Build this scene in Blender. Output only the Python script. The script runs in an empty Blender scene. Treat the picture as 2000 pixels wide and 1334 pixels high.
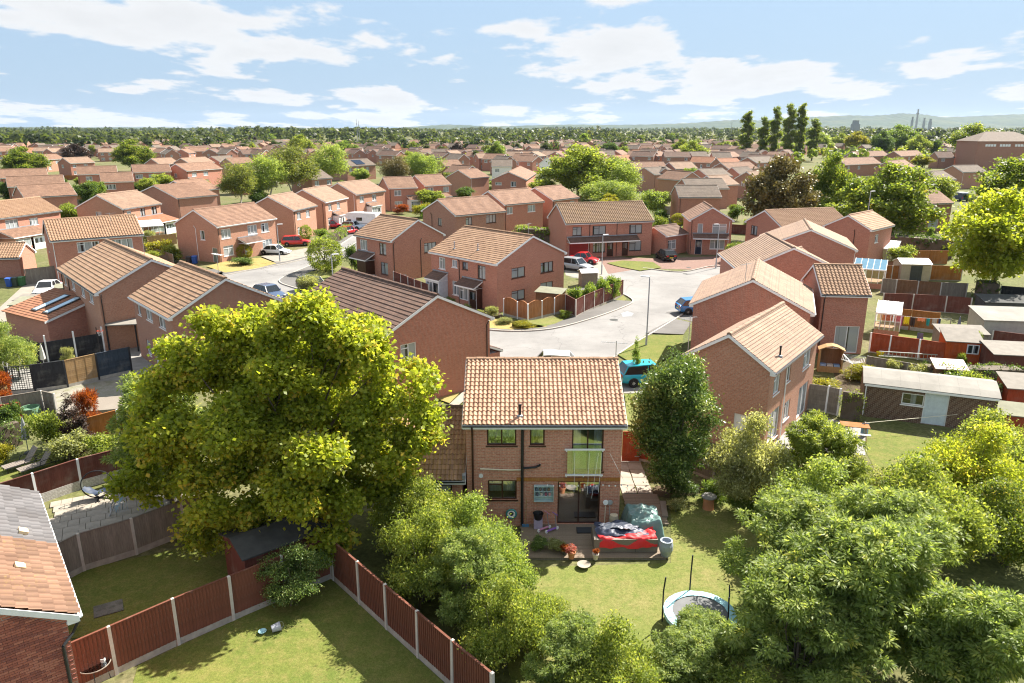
import bpy, math, random
import numpy as np
from mathutils import Matrix, Vector
R = math.radians
SC = bpy.context.scene
COL = SC.collection
# ------------------------------------------------------------------ camera, sky, sun, exposure
CAM_H, FPX, HOR = 17.8, 1440.0, 250.0
PITCH = math.atan((667 - HOR) / FPX)
cam = bpy.data.cameras.new('camera')
cam.sensor_width = 36.0
cam.lens = 36.0 * FPX / 2000.0
cam.clip_start = 0.5
cam.clip_end = 60000
camo = bpy.data.objects.new('camera', cam)
camo.location = (0, 0, CAM_H)
camo.rotation_euler = (R(90) - PITCH, 0, 0)
COL.objects.link(camo)
SC.camera = camo
SUN_AZ, SUN_EL = 46.0, 45.0          # azimuth clockwise from +Y, elevation
sd = Vector((math.sin(R(SUN_AZ)) * math.cos(R(SUN_EL)), math.cos(R(SUN_AZ)) * math.cos(R(SUN_EL)), math.sin(R(SUN_EL))))
sun = bpy.data.lights.new('sun', 'SUN')
sun.energy = 4.2
sun.angle = R(0.6)
sun.color = (1.0, 0.93, 0.82)
suno = bpy.data.objects.new('sun', sun)
suno.rotation_euler = sd.to_track_quat('Z', 'Y').to_euler()
suno.location = (40, 40, 80)
COL.objects.link(suno)
SC.view_settings.view_transform = 'Standard'
SC.view_settings.look = 'None'
SC.view_settings.gamma = 1.0
SC.view_settings.use_curve_mapping = False
SC.view_settings.exposure = 1.85
SC.cycles.max_bounces = 8
SC.cycles.diffuse_bounces = 5
SC.cycles.transparent_max_bounces = 12
SC.cycles.use_denoising = True
SC.cycles.filter_width = 1.15
SC.cycles.sample_clamp_indirect = 6
W = bpy.data.worlds.new('World')
SC.world = W
W.use_nodes = True
def make_world():
    nt = W.node_tree; N = nt.nodes; N.clear(); Lk = nt.links.new
    def nd(t, **k):
        n = N.new(t)
        for a, b in k.items(): setattr(n, a, b)
        return n
    def mth(op, a, b=None, c=None):
        n = nd('ShaderNodeMath', operation=op)
        for i, q in enumerate((a, b, c)):
            if q is None: continue
            if isinstance(q, (int, float)): n.inputs[i].default_value = q
            else: Lk(q, n.inputs[i])
        return n.outputs[0]
    sky = nd('ShaderNodeTexSky', sky_type='NISHITA', sun_disc=False)
    sky.sun_elevation = R(SUN_EL); sky.sun_rotation = R(SUN_AZ)
    sky.altitude = 50; sky.air_density = 1.0; sky.dust_density = 0.6; sky.ozone_density = 1.6
    tc = nd('ShaderNodeTexCoord')
    sx = nd('ShaderNodeSeparateXYZ'); Lk(tc.outputs['Generated'], sx.inputs[0])
    zc = mth('MAXIMUM', sx.outputs[2], 0.0)
    den = mth('ADD', zc, 0.11)
    px = mth('DIVIDE', sx.outputs[0], den); py = mth('DIVIDE', sx.outputs[1], den)
    cb = nd('ShaderNodeCombineXYZ'); Lk(px, cb.inputs[0]); Lk(py, cb.inputs[1]); cb.inputs[2].default_value = 3.7
    def noise(scale, det, rough, off):
        mp = nd('ShaderNodeMapping'); mp.inputs['Location'].default_value = off
        mp.inputs['Scale'].default_value = (1.0, 0.62, 1.0)
        Lk(cb.outputs[0], mp.inputs[0])
        n = nd('ShaderNodeTexNoise'); n.inputs['Scale'].default_value = scale; n.inputs['Detail'].default_value = det
        n.inputs['Roughness'].default_value = rough; Lk(mp.outputs[0], n.inputs['Vector']); return n.outputs[0]
    n1 = noise(1.55, 9, 0.56, (4.3, 1.9, 0))
    n2 = noise(0.6, 3, 0.5, (1.1, 7.7, 0))
    s = mth('ADD', mth('MULTIPLY', n1, 0.72), mth('MULTIPLY', n2, 0.32))
    # more cloud low down where the eye looks through many of them
    low = nd('ShaderNodeMapRange'); low.inputs[1].default_value = 0.0; low.inputs[2].default_value = 0.22
    low.inputs[3].default_value = 0.045; low.inputs[4].default_value = 0.0; Lk(zc, low.inputs[0])
    s = mth('ADD', s, low.outputs[0])
    fac = nd('ShaderNodeMapRange', interpolation_type='SMOOTHSTEP'); fac.inputs[1].default_value = 0.545; fac.inputs[2].default_value = 0.60
    Lk(s, fac.inputs[0])
    # pale veil near the horizon
    veil = nd('ShaderNodeMapRange', interpolation_type='SMOOTHSTEP'); veil.inputs[1].default_value = 0.0; veil.inputs[2].default_value = 0.30
    veil.inputs[3].default_value = 0.95; veil.inputs[4].default_value = 0.86; Lk(zc, veil.inputs[0])
    shade = nd('ShaderNodeMapRange'); shade.inputs[1].default_value = 0.56; shade.inputs[2].default_value = 0.74
    shade.inputs[3].default_value = 1.0; shade.inputs[4].default_value = 0.88; Lk(s, shade.inputs[0])
    cc = nd('ShaderNodeMix', data_type='RGBA', blend_type='MULTIPLY'); cc.inputs[0].default_value = 1.0
    cc.inputs[6].default_value = (3.2, 3.22, 3.25, 1)
    cs = nd('ShaderNodeCombineXYZ')
    for i in range(3): Lk(shade.outputs[0], cs.inputs[i])
    Lk(cs.outputs[0], cc.inputs[7])
    m0 = nd('ShaderNodeMix', data_type='RGBA'); Lk(veil.outputs[0], m0.inputs[0]); Lk(sky.outputs[0], m0.inputs[6]); m0.inputs[7].default_value = (1.45, 2.0, 2.65, 1)
    m1 = nd('ShaderNodeMix', data_type='RGBA'); Lk(mth('MULTIPLY', fac.outputs[0], 0.92), m1.inputs[0]); Lk(m0.outputs[2], m1.inputs[6]); Lk(cc.outputs[2], m1.inputs[7])
    bg = nd('ShaderNodeBackground'); bg.inputs[1].default_value = 0.083; Lk(m1.outputs[2], bg.inputs[0])
    out = nd('ShaderNodeOutputWorld'); Lk(bg.outputs[0], out.inputs[0])
make_world()
# ------------------------------------------------------------------ measuring: photo pixel -> point at height z
_c, _s = math.cos(PITCH), math.sin(PITCH)
def at(px, py, z=0.0):
    a = (px - 1000) / FPX; b = (667 - py) / FPX
    dz = -_s + b * _c
    t = (z - CAM_H) / dz
    return (a * t, (_c + b * _s) * t)
def at_depth(px, py, Y):
    """point seen at a pixel, standing Y metres in front of the camera"""
    a = (px - 1000) / FPX; b = (667 - py) / FPX
    t = Y / (_c + b * _s)
    return (a * t, Y, CAM_H + t * (-_s + b * _c))
rng = random.Random(7)
# ------------------------------------------------------------------ object helpers
def tag(o, label=None, cat=None, group=None, kind=None):
    if label: o['label'] = label
    if cat: o['category'] = cat
    if group: o['group'] = group
    if kind: o['kind'] = kind
    return o
def empty(name, loc=(0, 0, 0), rz=0.0, label=None, cat=None, group=None):
    o = bpy.data.objects.new(name, None); COL.objects.link(o)
    o.location = loc; o.rotation_euler = (0, 0, rz); o.empty_display_size = 0.2
    return tag(o, label, cat, group)
def link(name, me, parent=None, loc=None, rot=None):
    o = bpy.data.objects.new(name, me); COL.objects.link(o)
    if parent is not None: o.parent = parent
    if loc is not None: o.location = loc
    if rot is not None: o.rotation_euler = rot
    return o
def copy_tree(o, parent=None):
    c = o.copy(); COL.objects.link(c)
    if parent is not None: c.parent = parent
    for ch in list(o.children): copy_tree(ch, c)
    return c
class MB:
    def __init__(s): s.v = []; s.f = []; s.m = []; s.k = 0
    def mat(s, k): s.k = k; return s
    def poly(s, *p):
        n = len(s.v); s.v.extend(p); s.f.append(tuple(range(n, n + len(p)))); s.m.append(s.k); return s
    def faces(s, vs, fs):
        n = len(s.v); s.v.extend(vs)
        for f in fs: s.f.append(tuple(i + n for i in f)); s.m.append(s.k)
        return s
    def box(s, x0, y0, z0, x1, y1, z1):
        if x0 > x1: x0, x1 = x1, x0
        if y0 > y1: y0, y1 = y1, y0
        if z0 > z1: z0, z1 = z1, z0
        return s.faces([(x0,y0,z0),(x1,y0,z0),(x1,y1,z0),(x0,y1,z0),(x0,y0,z1),(x1,y0,z1),(x1,y1,z1),(x0,y1,z1)],
            [(0,3,2,1),(4,5,6,7),(0,1,5,4),(1,2,6,5),(2,3,7,6),(3,0,4,7)])
    def prism(s, pts, z0, z1):
        n = len(pts)
        ar = sum(pts[i][0]*pts[(i+1)%n][1]-pts[(i+1)%n][0]*pts[i][1] for i in range(n))
        if ar < 0: pts = pts[::-1]
        vs = [(x,y,z0) for x,y in pts] + [(x,y,z1) for x,y in pts]
        return s.faces(vs, [tuple(range(n-1,-1,-1)), tuple(range(n,2*n))] + [(i,(i+1)%n,n+(i+1)%n,n+i) for i in range(n)])
    def extr(s, prof, a, b):
        """polygon prof (list of 3D points) swept by vector a->b"""
        n = len(prof); d = [b[i]-a[i] for i in range(3)]
        vs = list(prof) + [(p[0]+d[0],p[1]+d[1],p[2]+d[2]) for p in prof]
        return s.faces(vs, [tuple(range(n-1,-1,-1)), tuple(range(n,2*n))] + [(i,(i+1)%n,n+(i+1)%n,n+i) for i in range(n)])
    def tube(s, p0, p1, r0, r1=None, n=6):
        if r1 is None: r1 = r0
        a = Vector(p0); b = Vector(p1); d = (b-a)
        if d.length < 1e-6: return s
        d.normalize(); u = d.orthogonal().normalized(); w = d.cross(u)
        vs = []
        for c, r in ((a, r0), (b, r1)):
            for i in range(n):
                t = 2*math.pi*i/n; q = c + u*(math.cos(t)*r) + w*(math.sin(t)*r); vs.append(tuple(q))
        return s.faces(vs, [tuple(range(n-1,-1,-1)), tuple(range(n,2*n))] + [(i,(i+1)%n,n+(i+1)%n,n+i) for i in range(n)])
    def path(s, pts, r, n=5):
        for i in range(len(pts)-1): s.tube(pts[i], pts[i+1], r, r, n)
        return s
    def lathe(s, prof, n=12, c=(0,0,0)):
        vs = []
        for r, z in prof:
            for i in range(n):
                t = 2*math.pi*i/n; vs.append((c[0]+r*math.cos(t), c[1]+r*math.sin(t), c[2]+z))
        fs = []
        for j in range(len(prof)-1):
            for i in range(n): fs.append((j*n+i, j*n+(i+1)%n, (j+1)*n+(i+1)%n, (j+1)*n+i))
        fs.append(tuple(range(n-1,-1,-1))); fs.append(tuple((len(prof)-1)*n+i for i in range(n)))
        return s.faces(vs, fs)
    def mesh(s, name, mats, smooth=False):
        me = bpy.data.meshes.new(name)
        me.from_pydata([tuple(map(float, q)) for q in s.v], [], s.f)
        if not isinstance(mats, (list, tuple)): mats = [mats]
        for m in mats: me.materials.append(m)
        if len(mats) > 1: me.polygons.foreach_set('material_index', s.m)
        if smooth: me.polygons.foreach_set('use_smooth', [True]*len(me.polygons))
        box_uv(me); me.update()
        return me
    def build(s, name, mats, parent=None, loc=None, rot=None, smooth=False):
        return link(name, s.mesh(name, mats, smooth), parent, loc, rot)
def box_uv(me):
    nl = len(me.loops)
    if nl == 0: return
    co = np.empty(len(me.vertices)*3, np.float32); me.vertices.foreach_get('co', co); co = co.reshape(-1,3)
    li = np.empty(nl, np.int32); me.loops.foreach_get('vertex_index', li)
    tot = np.empty(len(me.polygons), np.int32); me.polygons.foreach_get('loop_total', tot)
    nr = np.empty(len(me.polygons)*3, np.float32); me.polygons.foreach_get('normal', nr); nr = nr.reshape(-1,3)
    t = np.stack([-nr[:,1], nr[:,0], np.zeros(len(nr))], 1); ln = np.linalg.norm(t, axis=1)
    flat = ln < 0.05
    t[flat] = (1,0,0); ln[flat] = 1; t /= ln[:,None]
    b = np.cross(nr, t); b[flat] = (0,1,0)
    pi = np.repeat(np.arange(len(tot)), tot)
    p = co[li]
    uv = np.stack([(p*t[pi]).sum(1), (p*b[pi]).sum(1)], 1).astype(np.float32)
    me.uv_layers.new(name='UVMap').data.foreach_set('uv', uv.ravel())
def np_mesh(name, verts, faces, mats, smooth=False, tint=None):
    """verts (n,3), faces (m,k) arrays"""
    me = bpy.data.meshes.new(name)
    verts = np.asarray(verts, np.float32); faces = np.asarray(faces, np.int32)
    m, k = faces.shape
    me.vertices.add(len(verts)); me.vertices.foreach_set('co', verts.ravel())
    me.loops.add(m*k); me.loops.foreach_set('vertex_index', faces.ravel())
    me.polygons.add(m); me.polygons.foreach_set('loop_start', np.arange(0, m*k, k, dtype=np.int32))
    if not isinstance(mats, (list, tuple)): mats = [mats]
    for q in mats: me.materials.append(q)
    if tint is not None:
        a = me.attributes.new('tint', 'FLOAT', 'FACE'); a.data.foreach_set('value', np.asarray(tint, np.float32))
    me.update(calc_edges=True)
    if smooth: me.polygons.foreach_set('use_smooth', np.ones(m, bool))
    return me
# ------------------------------------------------------------------ materials
def newmat(name):
    m = bpy.data.materials.new(name); m.use_nodes = True
    nt = m.node_tree; b = nt.nodes['Principled BSDF']
    return m, nt, b
def node(nt, t, ins=None, **k):
    n = nt.nodes.new(t)
    for a, b in k.items(): setattr(n, a, b)
    for a, b in (ins or {}).items():
        if hasattr(b, 'is_output') or isinstance(b, bpy.types.NodeSocket): nt.links.new(b, n.inputs[a])
        else: n.inputs[a].default_value = b
    return n
def rgba(c, k=1.0): return (c[0]*k, c[1]*k, c[2]*k, 1)
def mixc(nt, f, a, b, mode='MIX'):
    n = node(nt, 'ShaderNodeMix', data_type='RGBA', blend_type=mode)
    for i, q in ((0, f), (6, a), (7, b)):
        if isinstance(q, bpy.types.NodeSocket): nt.links.new(q, n.inputs[i])
        else: n.inputs[i].default_value = q
    return n.outputs[2]
def noise(nt, scale, det=4, rough=0.55, vec=None):
    n = node(nt, 'ShaderNodeTexNoise', {'Scale': scale, 'Detail': det, 'Roughness': rough})
    if vec is not None: nt.links.new(vec, n.inputs['Vector'])
    return n.outputs[0]
def ramp(nt, f, lo, hi, a=0.0, b=1.0):
    n = node(nt, 'ShaderNodeMapRange', {1: lo, 2: hi, 3: a, 4: b}); nt.links.new(f, n.inputs[0]); return n.outputs[0]
def coord(nt, which='Object'):
    return node(nt, 'ShaderNodeTexCoord').outputs[which]
def objrand(nt): return node(nt, 'ShaderNodeObjectInfo').outputs['Random']
def bump(nt, bsdf, h, strength=0.3, dist=0.02):
    n = node(nt, 'ShaderNodeBump', {'Strength': strength, 'Distance': dist}); nt.links.new(h, n.inputs['Height'])
    nt.links.new(n.outputs[0], bsdf.inputs['Normal'])
def m_plain(name, c, rough=0.6, var=0.15, scale=3.0, metal=0.0, spec=0.4, bmp=0.0):
    m, nt, b = newmat(name)
    f = noise(nt, scale, 5, 0.6, coord(nt))
    nt.links.new(mixc(nt, ramp(nt, f, 0.3, 0.7), rgba(c, 1-var), rgba(c, 1+var)), b.inputs['Base Color'])
    b.inputs['Roughness'].default_value = rough; b.inputs['Metallic'].default_value = metal
    b.inputs['Specular IOR Level'].default_value = spec
    if bmp: bump(nt, b, noise(nt, scale*6, 4, 0.6, coord(nt)), bmp, 0.01)
    return m
def m_paint(name, c, rough=0.25):
    m, nt, b = newmat(name)
    f = noise(nt, 2.2, 5, 0.6, coord(nt))
    nt.links.new(mixc(nt, ramp(nt, f, 0.45, 0.8), rgba(c), rgba((c[0]*0.8+0.02, c[1]*0.8+0.02, c[2]*0.8+0.015))), b.inputs['Base Color'])
    b.inputs['Roughness'].default_value = rough
    b.inputs['Coat Weight'].default_value = 0.6; b.inputs['Coat Roughness'].default_value = 0.08
    return m
def m_brick(name, c1, c2, mortar=(0.48,0.38,0.31), patch=0.2):
    m, nt, b = newmat(name)
    uv = coord(nt, 'UV')
    br = node(nt, 'ShaderNodeTexBrick', {'Color1': rgba(c1), 'Color2': rgba(c2), 'Mortar': rgba(mortar), 'Scale': 1.0,
        'Mortar Size': 0.011, 'Mortar Smooth': 0.3, 'Bias': -0.1, 'Brick Width': 0.225, 'Row Height': 0.075})
    nt.links.new(uv, br.inputs['Vector'])
    f = noise(nt, 0.9, 6, 0.6, uv)
    c = mixc(nt, ramp(nt, f, 0.35, 0.75, 0, patch), br.outputs[0], rgba((0.62,0.52,0.47)), 'MULTIPLY')
    f2 = noise(nt, 9.0, 4, 0.7, uv)
    c = mixc(nt, ramp(nt, f2, 0.35, 0.65, 0, 0.75), c, rgba((0.62,0.56,0.52)), 'MULTIPLY')
    pale = noise(nt, 0.45, 7, 0.7, uv)
    c = mixc(nt, ramp(nt, pale, 0.56, 0.8, 0, 0.30), c, rgba((0.58,0.40,0.31)))
    r = objrand(nt)
    c = mixc(nt, ramp(nt, r, 0, 1, 0.0, 0.25), c, rgba((0.9,0.8,0.76)), 'MULTIPLY')
    nt.links.new(c, b.inputs['Base Color'])
    b.inputs['Roughness'].default_value = 0.88; b.inputs['Specular IOR Level'].default_value = 0.2
    bump(nt, b, br.outputs['Fac'], -0.5, 0.01)
    return m
def m_roof(name, c, c2, joint=0.33, course=0.33, lichen=0.0, gap=0.35):
    """tile colour from the tile grid in roof UV (u along the eave, v up the slope)"""
    m, nt, b = newmat(name)
    uv = coord(nt, 'UV')
    br = node(nt, 'ShaderNodeTexBrick', {'Color1': rgba(c), 'Color2': rgba(c2), 'Mortar': rgba(c, gap), 'Scale': 1.0,
        'Mortar Size': 0.008, 'Mortar Smooth': 0.2, 'Bias': 0.0, 'Brick Width': joint, 'Row Height': course}, offset=0.5 if course > .1 else 0.0)
    nt.links.new(uv, br.inputs['Vector'])
    f = noise(nt, 0.7, 6, 0.62, uv)
    col = mixc(nt, ramp(nt, f, 0.35, 0.7, 0, 0.55), br.outputs[0], rgba((0.66,0.62,0.6)), 'MULTIPLY')
    f2 = noise(nt, 14, 3, 0.7, uv)
    col = mixc(nt, ramp(nt, f2, 0.45, 0.75, 0, 0.5), col, rgba((0.55,0.5,0.47)), 'MULTIPLY')
    if lichen:
        f3 = noise(nt, 5.5, 6, 0.75, uv); f4 = noise(nt, 0.5, 3, 0.5, uv)
        a = node(nt, 'ShaderNodeMath', operation='MULTIPLY'); nt.links.new(ramp(nt, f3, 0.52, 0.66), a.inputs[0]); nt.links.new(ramp(nt, f4, 0.35, 0.6, 0, lichen), a.inputs[1])
        col = mixc(nt, a.outputs[0], col, rgba((0.36,0.24,0.05)))
    r = objrand(nt)
    col = mixc(nt, ramp(nt, r, 0, 1, 0, 0.28), col, rgba((0.72,0.68,0.68)), 'MULTIPLY')
    nt.links.new(col, b.inputs['Base Color'])
    b.inputs['Roughness'].default_value = 0.85; b.inputs['Specular IOR Level'].default_value = 0.25
    return m
def m_tile(name, c, lichen=0.25):
    m, nt, b = newmat(name)
    oc = node(nt, 'ShaderNodeNewGeometry').outputs['Position']
    r = objrand(nt)
    isl = node(nt, 'ShaderNodeNewGeometry').outputs['Random Per Island']
    s = node(nt, 'ShaderNodeMath', operation='ADD'); nt.links.new(r, s.inputs[0]); nt.links.new(isl, s.inputs[1])
    fr = node(nt, 'ShaderNodeMath', operation='FRACT'); nt.links.new(s.outputs[0], fr.inputs[0])
    col = mixc(nt, fr.outputs[0], rgba(c, 0.78), rgba(c, 1.2))
    f = noise(nt, 1.1, 6, 0.65, oc)
    col = mixc(nt, ramp(nt, f, 0.4, 0.7, 0, 0.5), col, rgba((0.7,0.64,0.6)), 'MULTIPLY')
    f3 = noise(nt, 9, 6, 0.75, oc); f4 = noise(nt, 0.6, 3, 0.5, oc)
    a = node(nt, 'ShaderNodeMath', operation='MULTIPLY'); nt.links.new(ramp(nt, f3, 0.53, 0.66), a.inputs[0]); nt.links.new(ramp(nt, f4, 0.45, 0.7, 0, lichen), a.inputs[1])
    col = mixc(nt, a.outputs[0], col, rgba((0.30,0.21,0.06)))
    nt.links.new(col, b.inputs['Base Color']); b.inputs['Roughness'].default_value = 0.85; b.inputs['Specular IOR Level'].default_value = 0.25
    bump(nt, b, noise(nt, 40, 4, 0.6, oc), 0.25, 0.01)
    return m
def m_wood(name, c, rough=0.8, grain=1.0, var=0.25):
    m, nt, b = newmat(name)
    oc = coord(nt)
    mp = node(nt, 'ShaderNodeMapping', {'Scale': (9, 9, 0.9)}); nt.links.new(oc, mp.inputs[0])
    f = noise(nt, 3, 6, 0.6, mp.outputs[0])
    col = mixc(nt, ramp(nt, f, 0.3, 0.7), rgba(c, 1-var*grain), rgba(c, 1+var*grain))
    isl = node(nt, 'ShaderNodeNewGeometry').outputs['Random Per Island']
    col = mixc(nt, ramp(nt, isl, 0, 1, 0, 0.55), col, rgba((0.62,0.58,0.56)), 'MULTIPLY')
    r = objrand(nt)
    col = mixc(nt, ramp(nt, r, 0, 1, 0, 0.35), col, rgba((0.68,0.64,0.6)), 'MULTIPLY')
    f2 = noise(nt, 1.1, 5, 0.65, oc)
    col = mixc(nt, ramp(nt, f2, 0.5, 0.8, 0, 0.4), col, rgba((0.3,0.28,0.24)))
    nt.links.new(col, b.inputs['Base Color']); b.inputs['Roughness'].default_value = rough; b.inputs['Specular IOR Level'].default_value = 0.2
    return m
def m_leaf(name, dark, mid, light, accent, transl=0.55, rough=0.45):
    m, nt, b = newmat(name)
    at_ = node(nt, 'ShaderNodeAttribute', attribute_name='tint').outputs['Fac']
    cr = node(nt, 'ShaderNodeValToRGB'); nt.links.new(at_, cr.inputs[0])
    e = cr.color_ramp.elements; e[0].position = 0.0; e[0].color = rgba(dark); e[1].position = 1.0; e[1].color = rgba(accent)
    q = e.new(0.45); q.color = rgba(mid); q = e.new(0.82); q.color = rgba(light)
    r = objrand(nt)
    col = mixc(nt, ramp(nt, r, 0, 1, 0, 0.45), cr.outputs[0], rgba((0.72,0.80,0.66)), 'MULTIPLY')
    nt.links.new(col, b.inputs['Base Color']); b.inputs['Roughness'].default_value = rough; b.inputs['Specular IOR Level'].default_value = 0.22
    tr = node(nt, 'ShaderNodeBsdfTranslucent'); nt.links.new(mixc(nt, 1.0, col, rgba((1.5,1.45,0.7)), 'MULTIPLY'), tr.inputs[0])
    mx = node(nt, 'ShaderNodeMixShader'); mx.inputs[0].default_value = transl
    nt.links.new(b.outputs[0], mx.inputs[1]); nt.links.new(tr.outputs[0], mx.inputs[2])
    nt.links.new(mx.outputs[0], nt.nodes['Material Output'].inputs[0])
    return m
def m_ground(name, cols, scales=(0.15, 1.2, 14), rough=0.95, bmp=0.3):
    m, nt, b = newmat(name)
    oc = node(nt, 'ShaderNodeNewGeometry').outputs['Position']
    f1 = noise(nt, scales[0], 5, 0.6, oc); f2 = noise(nt, scales[1], 6, 0.65, oc); f3 = noise(nt, scales[2], 4, 0.7, oc)
    c = mixc(nt, ramp(nt, f1, 0.36, 0.64), rgba(cols[0]), rgba(cols[1]))
    c = mixc(nt, ramp(nt, f2, 0.45, 0.68, 0, 0.8), c, rgba(cols[2]))
    c = mixc(nt, ramp(nt, f3, 0.4, 0.7, 0, 0.7), c, rgba((0.55,0.58,0.45)), 'MULTIPLY')
    f4 = noise(nt, scales[2]*4.5, 4, 0.75, oc)
    c = mixc(nt, ramp(nt, f4, 0.42, 0.66, 0, 0.75), c, rgba((0.42,0.45,0.36)), 'MULTIPLY')
    c = mixc(nt, ramp(nt, f4, 0.5, 0.34, 0, 0.35), c, rgba((1.5,1.45,1.3)), 'MULTIPLY')
    nt.links.new(c, b.inputs['Base Color']); b.inputs['Roughness'].default_value = rough; b.inputs['Specular IOR Level'].default_value = 0.15
    if bmp: bump(nt, b, f3, bmp, 0.05)
    return m
def m_asphalt(name, c, crack=0.5):
    m, nt, b = newmat(name)
    oc = node(nt, 'ShaderNodeNewGeometry').outputs['Position']
    f1 = noise(nt, 0.18, 6, 0.65, oc); f2 = noise(nt, 45, 3, 0.7, oc); f3 = noise(nt, 1.5, 6, 0.6, oc)
    k = mixc(nt, ramp(nt, f1, 0.35, 0.65), rgba(c, 0.82), rgba(c, 1.15))
    k = mixc(nt, ramp(nt, f2, 0.35, 0.7, 0, 0.5), k, rgba((0.6,0.6,0.6)), 'MULTIPLY')
    k = mixc(nt, ramp(nt, f3, 0.55, 0.75, 0, 0.35), k, rgba((c[0]*0.55,c[1]*0.55,c[2]*0.57)))
    if crack:
        mp = node(nt, 'ShaderNodeMapping', {'Scale': (1, 1, 0.0)}); nt.links.new(oc, mp.inputs[0])
        ds = node(nt, 'ShaderNodeTexNoise', {'Scale': 0.5, 'Detail': 5}); nt.links.new(mp.outputs[0], ds.inputs['Vector'])
        ad = node(nt, 'ShaderNodeVectorMath', operation='MULTIPLY_ADD'); nt.links.new(ds.outputs['Color'], ad.inputs[0]); ad.inputs[1].default_value = (3,3,0); nt.links.new(mp.outputs[0], ad.inputs[2])
        vo = node(nt, 'ShaderNodeTexVoronoi', {'Scale': 0.14}, feature='DISTANCE_TO_EDGE'); nt.links.new(ad.outputs[0], vo.inputs['Vector'])
        k = mixc(nt, ramp(nt, vo.outputs['Distance'], 0.002, 0.006, crack, 0), k, rgba(c, 0.35))
    nt.links.new(k, b.inputs['Base Color']); b.inputs['Roughness'].default_value = 0.9; b.inputs['Specular IOR Level'].default_value = 0.25
    bump(nt, b, f2, 0.15, 0.01)
    return m
def m_window(name, curtain, dark=(0.015,0.018,0.022), amount=0.6):
    """window seen from outside: glass reflecting the sky over net curtains and a dim room"""
    m, nt, b = newmat(name)
    uv = coord(nt, 'Object')
    sx = node(nt, 'ShaderNodeSeparateXYZ'); nt.links.new(uv, sx.inputs[0])
    wv = node(nt, 'ShaderNodeTexWave', {'Scale': 5.5, 'Distortion': 2.5, 'Detail': 2.0}); nt.links.new(uv, wv.inputs['Vector'])
    cb = node(nt, 'ShaderNodeCombineXYZ'); nt.links.new(sx.outputs[0], cb.inputs[0]); nt.links.new(objrand(nt), cb.inputs[1])
    f = noise(nt, 2.2, 1, 0.5, cb.outputs[0])
    c1 = mixc(nt, wv.outputs['Fac'], rgba(curtain, 0.55), rgba(curtain, 1.0))
    k = mixc(nt, ramp(nt, f, 0.52-amount*0.25, 0.56-amount*0.25), rgba(dark), c1)
    nt.links.new(k, b.inputs['Base Color']); b.inputs['Roughness'].default_value = 0.04
    b.inputs['Specular IOR Level'].default_value = 0.9
    return m
def m_glass(name, tintc=(0.8,0.85,0.85), t=0.6):
    m, nt, b = newmat(name)
    tr = node(nt, 'ShaderNodeBsdfTransparent', {'Color': rgba(tintc)}); gl = node(nt, 'ShaderNodeBsdfGlossy', {'Color': (0.9,0.95,1,1), 'Roughness': 0.03})
    fr = node(nt, 'ShaderNodeFresnel', {'IOR': 1.5})
    a = node(nt, 'ShaderNodeMath', operation='ADD'); nt.links.new(fr.outputs[0], a.inputs[0]); a.inputs[1].default_value = 1-t
    mx = node(nt, 'ShaderNodeMixShader'); nt.links.new(a.outputs[0], mx.inputs[0]); nt.links.new(tr.outputs[0], mx.inputs[1]); nt.links.new(gl.outputs[0], mx.inputs[2])
    nt.links.new(mx.outputs[0], nt.nodes['Material Output'].inputs[0])
    return m
M = {}
M['brick'] = [m_brick('brick_red', (0.60,0.235,0.16), (0.46,0.165,0.115)), m_brick('brick_orange', (0.58,0.29,0.19), (0.49,0.22,0.14)),
              m_brick('brick_brown', (0.47,0.215,0.15), (0.36,0.155,0.11)), m_brick('brick_rose', (0.66,0.31,0.215), (0.54,0.22,0.15), (0.60,0.44,0.35)),
              m_brick('brick_dark_garage', (0.13,0.065,0.045), (0.09,0.05,0.04), (0.38,0.32,0.24), 0.1), m_brick('brick_far', (0.52,0.22,0.15), (0.42,0.17,0.12))]
M['white_wall'] = m_plain('white_render', (0.78,0.77,0.74), 0.8, 0.06)
M['roof'] = [m_roof('roof_brown', (0.31,0.19,0.13), (0.23,0.14,0.10)), m_roof('roof_tan', (0.40,0.26,0.17), (0.32,0.20,0.13), lichen=0.3), m_roof('roof_dark', (0.20,0.125,0.095), (0.15,0.10,0.08)),
             m_roof('roof_red', (0.40,0.19,0.115), (0.32,0.15,0.09), lichen=0.5), m_roof('roof_grey', (0.22,0.175,0.14), (0.17,0.14,0.115)), m_roof('roof_lichen', (0.30,0.20,0.13), (0.22,0.15,0.10), lichen=0.9),
             m_roof('roof_pale_brown', (0.36,0.25,0.18), (0.29,0.20,0.15), lichen=0.2)]
M['tile'] = m_tile('concrete_pantile', (0.47,0.28,0.19))
M['tile_shaded_mossy'] = m_tile('shaded_mossy_pantile', (0.36,0.22,0.145), 0.9)  # pantile with shade painted into a darker base colour, plus heavy lichen
M['tile_plain'] = m_tile('plain_tile_orange', (0.20,0.118,0.08), 0.55)
M['tile_grey'] = m_tile('plain_tile_grey', (0.135,0.13,0.135), 0.05)
M['white'] = m_plain('white_upvc', (0.80,0.81,0.82), 0.4, 0.05)
M['cream'] = m_plain('cream_paint', (0.72,0.66,0.52), 0.5, 0.06)
M['brown_frame'] = m_plain('brown_frame', (0.055,0.022,0.014), 0.4, 0.2)
M['black'] = m_plain('black_plastic', (0.018,0.018,0.02), 0.45, 0.2)
M['darkgrey'] = m_plain('dark_grey', (0.06,0.062,0.066), 0.6, 0.2)
M['lead'] = m_plain('lead_flashing', (0.25,0.27,0.30), 0.55, 0.2)
M['pane'] = [m_window('window_net', (0.42,0.46,0.48)), m_window('window_dim', (0.22,0.26,0.30), amount=0.1), m_window('window_white', (0.6,0.62,0.62), amount=0.9)]
M['glass'] = m_glass('clear_glass')
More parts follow.
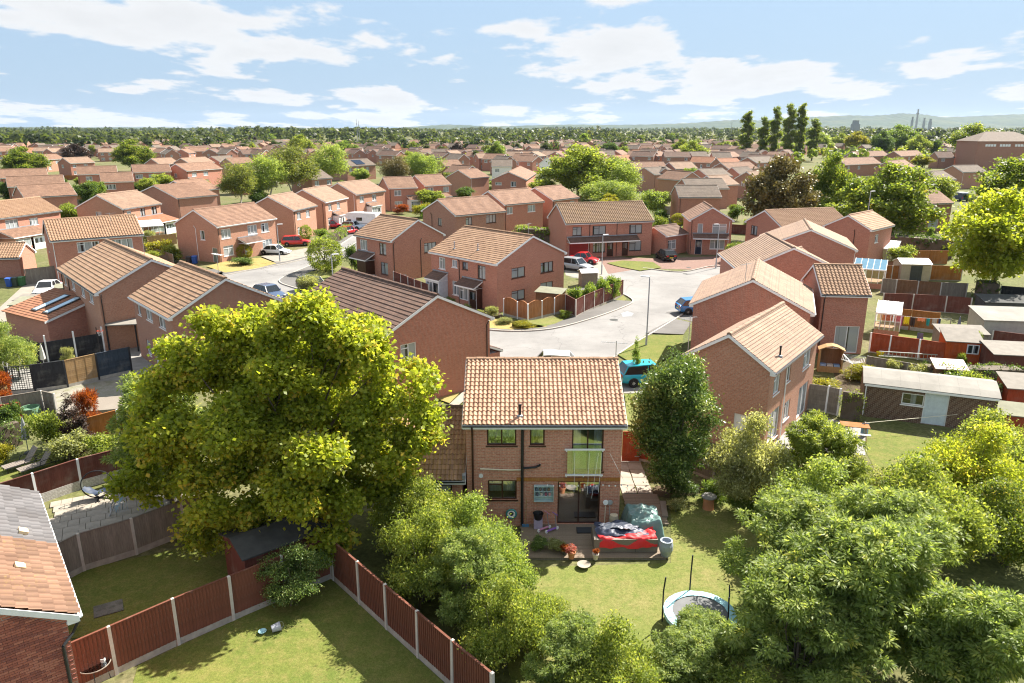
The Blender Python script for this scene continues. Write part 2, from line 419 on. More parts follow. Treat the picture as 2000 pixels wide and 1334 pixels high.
M['glass_soft'] = m_glass('conservatory_glass', (0.80,0.88,0.86), 0.80)
M['blue_glass'] = m_plain('tinted_roof_glass', (0.10,0.20,0.28), 0.08, 0.1, spec=0.8)
M['skylight'] = m_plain('skylight_glass', (0.45,0.62,0.74), 0.06, 0.08, spec=0.9)
M['asphalt'] = m_asphalt('asphalt_road', (0.235,0.228,0.222))
M['pavement'] = m_asphalt('tarmac_pavement', (0.145,0.138,0.132), 0.3)
M['concrete'] = m_plain('concrete', (0.25,0.225,0.19), 0.85, 0.16, 1.3, bmp=0.2)
M['slab'] = m_plain('paving_slab', (0.30,0.265,0.22), 0.85, 0.2, 2.0, bmp=0.2)
M['slab_grey'] = m_plain('grey_slab', (0.25,0.24,0.225), 0.85, 0.18, 1.5, bmp=0.2)
M['kerb'] = m_plain('kerb_stone', (0.40,0.37,0.33), 0.85, 0.15, 2.0)
M['block'] = m_brick('block_paving', (0.30,0.19,0.16), (0.23,0.15,0.13), (0.15,0.11,0.09))
M['grass'] = m_ground('mown_lawn', ((0.165,0.195,0.05),(0.235,0.215,0.085),(0.125,0.165,0.038)), (0.35,2.4,9))
M['grass_green'] = m_ground('green_lawn', ((0.12,0.155,0.034),(0.17,0.185,0.046),(0.225,0.20,0.07)), (0.4,2.2,9))
M['grass_dry'] = m_ground('parched_lawn', ((0.42,0.31,0.13),(0.36,0.28,0.11),(0.27,0.245,0.075)), (0.3,1.3,20))
M['soil'] = m_ground('garden_soil', ((0.09,0.062,0.042),(0.13,0.09,0.06),(0.07,0.075,0.03)), (0.6,2.5,20))
M['gravel'] = m_ground('gravel', ((0.30,0.28,0.25),(0.36,0.33,0.30),(0.2,0.2,0.11)), (0.3,1.8,30))
M['land'] = m_ground('garden_land', ((0.11,0.13,0.045),(0.17,0.165,0.07),(0.20,0.165,0.11)), (0.03,0.12,0.8))
M['fence_fresh'] = m_wood('fence_chestnut', (0.42,0.19,0.085))
M['fence_red'] = m_wood('fence_red_brown', (0.19,0.075,0.05))
M['fence_rust'] = m_wood('fence_rust_red', (0.36,0.08,0.035))
M['fence_orange'] = m_wood('fence_orange', (0.36,0.15,0.045))
M['fence_brown'] = m_wood('fence_brown', (0.23,0.125,0.07))
M['fence_grey'] = m_wood('fence_weathered', (0.26,0.23,0.195))
M['fence_black'] = m_wood('fence_black', (0.035,0.036,0.042))
M['fence_blue'] = m_wood('fence_slate_blue', (0.055,0.075,0.105))
M['fence_tan'] = m_wood('fence_tan', (0.42,0.27,0.13))
M['fence_maroon'] = m_wood('fence_maroon', (0.17,0.065,0.05))
M['deck'] = m_wood('decking', (0.26,0.21,0.16))
M['wood_orange'] = m_wood('orange_beam', (0.42,0.19,0.05))
M['shed_orange'] = m_wood('shed_orange', (0.50,0.095,0.022))
M['felt'] = m_plain('roof_felt', (0.21,0.19,0.165), 0.9, 0.15, 2.0, bmp=0.2)
M['felt_green'] = m_plain('roof_felt_green', (0.21,0.21,0.15), 0.9, 0.15, 2.0)
M['felt_dark'] = m_plain('roof_felt_dark', (0.05,0.052,0.05), 0.9, 0.3, 2.0)
M['asbestos'] = m_plain('fibre_cement_sheet', (0.235,0.22,0.195), 0.85, 0.2, 0.7, bmp=0.2)
M['metal'] = m_plain('galvanised_metal', (0.42,0.44,0.46), 0.4, 0.15, 3.0, 0.6)
M['tyre'] = m_plain('tyre_rubber', (0.015,0.015,0.016), 0.8, 0.2)
M['rim'] = m_plain('alloy_rim', (0.5,0.51,0.52), 0.3, 0.1, 3, 0.8)
M['carglass'] = m_plain('car_glass', (0.012,0.016,0.02), 0.05, 0.2, spec=0.9)
M['lamp_red'] = m_plain('tail_lamp', (0.5,0.02,0.02), 0.2, 0.1)
M['lamp_clear'] = m_plain('head_lamp', (0.7,0.72,0.75), 0.1, 0.05)
M['plate_yellow'] = m_plain('plate_yellow', (0.8,0.6,0.03), 0.4, 0.03)
M['bark'] = m_wood('bark', (0.12,0.095,0.07))
M['bark_pale'] = m_plain('bark_birch', (0.42,0.39,0.34), 0.8, 0.35, 4)
M['terracotta'] = m_plain('terracotta', (0.45,0.19,0.09), 0.8, 0.15)
M['rattan'] = m_plain('rattan', (0.20,0.17,0.145), 0.8, 0.2, 30)
def col_mat(name, c, rough=0.6, var=0.12): 
    if name not in M: M[name] = m_plain(name, c, rough, var)
    return M[name]
LEAF = {
 'maple': m_leaf('leaf_maple', (0.200,0.250,0.032), (0.335,0.385,0.050), (0.530,0.520,0.085), (0.620,0.480,0.100), 0.6),
 'ash': m_leaf('leaf_ash', (0.115,0.165,0.050), (0.245,0.315,0.095), (0.400,0.450,0.170), (0.550,0.520,0.160)),
 'oak': m_leaf('leaf_oak', (0.083,0.128,0.029), (0.183,0.238,0.048), (0.311,0.348,0.066), (0.494,0.403,0.083)),
 'lime': m_leaf('leaf_lime', (0.120,0.165,0.040), (0.250,0.305,0.065), (0.400,0.430,0.110), (0.520,0.500,0.130)),
 'willow': m_leaf('leaf_willow', (0.128,0.183,0.055), (0.275,0.348,0.091), (0.403,0.476,0.146), (0.549,0.549,0.183)),
 'birch': m_leaf('leaf_birch', (0.090,0.117,0.038), (0.188,0.217,0.060), (0.285,0.300,0.090), (0.405,0.360,0.120)),
 'dark': m_leaf('leaf_dark', (0.040,0.073,0.026), (0.091,0.146,0.040), (0.165,0.238,0.055), (0.293,0.348,0.091)),
 'laurel': m_leaf('leaf_laurel', (0.060,0.105,0.028), (0.120,0.185,0.045), (0.230,0.300,0.085), (0.450,0.480,0.200), 0.3, 0.35),
 'copper': m_leaf('leaf_copper', (0.028,0.018,0.016), (0.055,0.032,0.026), (0.09,0.055,0.035), (0.13,0.10,0.04), 0.15),
 'bronze': m_leaf('leaf_bronze', (0.083,0.070,0.033), (0.183,0.146,0.059), (0.293,0.238,0.091), (0.439,0.329,0.110), 0.2),
 'yellow': m_leaf('leaf_yellow', (0.14,0.15,0.02), (0.28,0.27,0.03), (0.45,0.40,0.05), (0.55,0.42,0.08)),
 'red': m_leaf('leaf_red', (0.14,0.035,0.015), (0.32,0.075,0.02), (0.45,0.14,0.03), (0.40,0.28,0.05)),
 'pale': m_leaf('leaf_pale', (0.165,0.180,0.075), (0.315,0.330,0.150), (0.495,0.495,0.285), (0.620,0.620,0.450)),
 'hedge': m_leaf('leaf_hedge', (0.085,0.145,0.030), (0.180,0.260,0.055), (0.290,0.360,0.085), (0.420,0.460,0.130)),
 'far': m_leaf('leaf_far', (0.04,0.058,0.026), (0.075,0.098,0.036), (0.115,0.135,0.045), (0.17,0.16,0.06)),
 'pink': m_leaf('petal_pink', (0.10,0.16,0.04), (0.50,0.10,0.14), (0.65,0.30,0.30), (0.75,0.60,0.55)),
}
# ------------------------------------------------------------------ ground and road
def patch(name, pts, z, mat, thick=0.0, px=True, parent=None, kind='structure'):
    P = [at(*p) for p in pts] if px else pts
    mb = MB()
    if thick: mb.prism(P, z - thick, z)
    else:
        n = len(P); ar = sum(P[i][0]*P[(i+1)%n][1]-P[(i+1)%n][0]*P[i][1] for i in range(n))
        if ar < 0: P = P[::-1]
        mb.poly(*[(x, y, z) for x, y in P])
    o = mb.build(name, mat, parent)
    if parent is None and kind: o['kind'] = kind
    return o
def smooth_px(pts, n=4):
    """Catmull-Rom through the points"""
    out = []
    for i in range(len(pts)-1):
        p0 = pts[max(i-1,0)]; p1 = pts[i]; p2 = pts[i+1]; p3 = pts[min(i+2,len(pts)-1)]
        for k in range(n):
            t = k/n
            out.append(tuple(0.5*((2*p1[j])+(-p0[j]+p2[j])*t+(2*p0[j]-5*p1[j]+4*p2[j]-p3[j])*t*t+(-p0[j]+3*p1[j]-3*p2[j]+p3[j])*t**3) for j in range(2)))
    out.append(pts[-1]); return out
def kerb(name, P, closed=False, w=0.14, h=0.13):
    """kerb stones laid end to end along world points P"""
    root = empty(name, (P[0][0], P[0][1], 0)); root['kind'] = 'structure'
    ox, oy = P[0]
    mb = MB(); k = 0
    seg = list(zip(P, P[1:]))
    me = None
    for (x0,y0),(x1,y1) in seg:
        d = math.hypot(x1-x0, y1-y0); m = max(1, round(d/0.92)); a = math.atan2(y1-y0, x1-x0)
        for i in range(m):
            if me is None: me = MB().box(-0.455,-w/2,-0.05,0.455,w/2,h).mesh('kerb_stone', M['kerb'])
            t = (i+0.5)/m
            o = link('kerb_stone', me, root, (x0-ox+(x1-x0)*t, y0-oy+(y1-y0)*t, rng.uniform(-.006,.006)), (0,0,a)); o.scale = (d/m/0.92,1,1)
    return root
G = MB()
gx = [-9000,-2500,-700,-250,-80,0,80,250,700,2500,9000]; gy = [-300,0,40,80,150,300,700,2000,9000]
for i in range(len(gx)-1):
    for j in range(len(gy)-1):
        G.poly((gx[i],gy[j],0),(gx[i+1],gy[j],0),(gx[i+1],gy[j+1],0),(gx[i],gy[j+1],0))
tag(G.build('ground', M['land']), kind='structure')
# road: the loop past the corner houses and the turning head
isl = smooth_px([(760,440),(715,462),(660,497),(600,522),(552,543),(548,553),(575,563),(640,582),(750,607),(850,628),(930,642),(1000,648),(1080,643),(1160,622),(1220,600),(1236,590),(1228,581),(1210,572)], 4)
near = smooth_px([(1255,524),(1330,532),(1395,520),(1425,532),(1400,556),(1345,606),(1290,642),(1240,672),(1195,702)], 4)
near_w = [at(*p) for p in near] + smooth_px([(5.0,56.6),(0,55.6),(-5,58.4),(-12,64.0),(-22,73.0),(-32,82.0),(-40,88.0),(-47,89.5)], 3)
far_px = smooth_px([(390,530),(420,541),(480,530),(540,519),(600,505),(650,487),(690,462),(735,435)], 3)
roadP = [at(*p) for p in isl] + [at(1190,552), at(1110,541)] + near_w + [at(*p) for p in far_px]
patch('road', roadP, 0.012, M['asphalt'], px=False)
isl_w = [at(*p) for p in isl]
# island pavement ribbon (raised) and its kerb
def offset(P, d):
    out = []
    for i, p in enumerate(P):
        a = P[max(i-1,0)]; b = P[min(i+1,len(P)-1)]
        dx, dy = b[0]-a[0], b[1]-a[1]; l = math.hypot(dx,dy) or 1
        out.append((p[0]-dy/l*d, p[1]+dx/l*d))
    return out
def ribbon(name, P, d0, d1, z, mat):
    A = offset(P, d0); B = offset(P, d1); mb = MB()
    for i in range(len(P)-1):
        mb.poly((A[i][0],A[i][1],z),(A[i+1][0],A[i+1][1],z),(B[i+1][0],B[i+1][1],z),(B[i][0],B[i][1],z))
    o = mb.build(name, mat); o['kind'] = 'structure'; return o
ribbon('pavement', isl_w[:-8], 0.05, 2.05, 0.115, M['pavement'])
kerb('kerb', isl_w)
kerb('kerb', near_w)
kerb('kerb', [at(*p) for p in far_px])
ribbon('pavement', [at(*p) for p in far_px], 0.05, 2.0, 0.113, M['pavement'])
ribbon('pavement', near_w[32:], 0.05, 1.8, 0.114, M['pavement'])
# lawns, drives and paths round the island
patch('lawn', [(735,518),(690,520),(640,527),(585,536),(575,542),(640,560),(690,574),(770,562),(790,548)], 0.10, M['grass'])
patch('driveway', [(668,574),(765,568),(815,577),(800,596),(718,600)], 0.122, M['concrete'])
patch('lawn', [(742,600),(800,583),(818,592),(806,598),(770,606)], 0.118, M['grass'])
patch('garden_path', [(765,606),(835,594),(842,597),(775,609)], 0.124, M['concrete'])
patch('lawn', [(785,610),(840,597),(865,610),(862,617),(832,622)], 0.119, M['grass_dry'])
patch('garden_path', [(838,622),(885,612),(895,615),(850,628)], 0.125, M['concrete'])
patch('lawn', [(855,630),(900,615),(945,621),(1000,628),(1070,640),(1000,646),(930,641)], 0.119, M['grass_dry'])
patch('flower_bed', [(840,605),(890,597),(960,600),(990,625),(950,622),(890,613)], 0.121, M['soil'])
patch('verge', [(1000,640),(1000,632),(1060,625),(1120,618),(1085,634),(1050,643)], 0.119, M['grass'])
patch('verge', [(1180,604),(1217,578),(1224,586),(1212,597)], 0.112, M['grass'])
patch('driveway', [(1100,520),(1175,511),(1190,540),(1150,546),(1105,538)], 0.016, M['concrete'])
patch('driveway', [(1130,500),(1280,505),(1420,500),(1430,519),(1350,527),(1255,524),(1190,535),(1130,520)], 0.014, M['block'])
patch('lawn', [(1185,515),(1215,510),(1275,513),(1292,524),(1250,530),(1210,522)], 0.10, M['grass_green'])
patch('lawn', [(1205,694),(1260,657),(1335,656),(1330,690),(1280,712),(1225,706)], 0.10, M['grass_green'])
patch('driveway', [(1262,652),(1316,624),(1350,632),(1335,655)], 0.108, M['pavement'])
patch('driveway', [(1300,610),(1345,604),(1440,618),(1400,640),(1318,620)], 0.016, M['pavement'])
patch('driveway', [(1215,708),(1285,712),(1295,770),(1218,768)], 0.02, M['slab_grey'])
patch('lawn', [(1220,772),(1300,776),(1310,850),(1225,832)], 0.10, M['grass'])
patch('lawn', [(845,702),(912,702),(908,760),(878,790),(850,780)], 0.10, M['grass_dry'])
patch('garden_path', [(878,792),(908,764),(910,782),(895,795)], 0.105, M['slab'])
patch('lawn', [(404,522),(445,510),(510,505),(540,516),(500,526),(440,534)], 0.115, M['grass_dry'])
patch('driveway', [(510,502),(620,482),(640,492),(560,512),(540,514)], 0.118, M['concrete'])
patch('driveway', [(620,465),(690,430),(740,425),(735,436),(690,462),(650,480)], 0.02, M['block'])
patch('driveway', [(0,600),(60,545),(130,545),(135,590),(90,640),(0,660)], 0.02, M['concrete'])
# main back garden, side path, neighbours' gardens
patch('back_lawn', [(985,1110),(1310,1100),(1310,975),(1400,960),(1560,1100),(1700,1334),(1000,1334),(960,1200)], 0.015, M['grass'])
patch('side_lawn', [(130,1120),(420,1055),(560,1100),(440,1135),(200,1240),(120,1250)], 0.014, M['grass_green'])
patch('near_lawn', [(270,1300),(560,1165),(640,1125),(960,1420),(500,1700),(240,1400)], 0.016, M['grass_green'])
patch('flower_bed', [(1240,960),(1330,940),(1460,960),(1600,1000),(1540,1020),(1400,960),(1310,975)], 0.02, M['soil'])
patch('grass_court', [(1690,838),(1850,862),(1840,920),(1690,880)], 0.02, M['grass_green'])
patch('neighbour_lawn', [(1690,880),(1860,925),(1900,1000),(1720,940)], 0.018, M['grass_green'])
patch('patio', [(1540,800),(1690,835),(1690,890),(1560,880),(1480,880)], 0.03, M['slab_grey'])
patch('patio', [(1620,700),(1700,700),(1720,760),(1640,770)], 0.02, M['soil'])
patch('lawn_strip', [(1705,690),(1860,720),(1830,735),(1705,706)], 0.02, M['grass'])
patch('artificial_turf', [(1705,640),(1900,650),(1900,690),(1705,670)], 0.02, M['grass_green'])
patch('gravel_garden', [(20,770),(200,745),(330,735),(330,790),(120,820),(20,800)], 0.02, M['gravel'])
patch('yard', [(0,690),(240,660),(330,700),(330,735),(20,770)], 0.018, M['slab_grey'])
patch('sunny_lawn', [(0,905),(100,880),(160,930),(60,960),(0,970)], 0.02, M['grass_green'])
# ------------------------------------------------------------------ houses
_wcache = {}
def window_meshes(w, h, kind, trim, pane):
    key = (round(w,2), round(h,2), kind, trim, pane)
    if key in _wcache: return _wcache[key]
    fr = MB(); t = 0.065
    fr.box(0,0,0,t,0.07,h).box(w-t,0,0,w,0.07,h).box(t,0,0,w-t,0.07,t).box(t,0,h-t,w-t,0.07,h)
    if kind in ('w2','w3','w4','french','slide'):
        n = {'w2':2,'w3':3,'w4':4,'french':2,'slide':2}[kind]
        for i in range(1,n): fr.box(w*i/n-t*.5,0.002,t,w*i/n+t*.5,0.068,h-t)
    if kind in ('w2','w3') and h > 0.95: fr.box(t,0.004,h*0.72,w/ (2 if kind=='w2' else 3)-t*.5,0.066,h*0.72+0.05)
    if kind == 'bay': fr.box(t,0.002,h*.7,w-t,0.068,h*.7+.05).box(w*.5-t*.5,0.003,t,w*.5+t*.5,0.067,h-t)
    if kind == 'georgian':
        for i in range(1,4): fr.box(w*i/4-.02,0.002,t,w*i/4+.02,0.068,h-t)
        for i in range(1,3): fr.box(t,0.004,h*i/3-.02,w-t,0.066,h*i/3+.02)
    pn = MB().poly((t,0.04,t),(w-t,0.04,t),(w-t,0.04,h-t),(t,0.04,h-t))
    si = MB().box(-0.06,-0.09,-0.07,w+0.06,0.068,-0.004)
    r = (fr.mesh('window', M[trim]), pn.mesh('pane', M['pane'][pane]), si.mesh('sill', M[trim]))
    _wcache[key] = r; return r
_dcache = {}
def door_meshes(w, h, kind, dm, trim):
    key = (round(w,2), round(h,2), kind, dm, trim)
    if key in _dcache: return _dcache[key]
    d = MB()
    if kind == 'garage':
        d.box(0.05,0.03,0,w-0.05,0.07,h-.05)
        n = 9
        for i in range(n): d.box(0.05+(w-.1)*i/n+.012,0.018,0.04,0.05+(w-.1)*(i+1)/n-.012,0.032,h-.1)
    else:
        d.box(0.06,0.03,0,w-0.06,0.075,h-0.06)
        d.box(0.16,0.018,0.12,w-0.16,0.032,h*0.42)
    fr = MB().box(0,0,0,0.06,0.08,h).box(w-.06,0,0,w,0.08,h).box(.06,0,h-.06,w-.06,0.08,h)
    hd = MB().box(w-.2,-.02,h*.48,w-.15,.03,h*.52)
    gl = MB().poly((0.2,0.026,h*.5),(w-.2,0.026,h*.5),(w-.2,0.026,h*.86),(0.2,0.026,h*.86))
    r = (d.mesh('door', M[dm] if dm in M else dm), fr.mesh('door_frame', M[trim]), hd.mesh('handle', M['metal']), None if kind in ('garage','solid') else gl.mesh('door_glass', M['pane'][1]))
    _dcache[key] = r; return r
SIDES = {}
def side_frame(side, L, Wd, oh, gv):
    if side == 'f': return (gv, oh), (1,0), (0,-1), L-2*gv, 0.0
    if side == 'b': return (L-gv, Wd-oh), (-1,0), (0,1), L-2*gv, math.pi
    if side == 'l': return (gv, Wd-oh), (0,-1), (-1,0), Wd-2*oh, -math.pi/2
    return (L-gv, oh), (0,1), (1,0), Wd-2*oh, math.pi/2
def wall_panel(mb, O, U, N, w, h, holes, depth=0.09, top=None):
    us = sorted({0.0, w, *[c for q in holes for c in (q[0], q[0]+q[2])]}); vs = sorted({0.0, h, *[c for q in holes for c in (q[1], q[1]+q[3])]})
    us = [u for u in us if -1e-6 <= u <= w+1e-6]; vs = [v for v in vs if -1e-6 <= v <= h+1e-6]
    def P(u, v, d=0): return (O[0]+U[0]*u-N[0]*d, O[1]+U[1]*u-N[1]*d, v)
    for i in range(len(us)-1):
        for j in range(len(vs)-1):
            cu, cv = (us[i]+us[i+1])/2, (vs[j]+vs[j+1])/2
            if any(q[0] < cu < q[0]+q[2] and q[1] < cv < q[1]+q[3] for q in holes): continue
            mb.poly(P(us[i],vs[j]),P(us[i+1],vs[j]),P(us[i+1],vs[j+1]),P(us[i],vs[j+1]))
    for q in holes:
        u0, v0, u1, v1 = q[0], q[1], q[0]+q[2], q[1]+q[3]
        mb.poly(P(u0,v0),P(u0,v0,depth),P(u0,v1,depth),P(u0,v1)); mb.poly(P(u1,v0),P(u1,v1),P(u1,v1,depth),P(u1,v0,depth))
        mb.poly(P(u0,v1),P(u0,v1,depth),P(u1,v1,depth),P(u1,v1)); mb.poly(P(u0,v0),P(u1,v0),P(u1,v0,depth),P(u0,v0,depth))
    if top: mb.poly(P(0,h),P(w,h),P(w/2,top))
def slope_mesh(mb, a, b, up, n, kind, course=0.33, t=0.035, rr=None):
    """tiled slope: a->b along the eave, up = vector eave->ridge, n = normal"""
    a = Vector(a); b = Vector(b); up = Vector(up); n = Vector(n)
    S = up.length; k = max(1, round(S/course)); uu = (b-a); Ln = uu.length
    rr = rr or rng
    if kind == 'pantile':
        nc = max(1, round(Ln/0.30)); hts = (0.0, 0.055, 0.06, 0.012)
        for i in range(k):
            lo = a + up*(i/k); hi = a + up*((i+1)/k)
            r0 = []; r1 = []
            for c in range(nc):
                for j, hh in enumerate(hts):
                    s = (c + (0.0,0.22,0.5,0.72)[j])/nc
                    r0.append(lo + uu*s + n*(hh+t)); r1.append(hi + uu*s + n*hh)
            r0.append(lo+uu+n*t); r1.append(hi+uu)
            m = len(r0); base = len(mb.v)
            bt = [lo, lo+uu]
            mb.faces([tuple(q) for q in r0+r1+bt], [(q,q+1,m+q+1,m+q) for q in range(m-1)])
            # front edge of the course
            n0 = len(mb.v); mb.v.extend([tuple(q - n*(t+0.03)) for q in r0])
            for q in range(m-1): mb.f.append((n0+q, n0+q+1, base+q+1, base+q)); mb.m.append(mb.k)
    else:
        nseg = max(1, int(Ln/2.4)) if kind == 'course' else 1
        for i in range(k):
            lo = a + up*(i/k); hi = a + up*((i+1)/k)
            w = [rr.uniform(-.008,.008) for _ in range(nseg+1)]
            for q in range(nseg):
                s0, s1 = q/nseg, (q+1)/nseg
                A = lo+uu*s0+n*(t+w[q]); B = lo+uu*s1+n*(t+w[q+1]); C = hi+uu*s1; D = hi+uu*s0
                mb.poly(tuple(A),tuple(B),tuple(C),tuple(D))
                mb.poly(tuple(lo+uu*s0-n*.02),tuple(lo+uu*s1-n*.02),tuple(B),tuple(A))
def house(label, A=None, B=None, Wd=7.5, ze=4.9, rise=2.1, mode='e', L=9.0, roof='course', rc=0, bc=0, trim='white', pane=0,
          f=(), l=(), r=(), b=(), pipes='f', world=None, group=None, name='house', wallmat=None, ridge=True, course=0.33, oh=0.3, gv=0.14, cat='house', tiles=True, z0=0.0, rot=None, fascia='white'):
    if world is not None:
        (ox, oy), ang, L = world
    else:
        a = at(A[0], A[1], ze+z0); c = at(B[0], B[1], ze+z0)
        if mode == 'e':
            ang = math.atan2(c[1]-a[1], c[0]-a[0]); L = math.hypot(c[0]-a[0], c[1]-a[1]); ox, oy = a
        else:
            Wd = math.hypot(c[0]-a[0], c[1]-a[1]); ang = math.atan2(c[1]-a[1], c[0]-a[0]) + math.pi/2; ox, oy = c
    root = empty(name, (ox, oy, z0), ang, label, cat, group)
    wm = wallmat or M['brick'][bc]
    mb = MB()
    hz = ze - 0.06
    ridge_in = ze + rise*(1) - 0.05
    op = {'f': list(f), 'l': list(l), 'r': list(r), 'b': list(b)}
    for s in 'flrb':
        O, U, N, w, ro = side_frame(s, L, Wd, oh, gv)
        holes = [q for q in op[s] if q[0] > 0.02 and q[0]+q[2] < w-0.02 and q[1] >= 0 and q[1]+q[3] <= hz-0.02]
        tops = None
        if s in 'lr': tops = ze + rise*(Wd/2-oh)/(Wd/2) - 0.02 + rise*oh/(Wd/2)*0 
        h_ = hz if s in 'fb' else hz + rise*oh/(Wd/2)
        if s in 'fb': h_ = hz + rise*oh/(Wd/2) - 0.03
        wall_panel(mb, O, U, N, w, h_, holes, top=(ze + rise - 0.06) if s in 'lr' else None)
        for q in holes:
            kind = q[4] if len(q) > 4 else 'w2'
            loc = (O[0]+U[0]*q[0]-N[0]*0.055, O[1]+U[1]*q[0]-N[1]*0.055, q[1])
            if kind in ('door','solid','garage'):
                dm = q[5] if len(q) > 5 else 'white'
                dme, fme, hme, gme = door_meshes(q[2], q[3], kind, dm, trim if kind != 'garage' else 'white')
                d = link('garage_door' if kind == 'garage' else 'door', dme, root, loc, (0,0,ro))
                link('door_frame', fme, d); link('handle', hme, d)
                if gme: link('door_glass', gme, d)
            else:
                tr = q[5] if len(q) > 5 and q[5] else trim
                pn = q[6] if len(q) > 6 else pane
                wme, pme, sme = window_meshes(q[2], q[3], kind, tr, pn)
                wo = link('window', wme, root, loc, (0,0,ro)); link('pane', pme, wo)
                if q[1] > 0.3: link('sill', sme, wo)
    mb.build('wall', wm, root)
    # roof
    rb = MB(); hw = Wd/2; S = math.hypot(hw, rise); nz, nh = hw/S, rise/S
    slope_mesh(rb, (0,0,ze), (L,0,ze), (0,hw,rise), (0,-nh,nz), roof, course)
    slope_mesh(rb, (L,Wd,ze), (0,Wd,ze), (0,-hw,rise), (0,nh,nz), roof, course)
    ro_ = rb.build('roof', M['roof'][rc], root)
    if ridge:
        rd = MB(); m = max(2, int(L/0.45))
        for i in range(m):
            x0 = L*i/m; x1 = L*(i+1)/m+0.03
            pr = [(x0, hw+0.15*math.cos(t), ze+rise-0.02+0.13*math.sin(t)+ (0.012 if i%2 else 0)) for t in (0.0,0.7,1.57,2.44,3.14)]
            rd.extr(pr[::-1], (x0,0,0), (x1,0,0))
        rd.build('ridge_tile_row', M['roof'][rc], ro_)
    # fascias, soffits and barge boards
    for y0, y1 in ((0.0, oh+.02), (Wd-oh-.02, Wd)):
        yo = y0+.02 if y0 == 0 else y1-.02
        fb = MB().box(0.03, yo-.012, ze-0.22, L-.03, yo+.012, ze-.035).box(0.03, y0+.034 if y0==0 else y0, ze-0.20, L-.03, y1 if y0==0 else y1-.034, ze-0.175)
        fb.build('fascia', M[fascia], root)
        gy_ = y0-0.03 if y0 == 0 else y1+0.03
        gt = MB(); pr = [(0, gy_+.055*math.cos(t), ze-.06+.055*math.sin(t)) for t in (3.14,3.9,4.7,5.5,6.28)]
        gt.extr(pr, (0.0,0,0), (L,0,0)).build('gutter', M['black' if trim != 'white' or rng.random() < .6 else 'white'], root)
    for x0, sg in ((0.0,-1), (L,1)):
        bb = MB(); th = 0.03*sg
        for (y0, y1) in ((0.0, hw), (Wd, hw)):
            p = [(x0, y0, ze-0.20), (x0, y0, ze-0.015), (x0, y1, ze+rise-0.015), (x0, y1, ze+rise-0.20)]
            if (sg > 0) == (y0 == 0): p = p[::-1]
            bb.extr(p, (0,0,0), (th,0,0))
        # boxed soffit ends
        for yy0, yy1 in ((0.03,oh),(Wd-oh,Wd-.03)):
            bb.box(x0-.002*sg, yy0, ze-.22, x0-gv*sg, yy1, ze+.02)
        bb.build('barge_board', M[fascia], root)
    if pipes:
        for s, u in ([(pipes, 0.25)] if isinstance(pipes, str) else pipes):
            O, U, N, w, _ = side_frame(s, L, Wd, oh, gv)
            x, y = O[0]+U[0]*u+N[0]*.06, O[1]+U[1]*u+N[1]*.06
            MB().path([(x+N[0]*.25, y+N[1]*.25, ze-.1),(x,y,ze-.45),(x,y,0.05)], 0.04, 6).build('downpipe', M['black' if trim!='white' else rng.choice(('black','black','white'))], root)
    root['dims'] = [L, Wd, ze, rise]
    return root
def local(root, x, y, z=0.0):
    a = root.rotation_euler[2]; c, s = math.cos(a), math.sin(a)
    return (root.location[0]+x*c-y*s, root.location[1]+x*s+y*c, root.location[2]+z)
def side_pt(root, side, u, out=0.0):
    L, Wd = root['dims'][0], root['dims'][1]
    O, U, N, w, ro = side_frame(side, L, Wd, 0.3, 0.14)
    return (O[0]+U[0]*u+N[0]*out, O[1]+U[1]*u+N[1]*out), ro
def canopy(root, side, u, w, depth, zlo, zhi, mat=2, posts=False, box=None, name='porch_roof', edge='white'):
    """lean-to tiled canopy over a door or bay, optionally with a porch box under it"""
    (x, y), ro = side_pt(root, side, u)
    mb = MB(); slope_mesh(mb, (0,-depth,zlo), (w,-depth,zlo), (0,depth,zhi-zlo), (0,-(zhi-zlo),depth), 'course', 0.3)
    n = Vector((0,-(zhi-zlo),depth)).normalized()
    mb = MB(); slope_mesh(mb, (0,-depth,zlo), (w,-depth,zlo), (0,depth-.002,zhi-zlo), tuple(n), 'course', 0.3)
    o = mb.build(name, M['roof'][mat], root, (x, y, 0), (0,0,ro))
    tr = MB().box(0.02,-depth-.015,zlo-.16,w-.02,-depth+.01,zlo-.02)
    for xx in (0.0, w-.03): tr.extr([(xx,-depth,zlo-.16),(xx,-.003,zhi-.16),(xx,-.003,zhi-.02),(xx,-depth,zlo-.02)], (0,0,0), (.03,0,0))
    tr.box(0.04,-depth+.02,zlo-.15,w-.04,-.004,zlo-.12)
    tr.build('porch_fascia', M[edge], o)
    MB().box(-.05,-.12,zhi-.02,w+.05,-.004,zhi+.1).build('flashing', M['lead'], o)
    return o
def porch_box(root, side, u, w, depth, h, wallmat, door_u=None, dm='white', glazed=True, zhi=None):
    (x, y), ro = side_pt(root, side, u)
    o = MB().box(0,-depth,0,0.12,-.004,h).box(w-.12,-depth,0,w,-.004,h).box(.12,-depth,h-.25,w-.12,-depth+.1,h)
    if zhi:
        for xx in (0.0,w-.12): o.extr([(xx,-depth,h),(xx,-.004,h),(xx,-.004,zhi)], (0,0,0), (.12,0,0))
    o = o.build('porch', wallmat, root, (x, y, 0), (0,0,ro))
    if glazed:
        wme, pme, sme = window_meshes(w*.45, h-1.0, 'w2', 'white', 0)
        q = link('window', wme, o, (.13,-depth+.01,.75)); link('pane', pme, q)
        MB().box(.12,-depth,0,.12+w*.46,-depth+.1,.74).build('porch_base', M['brick'][0], o)
    dw = w*.42 if glazed else w-.26
    dme, fme, hme, gme = door_meshes(dw, h-.26, 'door', dm, 'white')
    d = link('door', dme, o, (w-.13-dw,-depth+.01,0)); link('door_frame', fme, d); link('handle', hme, d); link('door_glass', gme, d)
    return o
